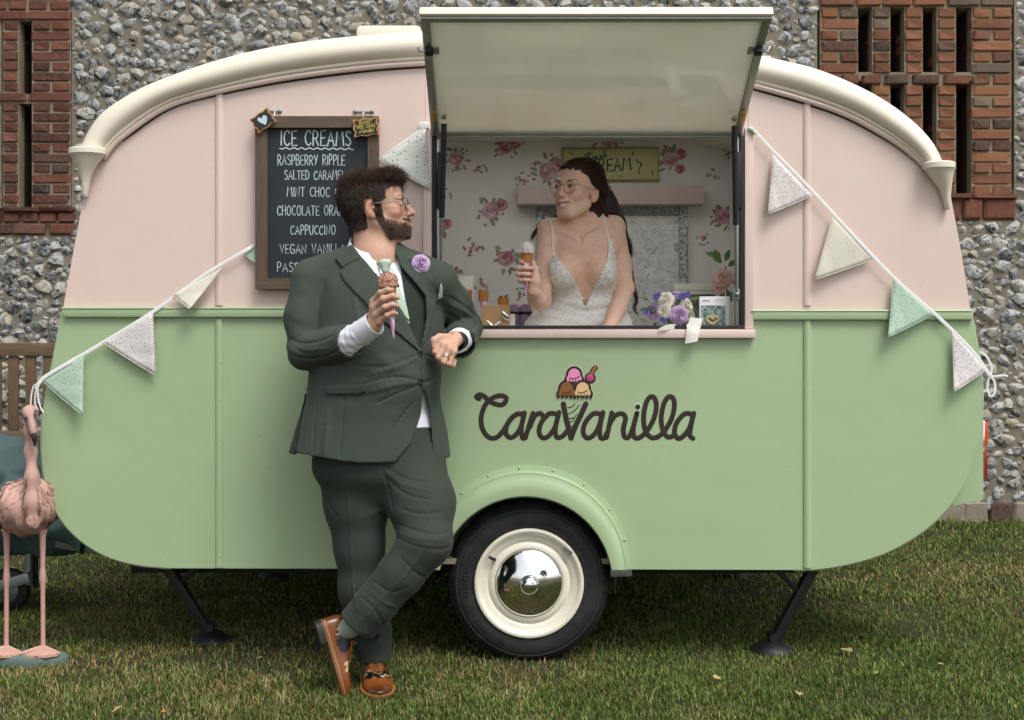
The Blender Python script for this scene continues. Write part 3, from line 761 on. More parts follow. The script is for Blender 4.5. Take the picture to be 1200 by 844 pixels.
# near-black backing behind the vents: interior shade put into its colour
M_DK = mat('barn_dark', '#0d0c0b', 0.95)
mb = MB(); wbox(mb, -800, 2000, yt, yb, 0.62, 0.66); mb.build('dark_backing', M_DK, barn, 0)
mb = MB(); wbox(mb, PL[0] - 60, PL[1] + 50, -110, -92, 0.0, 0.64); wbox(mb, PR[0] - 30, PR[1] + 30, -110, -92, 0.0, 0.64); mb.build('lintel', M_MB, barn, 0)
M_CORE = mat('shaded_brick_core', '#3a241c', 0.95, var=0.3, vscale=20, bump=0.5, bscale=60); mb = MB()  # brick cores coloured darker, the shade of the vent slots painted in
for x0, x1 in ((-150, -76), (-62, -36), (-22, 1), (2, 22), (36, 83.2)): wbox(mb, x0 + 0.9, x1 - 0.9, -89, 243.5, 0.101, 0.34)
for x0, x1 in PIER: wbox(mb, x0 + 0.9, x1 - 1.2, -89, 225.5, 0.101, 0.30)
mb.build('pier_core', M_CORE, barn, 0)
# plinth blocks along the foot of the wall
M_ST = mat('plinth_stone', '#8a8272', 0.9, var=0.3, vscale=14, bump=0.6, bscale=70)
x = -300; rp = rng_(3)
blocks = []
while x < 1560:
    w = rp.uniform(24, 44); blocks.append((x, x + w)); x += w + 1.5
for i, (a, b) in enumerate(blocks):
    if 1120 < a < 1200: continue
    if not (1040 < b < 1340 or a < 120): continue
    q = W(a, 613); e = W(b, 590)
    o = link('plinth_block', brick_mesh(70 + i % 5), M_ST, barn, ((q[0] + e[0]) / 2, WALL_Y + 0.05, (q[2] + e[2]) / 2)); o.scale = (e[0] - q[0], 0.14, e[2] - q[2])
for a, b, mm in ((1100, 1127, M_ST), (1128, 1157, M_ST), (1158, 1186, M_BL), (1187, 1220, M_ST)):
    q = W(a, 613); e = W(b, 588)
    o = link('plinth_block', brick_mesh(80 + int(a) % 7), mm, barn, ((q[0] + e[0]) / 2, WALL_Y + 0.05, (q[2] + e[2]) / 2)); o.scale = (e[0] - q[0], 0.15, e[2] - q[2])

# ================================================================ garden bench against the wall
def wood_mat(name, a, b, ax=(4, 60, 60), rough=0.75):
    t = NT(name); oi = t.n('ShaderNodeObjectInfo'); co = t.coord('World', ax); nz = t.noise(co, 2.2, 6, 0.65, 0.6); f = t.noise(co, 9, 4, 0.7)
    c = t.mix(t.ramp(nz, [(0.3, 0.0), (0.7, 1.0)]), a, b); c = t.mix(t.math('MULTIPLY', oi.outputs['Random'], 0.35), c, '#5d564a')
    t.color(t.mix(t.ramp(f, [(0.5, 0.0), (0.8, 0.4)]), c, '#3a2c1f')); t.set(Roughness=rough); t.bump(nz, 0.35, 0.006); return t.m
M_TEAK_H = wood_mat('teak_rail', '#54412b', '#7b664a'); M_TEAK_V = wood_mat('teak_slat', '#503c28', '#765f40', (60, 60, 4))
BY = 2.95; bs = S(BY)
def B(px, py, dy=0): return Vector(((px - 600) / bs, BY + dy, EYE - (py - 400) / bs))
bench = empty('garden_bench', (B(-120, 0).x, BY, 0), 'weathered teak garden bench with slatted back against the flint wall', 'bench')
def bbox(name, x0, x1, y0, y1, d0, d1, m, parent=bench, bev=0.006):
    a, b = B(x0, y1), B(x1, y0); return MB().box((a.x, BY + d0, a.z), (b.x, BY + d1, b.z), bev).build(name, m, parent)
bbox('top_rail', -218, 168, 402, 417, 0.0, 0.05, M_TEAK_H); bbox('lower_rail', -218, 168, 505, 518, 0.0, 0.05, M_TEAK_H)
for k in range(19): bbox('slat', -214 + k * 20.2, -202 + k * 20.2, 417.3, 504.7, 0.012, 0.034, M_TEAK_V)
for k in range(5): bbox('seat_plank', -216, 166, 528, 533.5, -0.46 + k * 0.092, -0.375 + k * 0.092, M_TEAK_H)
bbox('front_rail', -218, 168, 534.5, 552, -0.45, -0.41, M_TEAK_H)
zb = 400 + EYE * bs
for x0 in (-226, 157):
    bbox('leg', x0, x0 + 14, 418, zb, 0.002, 0.062, M_TEAK_V); bbox('leg', x0, x0 + 14, 484, zb, -0.50, -0.44, M_TEAK_V); bbox('armrest', x0 - 2, x0 + 16, 474, 482, -0.54, -0.005, M_TEAK_H)

# ================================================================ trees across the lawn (behind the camera, they show in the hub cap)
def tree(x, y, h, rad, seed, label, n=5200):
    r = np.random.RandomState(seed); root = empty('broadleaf_tree', (x, y, 0), label, 'tree', 'trees across the lawn'); mb = MB(); rr = rng_(seed)
    mb.tube([(x, y, 0), (x + .1, y, h * .2), (x - .05, y + .1, h * .45), (x, y, h * .8)], [.34, .26, .2, .06], 10)
    tips = []
    for k in range(9):
        a = k * 2.4; e = (x + rad * .7 * math.cos(a), y + rad * .7 * math.sin(a), h * (.45 + .05 * k)); mb.tube([(x, y, h * (.25 + .05 * k)), (x + rad * .3 * math.cos(a), y + rad * .3 * math.sin(a), h * (.36 + .05 * k)), e], [.11, .07, .03], 7); tips.append(e)
    mb.build('trunk', mat('bark', '#4a4036', 0.9, var=0.3, bump=0.6, bscale=20), root, 60)
    c = np.array(tips + [(x + rad * .4 * math.cos(q), y + rad * .4 * math.sin(q), h * .9) for q in range(5)]); i = r.randint(0, len(c), n); d = r.normal(0, 1, (n, 3)); d /= np.linalg.norm(d, axis=1, keepdims=True)
    p = c[i] + d * (rad * .42 * r.rand(n, 1) ** .4) * np.array([1, 1, .8]); u = r.normal(0, 1, (n, 3)); u /= np.linalg.norm(u, axis=1, keepdims=True); w = np.cross(u, r.normal(0, 1, (n, 3))); w /= np.linalg.norm(w, axis=1, keepdims=True); s_ = r.uniform(.12, .26, (n, 1))
    V = np.stack([p - u * s_, p + w * s_ * .5, p + u * s_, p - w * s_ * .5], 1).reshape(-1, 3); link('crown', to_mesh('crown', V, np.arange(4 * n).reshape(-1, 4), 0), mat('tree_leaf', '#4d6a34', 0.6, var=0.4, vscale=3), root)
tree(-10.0, -10.5, 9.5, 4.2, 1, 'tall leafy tree across the lawn mirrored at the left of the hub cap'); tree(-13.5, -17, 10, 4.5, 2, 'distant leafy tree beyond the gravel path mirrored in the hub cap'); tree(14, -24, 8, 4, 3, 'small rounded leafy tree far across the gravel path')
# ================================================================ the caravan
def paint_mat(name, col):
    t = NT(name); c = lin(col); co = t.coord('World'); nz = t.noise(co, 1.7, 5, 0.6); f = t.noise(co, 320, 2)
    g = t.noise(t.coord('World', (9, 9, 1.2)), 3.0, 5, 0.7)
    k = t.mix(nz, tuple(v * 0.95 for v in c), tuple(min(1, v * 1.04) for v in c))
    t.color(t.mix(t.ramp(g, [(0.62, 0.0), (0.9, 0.07)]), k, tuple(v * 0.72 for v in c)))
    t.rough(t.ramp(t.noise(co, 6, 4), [(0.3, 0.26), (0.7, 0.36)])); t.set(Coat_Weight=0.35, Coat_Roughness=0.16)
    t.bump(t.math('ADD', t.math('MULTIPLY', nz, 9.0), t.math('MULTIPLY', f, 0.10)), 0.16, 0.004); return t.m
M_PINK = paint_mat('pink_paint', '#dcc6bb'); M_GREEN = paint_mat('green_paint', '#a3b991'); M_CREAM = mat('cream_gelcoat', '#e4ddcb', 0.5, var=0.05, vscale=4, bump=0.03, bscale=60, spec=0.35)
M_RUB = mat('black_rubber', '#191a1c', 0.6, var=0.25, vscale=30); M_BLK = mat('black_steel', '#15161a', 0.55, var=0.3, vscale=20, bump=0.2, bscale=120)
M_ALU = mat('aluminium', '#a9aca6', 0.36, 0.9, var=0.1, vscale=30); M_CHR = mat('chrome', '#e8e8e6', 0.05, 1.0, var=0.02); M_ZINC = mat('galvanised', '#8f9694', 0.45, 0.85, var=0.2, vscale=40)
def grp_mat():
    t = NT('white_panel'); co = t.coord('World'); c = t.mix(t.noise(co, 5, 3), '#eeeee6', '#f6f5ef'); t.color(c); t.set(Roughness=0.4)
    tr = t.n('ShaderNodeBsdfTranslucent'); t.l(c, tr.inputs[0]); mx = t.n('ShaderNodeMixShader'); mx.inputs[0].default_value = 0.75; t.l(t.b.outputs[0], mx.inputs[1]); t.l(tr.outputs[0], mx.inputs[2])
    gl = t.n('ShaderNodeBsdfGlossy'); gl.inputs['Roughness'].default_value = 0.06; m2 = t.n('ShaderNodeMixShader'); m2.inputs[0].default_value = 0.09; t.l(mx.outputs[0], m2.inputs[1]); t.l(gl.outputs[0], m2.inputs[2]); t.l(m2.outputs[0], t.out.inputs[0]); return t.m
M_WHITE = grp_mat()
van = empty('caravan', (0, 0.95, 0), 'vintage pink and sage green caravan with an open serving hatch', 'caravan')
VW = 1.95
TI = [(118, 185), (137, 161), (190, 124), (250, 105), (330, 88), (420, 76), (500, 70), (600, 66), (700, 67), (800, 77), (890, 98), (950, 115), (1000, 134), (1050, 163), (1078, 186), (1090, 200)]
TO = [(92, 179), (100, 160), (120, 132), (160, 106), (200, 89), (260, 69), (330, 53), (400, 44), (500, 36), (600, 32), (700, 32), (800, 43), (900, 67), (960, 82), (1020, 108), (1065, 138), (1093, 167), (1108, 197)]
LFT = [(104, 205), (98, 232), (87, 290), (75, 355), (62, 425), (53, 470), (49, 505), (50, 545), (57, 580), (72, 610), (95, 634), (125, 652), (160, 662), (200, 666)]
RGT = [(930, 668), (960, 667), (1000, 660), (1040, 647), (1080, 624), (1110, 596), (1132, 562), (1146, 520), (1151, 480), (1150, 440), (1144, 400), (1138, 367), (1128, 305), (1117, 245), (1109, 210)]
ti = resample(catmull(TI, 8), 110); to = resample(catmull(TO, 8), 110); mid = ti * 0.55 + to * 0.45
def xz(q): v = P(q[0], q[1], 0); return (v.x, v.z)
lft = catmull([tuple(mid[0])] + LFT, 6); rgt = catmull(RGT + [tuple(mid[-1])], 6)
OUTL = [tuple(q) for q in lft] + [tuple(q) for q in rgt[:-1]] + [tuple(q) for q in mid[::-1][:-1]]   # whole side, starting at the top left, going down
# ---- side panels with openings
BELT = 366.0; HO = (505, 158, 873, 388)                 # hatch opening
ac = (616, 685); ar = 103
arch = [(ac[0] + ar * math.cos(a), ac[1] - ar * math.sin(a)) for a in np.linspace(0, math.pi, 40)]
xr = ac[0] + math.sqrt(ar ** 2 - (ac[1] - 667) ** 2); xl = ac[0] - math.sqrt(ar ** 2 - (ac[1] - 667) ** 2)
arch = [(xr, 667.3)] + [q for q in arch if q[1] < 666] + [(xl, 666.9)]
up = [q for q in OUTL if q[1] < BELT - 2]; il = max(i for i, q in enumerate(OUTL) if q[0] < 300 and q[1] < BELT - 2 and i < 80)
left_up = [q for q in lft if q[1] < BELT - 2]; left_dn = [q for q in lft if q[1] > BELT + 2]; right_dn = [q for q in rgt if q[1] > BELT + 2]; right_up = [q for q in rgt if q[1] < BELT - 2]
bl = np.interp(BELT, [q[1] for q in lft], [q[0] for q in lft]); br = np.interp(-BELT, [-q[1] for q in rgt], [q[0] for q in rgt])
pink = [tuple(q) for q in left_up] + [(bl, BELT), (HO[0], BELT), (HO[0], HO[1]), (HO[2], HO[1]), (HO[2], BELT), (br, BELT)] + [tuple(q) for q in right_up[:-1]] + [tuple(q) for q in mid[::-1][:-1]]
green = [(bl, BELT)] + [tuple(q) for q in left_dn] + arch[::-1] + [tuple(q) for q in right_dn] + [(br, BELT), (HO[2], BELT), (HO[2], HO[3]), (HO[0], HO[3]), (HO[0], BELT)]
MB().poly([[xz(q) for q in pink]], 0.0, 0.022).build('upper_side_panel', M_PINK, van, 30)
MB().poly([[xz(q) for q in green]], 0.0, 0.022).build('lower_side_panel', M_GREEN, van, 30)
# ---- roof, ends and floor as strips between the two sides
def strip(name, pts, m, bulge=0.0, y0=0.003, y1=VW, inset=0.0):
    ny = 9; rows = []
    q = [xz(p) for p in pts]; cx = sum(a for a, b in q) / len(q)
    for j in range(ny):
        t = j / (ny - 1); yy = y0 + (y1 - y0) * t; b = bulge * (1 - (2 * t - 1) ** 2) ** 0.5
        rows.append([(x + b * (1 if x > 0 else -1), yy, z) for x, z in q])
    mb = MB(); mb.loft(rows, closed=False, cap=False); return mb.build(name, m, van, 60)
strip('front_panel_upper', [tuple(q) for q in left_up] + [(bl, BELT)], M_PINK, 0.05); strip('front_panel_lower', [(bl, BELT)] + [tuple(q) for q in left_dn], M_GREEN, 0.05)
strip('rear_panel_lower', [tuple(q) for q in right_dn] + [(br, BELT)], M_GREEN, 0.015); strip('rear_panel_upper', [(br, BELT)] + [tuple(q) for q in right_up], M_PINK, 0.015)
tsh = to * 0.97 + ti * 0.03
strip('roof_skin', [tuple(q) for q in tsh], M_CREAM, 0.0, 0.0, 0.55); strip('roof_skin', [tuple(q) for q in tsh], M_CREAM, 0.0, 1.45, VW)
RLX0, RLX1 = -0.55, 0.90                                # added unseen roof opening, lets daylight in to brighten the cabin
strip('roof_skin', [tuple(q) for q in tsh if xz(q)[0] < RLX0], M_CREAM, 0.0, 0.55, 1.45); strip('roof_skin', [tuple(q) for q in tsh if xz(q)[0] > RLX1], M_CREAM, 0.0, 0.55, 1.45)
def opal_mat():
    t = NT('opal_acrylic'); t.color(t.mix(t.noise(t.coord('World'), 5, 2), '#f0efe9', '#f7f6f2')); t.set(Roughness=0.3); tr = t.n('ShaderNodeBsdfTranslucent'); tr.inputs[0].default_value = (0.97, 0.97, 0.96, 1)
    mx = t.n('ShaderNodeMixShader'); mx.inputs[0].default_value = 0.95; t.l(t.b.outputs[0], mx.inputs[1]); t.l(tr.outputs[0], mx.inputs[2]); t.l(mx.outputs[0], t.out.inputs[0]); return t.m
MB().loft([[(RLX0 - 0.05 + (RLX1 - RLX0 + 0.1) * i / 12, y, 2.325 + 0.02 * math.sin(math.pi * i / 12) * k) for i in range(13)] for y, k in ((0.52, 0), (0.7, 0.8), (1.0, 1), (1.3, 0.8), (1.48, 0))], closed=False, cap=False).build('added_roof_light', opal_mat(), van, 60)
zf0, zf1 = P(0, 667).z + 0.004, P(0, 667).z + 0.03
for a, b, c in ((P(200, 0).x, P(510, 0).x, 0.02), (P(735, 0).x, P(930, 0).x, 0.02), (P(510, 0).x, P(735, 0).x, 0.42)): MB().box((a, c, zf0), (b, VW, zf1)).build('floor_pan', M_BLK, van, 0)
# thin rolled edge round the lower body
edge = catmull([(bl, BELT)] + [tuple(q) for q in left_dn], 2); MB().tube([P(q[0] + 0.4, q[1] - 0.3, 0.010) for q in edge], 0.006, 8).build('edge_beading', M_GREEN, van)
edge = np.array([tuple(q) for q in right_dn] + [(br, BELT)]); MB().tube([P(q[0] - 0.4, q[1] - 0.3, 0.010) for q in edge], 0.006, 8).build('edge_beading', M_GREEN, van)
# ---- cream roof moulding along the side, coved, with a rolled top
prof = [(-0.02, 0.002), (-0.02, -0.022), (0.05, -0.027), (0.10, -0.024), (0.13, -0.022), (0.17, -0.030), (0.28, -0.042), (0.42, -0.050), (0.56, -0.053), (0.70, -0.050), (0.82, -0.042), (0.92, -0.029), (0.98, -0.014), (1.0, 0.004), (1.0, 0.02)]
rows = [[P(*(ti[i] * (1 - u) + to[i] * u), y) for u, y in prof] for i in range(110)]
MB().loft(rows, closed=False, cap=False).build('roof_moulding', M_CREAM, van, 50)
MB().tube([P(*(ti[i] * 1.12 - to[i] * 0.12), -0.012) for i in range(110)], 0.011, 8).build('drip_bead', M_PINK, van)
MB().tube([P(*(ti[i] * 1.25 - to[i] * 0.25), -0.003) for i in range(3, 107)], 0.0042, 6).build('rubber_seal', M_RUB, van)
# trumpet shaped gutter spouts closing the moulding
def spout(cx, pts, sgn):
    rings = []
    for (y, xa, xb, dp) in pts:
        a, b = P(xa, y, -0.012), P(xb, y, -0.012); c = (a + b) / 2; hw = abs(b.x - a.x) / 2
        rings.append([(c.x + hw * math.cos(t), -0.012 - dp * 0.5 + dp * math.sin(t), c.z) for t in np.linspace(0, 2 * math.pi, 25)[:-1]])
    MB().loft(rings).build('gutter_spout', M_CREAM, van, 35)
spout(0, [(175, 86, 125, 0.05), (176.5, 84, 127, 0.055), (182, 84, 127, 0.055), (184, 86, 124, 0.05), (189, 89, 120, 0.045), (196, 93, 114, 0.036), (206, 95.5, 109, 0.026), (218, 97, 106, 0.018), (228, 97, 104.5, 0.016), (231, 98, 103.5, 0.012)], 1)
spout(0, [(191.5, 1081, 1114, 0.05), (193, 1079, 1116, 0.055), (199, 1079, 1116, 0.055), (201, 1082, 1115, 0.05), (206, 1086, 1114, 0.045), (213, 1092, 1113.5, 0.036), (222, 1099, 1113, 0.026), (234, 1104, 1112.5, 0.018), (243, 1106, 1112.5, 0.016), (246, 1107, 1111.5, 0.012)], 1)
# roof vent
MB().box((P(415, 0).x, 0.05, 2.33), (P(492, 0).x, 0.42, 2.393), 0.02).build('roof_vent', M_CREAM, van)
# ---- belt rails and upright seam beads
def rail(name, pts, w, d, m, n=10):
    """half-round strip along pts (pixels) on the side"""
    q = [P(*p, -0.001) for p in pts]; return MB().tube(q, w / 2, n, squash=((0, 1, 0), d / (w / 2))).build(name, m, van)
def flat_rail(x0, x1, y0, y1, name='belt_rail', m=M_GREEN, dep=0.019):
    a, b = P(x0, y1), P(x1, y0); o = MB().box((a.x, -dep, a.z), (b.x, 0.004, b.z), 0.007).build(name, m, van); return o
flat_rail(76, 497, 360, 372); flat_rail(881, 1139, 363, 375)
MB().tube([P(72, 361.5, -0.018), P(497, 361.5, -0.018)], 0.004, 8).build('rail_bead', M_GREEN, van); MB().tube([P(881, 364.5, -0.018), P(1139, 364.5, -0.018)], 0.004, 8).build('rail_bead', M_GREEN, van)
for px, y0 in ((257, 103), (946, 114)):
    rail('seam_bead', [(px, y0), (px, 358)], 0.030, 0.009, M_PINK); rail('seam_bead', [(px, 374), (px, 665)], 0.030, 0.010, M_GREEN)
    for yy in (425, 470, 515, 574, 620, 652):
        MB().ball(P(px + 1.2, yy, -0.010), (0.0035, 0.002, 0.0035), 1).build('rivet', M_GREEN, van)
for px in (499.5, 878): MB().bar(P(px, 92, -0.001), P(px, 360, -0.001), 0.004, 0.003, 0.001).build('panel_joint', M_PINK, van)
# ---- wheel arch: a raised spat with a riveted flange
th = np.linspace(-0.02, math.pi + 0.02, 60)
def arc(u, a):
    ix, iy = 616 + 101.5 * math.cos(a), 684 - 101.5 * math.sin(a); ox, oy = 619 + 119 * math.cos(a), 664 - 118.5 * math.sin(a)
    if a < 0.2 or a > math.pi - 0.2: pass
    return ix * (1 - u) + ox * u, min(iy * (1 - u) + oy * u, 668 - 0 * u)
pf = [(-0.03, 0.03), (0.0, -0.038), (0.03, -0.044), (0.30, -0.046), (0.55, -0.040), (0.70, -0.030), (0.76, -0.031), (0.80, -0.024), (0.83, -0.008), (1.0, -0.006), (1.01, 0.002)]
MB().loft([[P(*arc(u, a), y) for u, y in pf] for a in th], closed=False, cap=False).build('wheel_arch', M_GREEN, van, 45)
for a in (0.28, 0.62, 0.98, 1.32, 1.66, 1.98, 2.3, 2.7):
    q = arc(0.92, a); MB().ball(P(q[0], q[1], -0.007), (0.005, 0.003, 0.005), 2).build('rivet', M_ALU, van)
# wheel well
c0 = P(*ac, 0.0); rw = 0.345
w = [[(c0.x + rr * math.cos(a), y, max(c0.z + rr * math.sin(a), 0.30)) for rr, y in ((rw * 0.985, 0.024), (rw, 0.40), (0.01, 0.41))] for a in np.linspace(-0.3, math.pi + 0.3, 40)]
MB().loft(w, closed=False, cap=False).build('wheel_well', M_BLK, van, 60)
# ---- wheel
WY = 0.105; wc = P(620, 684.5, WY - 0.075); wc = Vector((wc.x, WY, 0.296)); RT = 0.303; hw = 0.085
wheel = empty('wheel', wc, parent=van)
tyre = [(0.185, -hw + 0.012), (0.195, -hw + 0.004), (0.203, -hw + 0.004), (0.206, -hw - 0.001), (0.225, -hw - 0.006), (0.246, -hw - 0.007), (0.262, -hw - 0.003), (0.266, -hw + 0.001), (0.274, -hw + 0.001), (0.283, -hw + 0.008), (0.293, -hw + 0.022), (RT - 0.003, -hw + 0.034)]
z = -hw + 0.038
while z < hw - 0.04:
    tyre += [(RT, z), (RT, z + 0.020), (RT - 0.008, z + 0.021), (RT - 0.008, z + 0.026)]; z += 0.028
tyre += [(RT - 0.003, hw - 0.03), (0.27, hw), (0.19, hw)]
def tyre_mat():
    t = NT('tyre_rubber'); co = t.coord('Object'); sx = t.n('ShaderNodeSeparateXYZ'); t.l(co, sx.inputs[0])
    ang = t.math('ARCTAN2', sx.outputs[0], sx.outputs[2]); rad = t.math('SQRT', t.math('ADD', t.math('POWER', sx.outputs[0], 2.0), t.math('POWER', sx.outputs[2], 2.0)))
    ribs = t.math('MULTIPLY', t.math('SINE', t.math('MULTIPLY', ang, 190.0)), t.math('GREATER_THAN', rad, 0.276))
    ring = t.math('MULTIPLY', t.math('SINE', t.math('MULTIPLY', rad, 900.0)), t.math('LESS_THAN', rad, 0.222))
    nz = t.noise(co, 18, 5, 0.65)
    t.color(t.mix(t.ramp(nz, [(0.45, 0.0), (0.8, 1.0)]), '#17181b', '#34342f')); t.set(Roughness=0.72)
    t.bump(t.math('ADD', t.math('MULTIPLY', ribs, 0.7), t.math('ADD', t.math('MULTIPLY', ring, 0.2), nz)), 0.5, 0.004); return t.m
o = MB().lathe(tyre, wc, n=120).build('tyre', tyre_mat(), wheel, 30, wc)
def raised_word(n0, a0, a1, parent):
    """raised blocks of sidewall lettering, too worn to read"""
    rr = rng_(n0); mb = MB(); a = a0
    while a < a1:
        da = rr.uniform(0.030, 0.045); r0, r1 = 0.229, 0.249
        for k in range(rr.choice((2, 2, 3))):
            b = a + da * (k / 3.0); u0 = Vector((math.cos(b) * r0, -hw - 0.0075, math.sin(b) * r0)) + wc; u1 = Vector((math.cos(b + rr.choice((0, 0.02))) * r1, -hw - 0.0075, math.sin(b) * r1)) + wc
            mb.bar(u0, u1, 0.0035, 0.003, 0.0008)
        a += da + 0.02
    mb.build('sidewall_relief', M_RUB, parent)
raised_word(1, 2.9, 3.35, wheel); raised_word(2, 3.75, 4.35, wheel); raised_word(3, 0.4, 1.2, wheel)
rim = [(0.205, -hw - 0.001), (0.204, -hw - 0.010), (0.198, -hw - 0.013), (0.190, -hw - 0.011), (0.184, -hw - 0.003), (0.176, -hw + 0.002), (0.166, -hw + 0.003), (0.158, -hw + 0.008), (0.154, -hw + 0.012), (0.150, -hw + 0.008), (0.140, -hw + 0.001), (0.130, -hw + 0.002), (0.122, -hw + 0.014), (0.05, -hw + 0.02), (0.001, -hw + 0.02)]
M_RIM = mat('rim_paint', '#e4dfcd', 0.28, var=0.08, vscale=20, coat=0.3)
MB().lathe(rim, wc, n=96).build('rim', M_RIM, wheel, 50)
hub = [(0.125, -hw + 0.006), (0.1255, -hw - 0.002), (0.122, -hw - 0.006), (0.112, -hw - 0.012), (0.096, -hw - 0.021), (0.078, -hw - 0.029), (0.060, -hw - 0.035), (0.042, -hw - 0.039), (0.037, -hw - 0.040)]
hc = MB().lathe(hub, wc, n=96).build('hub_cap', M_CHR, wheel, 180)
bs_ = [(0.037, -hw - 0.040), (0.0345, -hw - 0.044)] + [(0.034 * math.cos(a), -hw - 0.044 - 0.020 * math.sin(a)) for a in np.linspace(0.1, 1.57, 10)]
MB().lathe(bs_, wc, n=48).build('boss', M_CHR, hc, 180)
va = wc + Vector((-0.128, -hw, 0.088)); MB().tube([va, va + Vector((-0.006, -0.014, 0.004)), va + Vector((-0.02, -0.02, 0.012))], [0.006, 0.006, 0.005], 10, round_=True).build('valve', M_RUB, wheel)
wt_ = wc + Vector((0.145, -hw - 0.012, 0.125)); MB().bar(wt_ + Vector((-0.014, 0, 0.012)), wt_ + Vector((0.014, 0, -0.014)), 0.014, 0.006, 0.002).build('balance_weight', M_ZINC, wheel)
wf = Vector((wc.x, VW - 0.12, 0.296)); MB().lathe([(0.16, -0.07), (0.25, -0.08), (RT, -0.05), (RT, 0.05), (0.25, 0.08), (0.0, 0.08)], wf, n=48).build('wheel', M_RUB, van, 40)
MB().tube([wc + Vector((0, 0.02, 0)), wf], 0.03, 12).build('axle', M_BLK, van)
# ---- chassis and brackets under the floor
for yy in (0.35, 1.55): MB().box((P(150, 0).x - 0.1, yy, 0.27), (P(960, 0).x, yy + 0.05, 0.345), 0.004).build('chassis_rail', M_BLK, van)
bk = P(725, 672, 0.02); MB().bar((bk.x - 0.03, 0.03, bk.z), (bk.x + 0.05, 0.03, bk.z + 0.004), 0.03, 0.02).build('jack_bracket', M_ZINC, van)
MB().add([(bk.x - 0.02, 0.02, bk.z), (bk.x - 0.006, 0.02, bk.z), (bk.x - 0.010, 0.025, bk.z - 0.075), (bk.x - 0.016, 0.025, bk.z - 0.08), (bk.x - 0.02, 0.035, bk.z), (bk.x - 0.006, 0.035, bk.z), (bk.x - 0.01, 0.03, bk.z - 0.075)], [(0, 1, 2, 3), (4, 3, 6, 5), (0, 3, 4), (1, 5, 6, 2)]).build('mud_flap', M_BLK, van, 0)
# ---- corner steadies
def steady(top, foot, far=False):
    st = empty('corner_steady', (foot[0], foot[1], 0), parent=van)
    t, f = Vector(top), Vector(foot); side = Vector((0, 1, 0))
    for k in (-0.022, 0.022): MB().bar(t + side * k, f + side * k, 0.035, 0.008, 0.002, up=(0, 1, 0)).build('leg', M_BLK, st)
    MB().bar(t, f, 0.028, 0.046, 0.003).build('leg', M_BLK, st)
    d = (t - f); mid_ = f + d * 0.62; sg = 1 if t.x < f.x else -1
    MB().bar(mid_, (mid_.x + sg * 0.13, mid_.y, t.z + 0.01), 0.022, 0.03, 0.002).build('brace', M_BLK, st)
    MB().tube([f + Vector((0, -0.03, 0.03)), f + Vector((0, 0.03, 0.03))], 0.016, 12).build('pivot', M_BLK, st)
    ft = MB(); ft.lathe([(0.001, 0.045), (0.03, 0.045), (0.05, 0.035), (0.085, 0.018), (0.09, 0.0)], (f.x, f.y, 0.0), 'Z', 20); ft.build('foot', M_BLK, st, 50)
def gy(px, py): s = (py - 400) / EYE; return ((px - 600) / s, F_PX / s - DIST)
fx, fy = gy(247, 752); steady((P(188, 0, fy).x, fy, 0.35), (fx, fy, 0.03))
fx, fy = gy(905, 764); steady((P(957, 0, fy).x, fy, 0.35), (fx, fy, 0.03))
steady((1.45, 1.65, 0.35), (1.12, 1.65, 0.03)); steady((-1.5, 1.65, 0.35), (-1.2, 1.65, 0.03))
# ---- rear lamp on its housing
x0 = P(1118, 0, 0.12).x; x1 = P(1147.5, 0, 0.12).x; zt, zb_ = P(0, 430, 0.12).z, P(0, 588, 0.12).z
hsg = [[(x0 - 0.02, y, zb_ - 0.01), (x1 - 0.002, y, zb_ + 0.012), (x1, y, zb_ + 0.03), (x1, y, zt - 0.1), (x0 + 0.03, y, zt), (x0 - 0.02, y, zt)] for y in (0.08, 0.22)]
MB().loft(hsg).build('lamp_housing', M_GREEN, van, 30)
lamp = empty('rear_lamp', (x1, 0.15, P(0, 525, 0.15).z), parent=van)
za, zb2, zm = P(0, 493, 0.15).z, P(0, 560, 0.15).z, P(0, 522, 0.15).z
MB().box((x1 - 0.004, 0.09, zb2 - 0.004), (x1 + 0.012, 0.21, za + 0.006), 0.008).build('bezel', M_CHR, lamp)
def glow(name, col): 
    t = NT(name); t.color(t.mix(t.noise(t.coord('World'), 60, 2), tuple(v * 0.9 for v in lin(col)), lin(col))); t.set(Roughness=0.12, Coat_Weight=0.5); return t.m
MB().box((x1 + 0.006, 0.095, zm + 0.001), (x1 + 0.026, 0.205, za), 0.008).build('lens', glow('amber_lens', '#d8481c'), lamp); MB().box((x1 + 0.006, 0.095, zb2), (x1 + 0.024, 0.205, zm - 0.001), 0.008).build('lens', glow('red_lens', '#a5161c'), lamp)
# ---- tow hitch in front, under a fabric cover
hy = 0.98
for sgn in (-1, 1): MB().bar((-1.45, hy + sgn * 0.5, 0.33), (-2.28, hy + sgn * 0.05, 0.36), 0.05, 0.09, 0.004, up=(0, 0, 1)).build('draw_bar', M_ZINC, van)
jp = P(34, 640, hy - 0.16)
jw = empty('jockey_wheel', (jp.x, hy - 0.16, 0), parent=van)
MB().tube([(jp.x, hy - 0.16, 0.50), (jp.x, hy - 0.16, 0.13)], 0.018, 14).build('post', M_ZINC, jw); MB().tube([(jp.x + 0.022, hy - 0.14, 0.33), (jp.x + 0.022, hy - 0.14, 0.11)], 0.011, 10).build('shaft', M_BLK, jw)
a, b = P(-40, 698, hy - 0.2), P(36, 676, hy - 0.2); MB().bar(a, b, 0.045, 0.045, 0.004).build('fork', M_ZINC, jw)
q = P(10, 690, hy - 0.1); MB().lathe([(0.02, -0.03), (0.07, -0.034), (0.092, -0.022), (0.095, 0.0), (0.092, 0.022), (0.07, 0.034), (0.02, 0.03)], (q.x, hy - 0.1, 0.096), n=32).build('tyre', M_RUB, jw, 50)
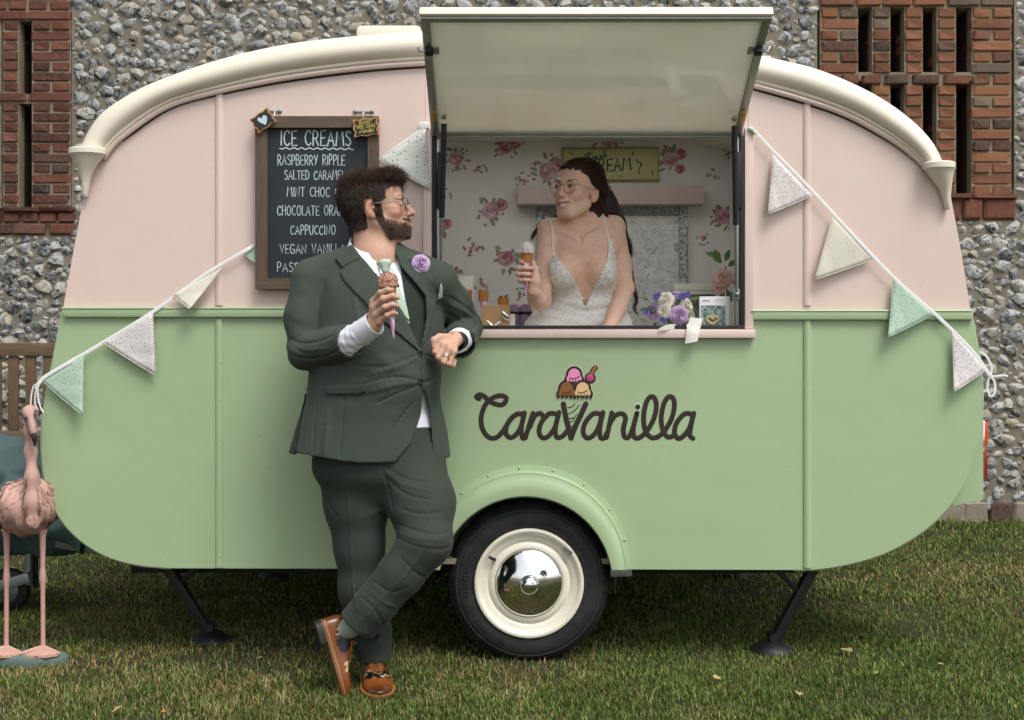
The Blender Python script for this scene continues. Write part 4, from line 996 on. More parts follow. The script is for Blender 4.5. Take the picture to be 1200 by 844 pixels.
MB().lathe([(0.001, -0.036), (0.05, -0.036), (0.06, -0.03), (0.065, -0.02)], (q.x, hy - 0.1, 0.096), n=32).build('hub', M_ZINC, jw, 50)
# ---- serving hatch: opening frame, flap, struts
fr = MB()
def plate(x0, x1, y0, y1, d0, d1, m, name, parent=van, bev=0.003):
    a, b = P(x0, y1, 0), P(x1, y0, 0); return MB().box((a.x, d0, a.z), (b.x, d1, b.z), bev).build(name, m, parent)
hframe = empty('opening_frame', (P(690, 0).x, 0, P(0, 390).z), parent=van)
plate(493, 884, 386, 396.5, -0.030, 0.004, M_PINK, 'sill', hframe, 0.008); plate(872, 882, 150, 385.6, -0.016, 0.004, M_PINK, 'side_trim', hframe); plate(496, 506, 150, 385.6, -0.016, 0.004, M_PINK, 'side_trim', hframe)
plate(506.5, 871.5, 381.5, 385.6, -0.012, 0.03, M_RUB, 'seal', hframe, 0.002); plate(506.5, 511.5, 160, 381.3, -0.012, 0.03, M_RUB, 'seal', hframe, 0.002); plate(866.5, 871.5, 160, 381.3, -0.012, 0.03, M_RUB, 'seal', hframe, 0.002)
plate(512, 514.5, 160, 381, -0.004, 0.035, M_ALU, 'inner_channel', hframe, 0.001); plate(862.5, 866, 160, 381, -0.004, 0.035, M_ALU, 'inner_channel', hframe, 0.001)
plate(506.5, 871.5, 152, 160, -0.010, 0.03, M_ALU, 'header', hframe, 0.002)
FH = Vector((0, -0.026, P(0, 159.5, -0.026).z)); FO = Vector((0, -0.55, P(0, 20, -0.55).z))
fl = FO - FH; LF = fl.length; fv = fl.normalized(); fn = Vector((0, -fv.z, fv.y))          # along the flap, and its underside normal (towards the viewer)
if fn.z > 0: fn = -fn
xa, xb = P(505.5, 0, -0.026).x, P(869, 0, -0.026).x
MF = Matrix(((1, 0, 0, 0), (0, fv.y, -fn.y, FH.y), (0, fv.z, -fn.z, FH.z), (0, 0, 0, 1)))    # local: x across, y along the flap, z away from the viewer
if MF.to_3x3().determinant() < 0: pass
flap = empty('hatch_flap', (0, FH.y, FH.z), parent=van)
def fbox(x0, x1, y0, y1, z0, z1, m, name, bev=0.003): return MB().box((x0, y0, z0), (x1, y1, z1), bev, MF).build(name, m, flap)
fbox(xa + 0.028, xb - 0.028, 0.015, LF - 0.028, 0.008, 0.012, M_WHITE, 'inner_panel', 0)
fbox(xa, xa + 0.028, 0, LF, 0.0, 0.03, M_ALU, 'edge_channel'); fbox(xb - 0.028, xb, 0, LF, 0.0, 0.03, M_ALU, 'edge_channel')
fbox(xa + 0.028, xb - 0.028, 0, 0.015, 0.001, 0.03, M_ALU, 'edge_channel'); fbox(xa + 0.028, xb - 0.028, LF - 0.028, LF, 0.001, 0.03, M_ALU, 'edge_channel')
fbox(xa - 0.001, xb + 0.001, 0.002, LF + 0.004, 0.0305, 0.034, M_WHITE, 'outer_skin', 0)
fbox(xa - 0.004, xb + 0.004, LF + 0.0005, LF + 0.016, -0.002, 0.030, M_CREAM, 'front_lip', 0.005)
M_CAR = mat('brush_seal', '#9a9c96', 0.95, var=0.5, vscale=300, bump=0.8, bscale=500)
fbox(xa, xb, LF - 0.010, LF + 0.004, -0.010, -0.0025, M_CAR, 'brush_strip', 0.002)
fbox(xa + 0.02, xb - 0.02, -0.003, 0.004, -0.006, 0.001, M_ALU, 'hinge', 0.002)
M_BRS = mat('zinc_yellow', '#b79a55', 0.4, 0.7)
for sx in (1, -1):
    X_ = lambda d: (xa + d) if sx > 0 else (xb - d)
    lo, hi = sorted((X_(0.030), X_(0.052))); fbox(lo, hi, 0.43, 0.46, -0.001, 0.0075, M_ZINC, 'strike_plate', 0.001)
    lo, hi = sorted((X_(0.006), X_(0.034))); fbox(lo, hi, 0.442, 0.468, -0.022, 0.0, M_BLK, 'latch', 0.006)
    a = MF @ Vector((X_(0.004), 0.455, -0.014)); MB().tube([a, a + Vector((-sx * 0.018, 0, 0.004)), a + Vector((-sx * 0.022, 0, 0.016))], 0.004, 8, round_=True).build('latch_hook', M_CHR, flap)
    lo, hi = sorted((X_(0.010), X_(0.026))); fbox(lo, hi, 0.09, 0.145, -0.012, 0.0, M_BRS, 'strut_bracket', 0.002)
for x_ in (0.08, 0.35, 0.65, 0.92):
    q = MF @ Vector((xa + (xb - xa) * x_, LF - 0.014, -0.0005)); MB().ball(q, 0.003, 1).build('rivet', M_ZINC, flap)
for sx, px, top, bot in ((1, 519, (520.5, 137), (516, 332)), (-1, 862, (860.5, 139), (863.5, 345))):
    t = P(*top, -0.13); b = P(*bot, -0.035); st = empty('gas_strut', b, parent=van)
    m1 = t.lerp(b, 0.60)
    MB().tube([t.lerp(b, 0.04), m1], 0.0105, 14).build('cylinder', M_BLK, st); MB().tube([m1, b], 0.0045, 10).build('rod', M_ZINC, st); MB().ball(t, 0.010, 2).build('ball_joint', M_ZINC, st); MB().ball(b, 0.010, 2).build('ball_joint', M_ZINC, st)
    MB().bar(P(px - 2 * sx, 178, -0.02), P(px - 3 * sx, 245, -0.02), 0.028, 0.012, 0.005).build('strut_cover', M_BLK, st)
    bb = MB().box((b.x - 0.012, -0.03, b.z - 0.02), (b.x + 0.012, 0.0, b.z + 0.02), 0.003); bb.build('mount', M_ZINC, st)

# ---- logo on the side: strokes of vinyl
M_LOGO = mat('logo_brown', '#2c2018', 0.4, var=0.08); M_LOGO_O = mat('logo_outline', '#c3d3ae', 0.45, var=0.05)
logo = empty('painted_logo', P(690, 515, -0.002), parent=van)
def L(zx, zy): return (530 + zx / 3.871, 410 + zy / 3.871)
LS = [([(122, 222), (110, 214), (124, 203), (146, 212), (162, 228), (190, 244), (225, 250), (243, 232), (242, 215), (215, 208), (175, 224), (146, 258), (131, 310), (138, 360), (165, 396), (200, 398), (232, 366), (262, 318), (292, 292), (318, 292)], 11.2),
      ([(318, 290), (286, 296), (252, 334), (243, 376), (262, 398), (288, 386), (312, 348), (326, 290)], 11.2), ([(328, 286), (314, 350), (318, 398), (332, 400)], 11.2),
      ([(332, 400), (340, 372), (366, 288)], 11.2), ([(352, 350), (372, 304), (398, 288), (414, 304)], 11.2),
      ([(476, 292), (440, 290), (404, 330), (394, 374), (412, 400), (440, 388), (466, 350), (482, 292)], 11.2), ([(484, 284), (468, 356), (474, 396), (500, 392), (520, 370)], 11.2),
      ([(504, 246), (512, 290), (526, 350), (540, 400)], 12.2), ([(538, 400), (562, 340), (586, 290), (606, 246)], 12.2),
      ([(676, 292), (640, 290), (604, 330), (594, 374), (612, 400), (640, 388), (664, 350), (680, 292)], 11.2), ([(684, 284), (670, 350), (672, 396), (690, 400), (700, 380)], 11.2),
      ([(700, 398), (712, 345), (724, 286)], 11.2), ([(712, 340), (738, 300), (770, 290), (786, 310), (776, 360), (782, 394), (800, 396), (818, 360), (838, 288)], 11.2),
      ([(838, 288), (822, 350), (824, 392), (846, 400), (880, 372), (912, 318), (926, 260), (918, 220), (898, 214), (878, 246), (868, 310), (876, 366), (900, 396), (930, 396), (964, 366), (996, 310), (1008, 250), (1000, 218), (980, 214), (960, 246), (948, 310), (956, 366), (980, 396), (1012, 386)], 11.2),
      ([(1086, 292), (1056, 290), (1020, 328), (1008, 376), (1026, 402), (1052, 388), (1078, 350), (1094, 292)], 11.2), ([(1096, 288), (1082, 350), (1078, 388), (1092, 402)], 11.2)]
def stroke(mb, pts, w, y, sq=0.12, n=8):
    q = catmull(pts, 7); mb.tube([P(*L(*p), y) for p in q], w / 3.871 / S(0), n, squash=((0, 1, 0), sq), round_=True)
mo = MB(); ml = MB()
for pts, w in LS: stroke(mo, pts, w + 4.8, 0.0004, 0.03); stroke(ml, pts, w, -0.0010, 0.035)
mo.ball(P(*L(842, 258), 0.0002), ((12 + 5) / 3.871 / S(0), 0.001, (12 + 5) / 3.871 / S(0)), 2); ml.ball(P(*L(842, 258), -0.0016), (12 / 3.871 / S(0), 0.0012, 12 / 3.871 / S(0)), 2)
for k, (a, b) in enumerate((((524, 262), (556, 244)), ((528, 290), (574, 252)), ((532, 312), (566, 292)), ((534, 328), (556, 306)), ((538, 346), (556, 330)))): stroke(ml, [a, ((a[0] + b[0]) / 2 + 4, (a[1] + b[1]) / 2 + 5), b], 2.0, -0.0016, 0.3)
mo.build('lettering_outline', M_LOGO_O, logo); ml.build('lettering', M_LOGO, logo)
def disc(name, pts, m, y0, parent=logo): return MB().poly([[xz(L(*p)) for p in pts]], y0, y0 + 0.0025).build(name, m, parent, 20)
def scoop_pts(cx, cy, r, b, grow=0):
    top = [(cx + (r + grow) * math.cos(a), cy - (r + grow) * math.sin(a)) for a in np.linspace(math.pi + 0.1, -0.1, 18)]
    n = 5; out = list(top)
    for k in range(n):
        x0 = cx + (r * 1.28 + grow) * (1 - 2 * k / n); x1 = cx + (r * 1.28 + grow) * (1 - 2 * (k + 1) / n)
        for a in np.linspace(0.1, math.pi - 0.1, 6): out.append(((x0 + x1) / 2 + (x0 - x1) / 2 * math.cos(a), cy + b * 0.45 + (b * 0.6 + grow) * math.sin(a)))
    return out
for cx, cy, r, nm, c, dz in ((553, 112, 30, 'scoop_strawberry', '#ee8fc0', 0), (519, 175, 31, 'scoop_chocolate', '#8a5a26', 0.0012), (591, 175, 31, 'scoop_vanilla', '#e3bd8a', 0.0024)):
    disc('scoop_halo', scoop_pts(cx, cy, r, 38, 12), M_LOGO_O, -0.0012 - dz * 0.1); disc('scoop_edge', scoop_pts(cx, cy, r, 38, 8), M_LOGO, -0.0030 - dz); disc(nm, scoop_pts(cx, cy, r - 2, 34, -1), mat(nm, c, 0.45, var=0.03), -0.0050 - dz)
    mb = MB(); stroke(mb, [(cx - 20, cy + 16), (cx - 8, cy + 20), (cx + 6, cy + 18), (cx + 22, cy + 10)], 2.4, -0.0052 - dz, 0.3); mb.build('scoop_line', M_LOGO, logo)
mb = MB(); stroke(mb, [(626, 122), (640, 92), (650, 82)], 12, -0.002, 0.1); mb.build('flake_edge', M_LOGO, logo); mb = MB(); stroke(mb, [(632, 110), (642, 92), (650, 82)], 7, -0.0036, 0.1); mb.build('flake', mat('flake_brown', '#9a622c', 0.45, var=0.03), logo)
mb = MB(); mb.ball(P(*L(626, 128), -0.003), (25 / 3.871 / 315, 0.0018, 25 / 3.871 / 315), 3); mb.build('cherry_edge', M_LOGO, logo); mb = MB(); mb.ball(P(*L(625, 128), -0.0042), (17 / 3.871 / 315, 0.0018, 17 / 3.871 / 315), 3); mb.build('cherry', mat('cherry_pink', '#c2407f', 0.45, var=0.03), logo)
# ================================================================ single-stroke hand lettering
GL = {'A': (.62, [[(0, 0), (.31, 1), (.62, 0)], [(.12, .36), (.5, .38)]]), 'B': (.52, [[(.02, 0), (.02, 1), (.34, .98), (.46, .78), (.32, .55), (.04, .52)], [(.3, .54), (.52, .36), (.42, .06), (.02, 0)]]),
 'C': (.56, [[(.54, .82), (.38, 1), (.14, .86), (.02, .5), (.14, .1), (.36, 0), (.56, .14)]]), 'D': (.56, [[(.02, 0), (.02, 1), (.36, .9), (.54, .55), (.42, .12), (.02, 0)]]),
 'E': (.48, [[(.48, 1), (.03, .98), (.02, 0), (.48, .02)], [(.03, .5), (.38, .52)]]), 'F': (.46, [[(.46, 1), (.02, .98), (.02, 0)], [(.02, .52), (.36, .53)]]),
 'G': (.6, [[(.54, .84), (.36, 1), (.12, .86), (.02, .48), (.14, .08), (.4, 0), (.58, .2), (.58, .42), (.34, .44)]]), 'H': (.56, [[(.02, 1), (.02, 0)], [(.54, 1), (.54, 0)], [(.02, .5), (.54, .54)]]),
 'I': (.10, [[(.05, 1), (.05, 0)]]), 'K': (.5, [[(.02, 1), (.02, 0)], [(.48, 1), (.04, .48), (.5, 0)]]), 'L': (.44, [[(.03, 1), (.02, 0), (.44, .03)]]),
 'M': (.74, [[(0, 0), (.1, 1), (.37, .34), (.62, 1), (.74, 0)]]), 'N': (.58, [[(.02, 0), (.03, 1), (.54, 0), (.56, 1)]]), 'O': (.62, [[(.34, 1), (.08, .82), (.02, .42), (.2, .02), (.46, .08), (.6, .5), (.5, .88), (.3, 1)]]),
 'P': (.48, [[(.03, 0), (.03, 1), (.34, .98), (.47, .76), (.34, .52), (.03, .46)]]), 'R': (.54, [[(.03, 0), (.03, 1), (.36, .98), (.46, .76), (.34, .54), (.04, .5)], [(.22, .5), (.54, 0)]]),
 'S': (.48, [[(.46, .86), (.28, 1), (.06, .86), (.08, .64), (.36, .46), (.46, .22), (.28, 0), (.02, .12)]]), 'T': (.56, [[(0, .98), (.56, 1)], [(.28, .99), (.27, 0)]]),
 'U': (.56, [[(.02, 1), (.04, .26), (.24, 0), (.46, .16), (.54, 1)]]), 'V': (.56, [[(0, 1), (.28, 0), (.56, 1)]]), 'X': (.5, [[(0, 1), (.5, 0)], [(.5, 1), (0, 0)]]), 'Y': (.54, [[(0, 1), (.26, .5)], [(.54, 1), (.2, 0)]]), ' ': (.42, [])}
ROUND = set('BCDGOPRSUJ')
def letter(mb, text, x0, x1, yb, h, w, Y, seed=0, slope=0.0, S_=None, sq=0.25, jit=0.04):
    """hand lettering between pixel columns x0..x1 with baseline yb and height h (pixels of the picture at depth Y)"""
    r = rng_(seed); gap = 0.2; tot = sum(GL[c][0] for c in text) + gap * (len(text) - 1); k = (x1 - x0) / tot; x = 0.0
    for c in text:
        cw, sts = GL[c]; dy = r.uniform(-jit, jit); sh = r.uniform(0.95, 1.06)
        for st in sts:
            q = [(x0 + (x + p[0] + r.uniform(-.012, .012)) * k, yb - (p[1] * sh + dy) * h + slope * (x + p[0]) * k) for p in st]
            q = catmull(q, 5) if c in ROUND else np.array(q)
            mb.tube([P(*p, Y) for p in q], [w * r.uniform(0.85, 1.15)] * len(q), 6, squash=((0, 1, 0), sq), round_=True)
        x += cw + gap

# ================================================================ inside of the caravan
IY = 1.90; si = S(IY)
M_CEIL = mat('interior_cream', '#e6e1d3', 0.5, var=0.05)
def paper_mat():
    t = NT('wallpaper'); co = t.coord('World'); nz = t.noise(co, 3, 4); f = t.noise(co, 260, 3, 0.7)
    t.color(t.mix(f, t.mix(nz, '#e3e2da', '#dad9d1'), '#eceae4')); t.set(Roughness=0.8); t.bump(f, 0.15, 0.002); return t.m
M_PAPER = paper_mat()
def I(px, py, dy=0.0): s = S(IY + dy); return Vector(((px - 600) / s, IY + dy, EYE - (py - 400) / s))
wx0, wx1 = I(628, 0).x, I(806, 0).x; wz0, wz1 = 1.12, I(0, 243).z
XL, XR, ZF, ZC_ = -1.12, 1.15, 0.385, 2.315
mb = MB()
for a, b, c, d in ((XL, wx0, ZF, ZC_), (wx1, XR, ZF, ZC_), (wx0, wx1, ZF, wz0), (wx0, wx1, wz1, ZC_)): mb.box((a, IY, c), (b, IY + 0.03, d))
backw = mb.build('back_wall', M_PAPER, van, 0)
def end_wall(x, sgn):
    mb = MB(); x0, x1 = (x - 0.03, x) if sgn < 0 else (x, x + 0.03)
    mb.box((x0, 0.03, ZF), (x1, IY, ZC_ - 0.13)); return mb.build('end_wall', M_PAPER, van, 0)
end_wall(XL, -1); end_wall(XR, 1)
mb = MB()
for a, b, c, d in ((-0.8, 0.97, 0.03, 0.55), (-0.8, 0.97, 1.45, IY), (-0.8, RLX0, 0.55, 1.45)): mb.box((a, c, 2.255), (b, d, 2.27))
mb.build('ceiling', M_CEIL, van, 0); MB().box((XL, 0.03, ZF - 0.02), (XR, IY, ZF)).build('cabin_floor', mat('lino', '#8a8378', 0.6), van, 0)
# roses printed on the wallpaper
PV, PF, PC = [], [], []
def pblob(cx, cy, rx, ry, ang, col, lev, n=12, wob=0.12, seed=0):
    r = rng_(seed); b = len(PV); ca, sa = math.cos(ang), math.sin(ang); ph = r.uniform(0, 6)
    for i in range(n):
        a = 2 * math.pi * i / n; k = 1 + wob * math.sin(3 * a + ph) + r.uniform(-wob, wob) * 0.5
        u, v = rx * k * math.cos(a), ry * k * math.sin(a); q = I(cx + u * ca - v * sa, cy + u * sa + v * ca); PV.append((q.x, IY - 0.0012 - lev * 0.0004, q.z)); PC.append(lin(col))
    PF.append(tuple(range(b, b + n))[::-1])
def pleaf(cx, cy, l, w, ang, seed):
    r = rng_(seed); col = r.choice(('#9aa382', '#a9b18f', '#8c9673', '#b5b89c')); lv = 0.2 + (seed * 7 % 23) * 0.11; pblob(cx, cy, l, w, ang, col, lv, 10, 0.08, seed); pblob(cx, cy, l * 0.8, w * 0.16, ang, '#7c8768', lv + 0.05, 8, 0.05, seed)
def prose(cx, cy, R_, tone, seed):
    r = rng_(seed); cols = {0: ('#b06f80', '#cb96a2', '#9a5569', '#dfbcc1'), 1: ('#cba2aa', '#dcbfc2', '#b98491', '#e8d6d5'), 2: ('#bb7c8d', '#d1a0aa', '#a46377', '#e0c4c7')}[tone]
    for k in range(6):
        a = k * 1.05 + r.uniform(-.2, .2); pblob(cx + R_ * .52 * math.cos(a), cy + R_ * .48 * math.sin(a), R_ * .58, R_ * .46, a + 1.5, cols[r.choice((0, 1, 1))], 3 + k * 0.5, 12, 0.14, seed + k)
    for k in range(6):
        a = k * 1.25 + r.uniform(-.3, .3); d = R_ * (.55 - .06 * k); pblob(cx + d * math.cos(a), cy + d * math.sin(a) * .9, R_ * .34, R_ * .15, a + 1.4, cols[r.choice((2, 3, 1, 2))], 7 + k * 0.5, 10, 0.14, seed + 20 + k)
    for k in range(4):
        a = k * 1.7 + r.uniform(0, 1); d = R_ * .2; pblob(cx + d * math.cos(a), cy + d * math.sin(a), R_ * .2, R_ * .08, a + 1.2, cols[2 if k % 2 else 0], 11 + k * .5, 8, 0.1, seed + 40 + k)
def cluster(cx, cy, k, seed, n=1):
    r = rng_(seed)
    for i in range(13):
        a = r.uniform(0, 6.28); d = k * r.uniform(0.9, 1.65); pleaf(cx + d * math.cos(a), cy + d * math.sin(a), k * .42, k * .19, a + r.uniform(-.6, .6), seed * 50 + i)
    if n > 1: prose(cx + k * 1.15, cy - k * .6, k * .72, 0, seed * 31 + 5); 
    if n > 2: prose(cx + k * 1.1, cy + k * 1.1, k * .6, 0, seed * 31 + 9)
    prose(cx, cy, k, r.choice((1, 2)), seed * 31)
    for i in range(4):
        a = r.uniform(0, 6.28); d = k * r.uniform(1.3, 1.7); pblob(cx + d * math.cos(a), cy + d * math.sin(a), k * .2, k * .15, a, '#bd8692', 2.8 + i * .05, 8, 0.1, seed * 9 + i)
def sprig(cx, cy, k, seed):
    r = rng_(seed)
    for i in range(5):
        a = r.uniform(0, 6.28); pblob(cx + k * math.cos(a) * r.uniform(.1, .9), cy + k * math.sin(a) * r.uniform(.1, .9), k * .34, k * .24, a, r.choice(('#b5798a', '#c89aa4')), 3 + i * .3, 9, .15, seed + i); pleaf(cx + k * math.cos(a + 2) * 1.2, cy + k * math.sin(a + 2) * 1.2, k * .38, k * .16, a, seed + 70 + i)
for i, (x, y, k, n) in enumerate(((535, 186, 9, 1), (592, 172, 9, 2), (643, 201, 12, 2), (575, 247, 11, 2), (593, 303, 10, 1), (786, 187, 10, 3), (848, 254, 10, 2), (712, 160, 12, 1), (513, 268, 9, 2), (858, 172, 9, 1), (700, 100, 11, 2), (620, 110, 10, 3), (470, 150, 11, 2), (470, 310, 10, 3), (905, 190, 10, 2), (920, 320, 11, 2), (512, 100, 10, 2), (820, 100, 10, 3))): cluster(x, y, k, i + 1, n)
for i, (x, y, k) in enumerate(((563, 200, 6), (613, 211, 7), (555, 290, 9), (530, 318, 9), (618, 306, 6), (836, 205, 6), (824, 280, 6), (563, 332, 7), (760, 160, 5), (520, 230, 7), (610, 345, 6), (612, 165, 5))): sprig(x, y, k, 300 + i * 9)
me = to_mesh('wallpaper_print', PV, PF, 0); vcol(me, np.array(PC)); link('wallpaper_print', me, vmat('wallpaper_ink', 0.8, var=0.2), backw)
# rear window: frame, patterned glass, lace edging, pink pelmet
M_WF = mat('window_frame_grey', '#9aa0a0', 0.5, var=0.08)
win = empty('rear_window', ((wx0 + wx1) / 2, IY, wz0), parent=van)
for a, b, c, d in ((wx0, wx0 + 0.045, wz0, wz1), (wx1 - 0.045, wx1, wz0, wz1), (wx0 + 0.045, wx1 - 0.045, wz0, wz0 + 0.045), (wx0 + 0.045, wx1 - 0.045, wz1 - 0.045, wz1)):
    MB().box((a, IY - 0.012, c), (b, IY + 0.035, d), 0.004).build('frame_bar', M_WF, win)
def glass_mat():
    t = NT('patterned_glass'); co = t.coord('World', (1, 1, 1)); v = t.voro(co, 16, 'SMOOTH_F1'); w_ = t.n('ShaderNodeTexWave', wave_type='RINGS'); 
    v2 = t.voro(co, 34); nz = t.noise(co, 30, 4, 0.6, 1.5)
    rings = t.math('SINE', t.math('MULTIPLY', v, 55.0)); h = t.math('ADD', t.math('MULTIPLY', rings, 0.5), t.math('ADD', t.math('MULTIPLY', v2, 1.2), nz))
    f = t.ramp(h, [(0.15, '#b9bebe'), (0.55, '#e0e3e2'), (0.95, '#ffffff')])
    tr = t.n('ShaderNodeBsdfTranslucent'); t.l(f, tr.inputs[0]); t.color(f); t.set(Roughness=0.35); t.bump(h, 0.5, 0.01)
    mx = t.n('ShaderNodeMixShader'); mx.inputs[0].default_value = 0.92; t.l(t.b.outputs[0], mx.inputs[1]); t.l(tr.outputs[0], mx.inputs[2])
    tp = t.n('ShaderNodeBsdfTransparent'); m2 = t.n('ShaderNodeMixShader'); m2.inputs[0].default_value = 0.10; t.l(mx.outputs[0], m2.inputs[1]); t.l(tp.outputs[0], m2.inputs[2]); t.l(m2.outputs[0], t.out.inputs[0]); return t.m
MB().add([(wx0 + 0.045, IY + 0.012, wz0 + 0.045), (wx1 - 0.045, IY + 0.012, wz0 + 0.045), (wx1 - 0.045, IY + 0.012, wz1 - 0.045), (wx0 + 0.045, IY + 0.012, wz1 - 0.045)], [(0, 1, 2, 3)]).build('pane', glass_mat(), win, 0)
M_LACE = mat('lace', '#e9e9e6', 0.85, var=0.1)
r = rng_(61)
for px in (632, 802):
    mb = MB(); y = 250
    while y < 400:
        for k in range(4):
            a = r.uniform(0, 6.28); c = I(px + r.uniform(-4, 4), y + r.uniform(-3, 3), -0.03); rr = r.uniform(1.2, 3.6) / si
            mb.tube([c + Vector((rr * math.cos(t), 0.001 * math.sin(3 * t), rr * math.sin(t))) for t in np.linspace(a, a + 4.6, 12)], 0.0020, 5)
        y += 7
    mb.build('lace_edging', M_LACE, win)
mb = MB()
for i in range(22):
    c = I(632 + i * 8.0, 244.5 + 2 * math.sin(i * 1.7), -0.03); rr = (3.2 + 1.2 * math.sin(i * 2.3)) / si
    mb.tube([c + Vector((rr * math.cos(t), 0.0, rr * math.sin(t))) for t in np.linspace(i, i + 4.4, 12)], 0.0018, 5)
mb.build('lace_edging', M_LACE, win)
a, b = I(606, 239.5, -0.12), I(826, 217, -0.12); MB().box((a.x, IY - 0.12, a.z), (b.x, IY - 0.002, b.z), 0.008).build('pelmet', mat('pelmet_pink', '#bfaea6', 0.6, var=0.08), van)
for px in (640, 700, 790): q = I(px, 233, -0.121); MB().ball(q, 0.004, 1).build('screw', M_ZINC, van)
# serving counter
MB().box((-0.55, 0.032, 1.195), (1.1, 0.46, 1.228), 0.006).build('counter_top', mat('counter', '#d8d4c8', 0.35), van); MB().box((-0.55, 0.40, ZF), (1.1, 0.42, 1.195)).build('counter_front', M_CEIL, van, 0)
CT = 1.228
# tin sign on the wall above the pelmet
sgY = IY - 0.02
sign = empty('tin_sign', P(715, 212, sgY), 'yellow tin sign reading Fresh Ice Cream on the floral wallpaper', 'sign')
M_YEL = mat('sign_yellow', '#bcb980', 0.45, var=0.14, vscale=9, coat=0.1)
a, b = P(657.5, 212.5, sgY), P(772.5, 172.5, sgY); MB().box((a.x, sgY, a.z), (b.x, sgY + 0.012, b.z), 0.004).build('plate', M_YEL, sign)
rim_ = [P(659.5, 174, sgY - 0.001), P(771, 174, sgY - 0.001), P(771, 211, sgY - 0.001), P(659.5, 211, sgY - 0.001), P(659.5, 174, sgY - 0.001)]
MB().tube(rim_, 0.003, 6).build('border', mat('sign_olive', '#6f7040', 0.5), sign)
M_SGN = mat('sign_green', '#1f5a44', 0.5); M_SBK = mat('sign_black', '#23231d', 0.5)
mb = MB()
FR = [[(685, 183), (689, 180), (694, 180.5)], [(690, 181), (688, 187), (685, 189)], [(686, 184.6), (691, 184)], [(693, 188), (695, 184.5), (697, 183.6)], [(697.5, 186.4), (700, 184.6), (698.5, 183.4), (697.2, 186), (701, 187)], [(705.5, 182.6), (703, 183.2), (704.6, 185.2), (702.5, 186.2)], [(709, 176.5), (707.4, 185)], [(707.6, 183), (710, 181.6), (710.4, 184.6)]]
for st in FR: mb.tube([P(*q, sgY - 0.001) for q in catmull(st, 4)], 0.0042, 6, squash=((0, 1, 0), 0.3), round_=True)
mb.build('script_lettering', M_SGN, sign); mb = MB()
letter(mb, 'ICE CREAM', 664, 739, 204.5, 14, 0.0048, sgY - 0.001, 5, -0.075, jit=0.01)
mb.build('lettering', M_SBK, sign); mb = MB()
for st in ([(745.5, 187), (748, 189.5), (751.5, 191), (752, 194)], [(751.5, 191), (750, 196), (748.5, 200), (748.6, 204)], [(748, 189.5), (746.6, 191.5)], [(668, 179), (671, 182)], [(742, 178), (741, 182)], [(728, 206), (728.5, 208)], [(764.5, 200), (764.7, 205)]): mb.tube([P(*q, sgY - 0.001) for q in catmull(st, 4)], 0.003, 6, squash=((0, 1, 0), 0.3), round_=True)
mb.build('doodle', M_SBK, sign)

# ---- things on the counter
M_WAF = mat('waffle', '#bf7d3b', 0.75, var=0.25, vscale=90, bump=0.6, bscale=160); M_PAPERCUP = mat('paper_cup_white', '#efece0', 0.55, var=0.04)
def wrap_mat():
    t = NT('cone_wrapper'); co = t.coord('Object', (1, 1, 1)); sx = t.n('ShaderNodeSeparateXYZ'); t.l(co, sx.inputs[0])
    ang = t.math('ARCTAN2', sx.outputs[1], sx.outputs[0]); s_ = t.math('SINE', t.math('ADD', t.math('MULTIPLY', ang, 2.0), t.math('MULTIPLY', sx.outputs[2], 120.0)))
    t.color(t.mix(t.ramp(s_, [(0.60, 0.0), (0.66, 1.0)]), '#e8a3d2', '#f3e9f0')); t.set(Roughness=0.5); return t.m
M_WRAP = wrap_mat()
def cone_thing(c, h, r, label, name='waffle_cone', axis=(0, 0, 1), scoop=None, scoop_r=0.0, ragged=True, group=None, wafer=0.022, seed=1, wrap0=0.0):
    """wafer cone in a pink wrapper: tip at c, pointing along axis; scoop material adds a ball on top"""
    ax = Vector(axis).normalized(); M = Matrix.Translation(Vector(c)) @ ax.to_track_quat('Z', 'Y').to_matrix().to_4x4()
    root = empty(name, c, label, 'ice cream' if scoop else 'cone', group); rr = rng_(seed)
    zt = h; zw = h - wafer
    wo = MB().lathe([(0.0005, 0), (r * 0.08, 0.002), (r * zw / zt, zw), (r * zw / zt - 0.001, zw + 0.0005)], (0, 0, 0), 'Z', 24).build('wrapper', M_WRAP, root, 60); wo.matrix_local = Matrix.Translation(-Vector(c)) @ M
    V = []; n = 24; mb = MB()
    for i, (rad, z) in enumerate(((r * 0.90, zw - 0.01), (r * 0.93, zw), (r * 1.02, zt), (r * 0.92, zt), (r * 0.82, zw))):
        for k in range(n):
            a = 2 * math.pi * k / n; zz = z + (rr.uniform(-0.004, 0.003) if ragged and z == zt else 0); V.append((rad * math.cos(a), rad * math.sin(a), zz))
    mb.add(V, [(i * n + k, i * n + (k + 1) % n, (i + 1) * n + (k + 1) % n, (i + 1) * n + k) for i in range(4) for k in range(n)] + [tuple(4 * n + k for k in range(n))])
    w = mb.build('wafer', M_WAF, root, 50); w.matrix_local = Matrix.Translation(-Vector(c)) @ M
    if scoop:
        bm = bmesh.new(); bmesh.ops.create_icosphere(bm, subdivisions=4, radius=1)
        for v in bm.verts:
            q = v.co; k = 1 + 0.05 * math.sin(5 * q.x + 3 * q.z) + 0.045 * math.sin(9 * q.y + 4 * q.x + 1) + 0.03 * math.sin(17 * q.z + 11 * q.x)
            if q.z < -0.25: k *= 1.10 + 0.08 * math.sin(7 * math.atan2(q.y, q.x))
            v.co = Vector((q.x * k, q.y * k, max(q.z * k, -0.55))) * scoop_r
        me = bpy.data.meshes.new('scoop'); bm.to_mesh(me); bm.free(); me.polygons.foreach_set('use_smooth', [True] * len(me.polygons))
        o = link('scoop', me, scoop, root); o.matrix_local = Matrix.Translation(-Vector(c)) @ M @ Matrix.Translation((0, 0, zt + scoop_r * 0.42))
    return root
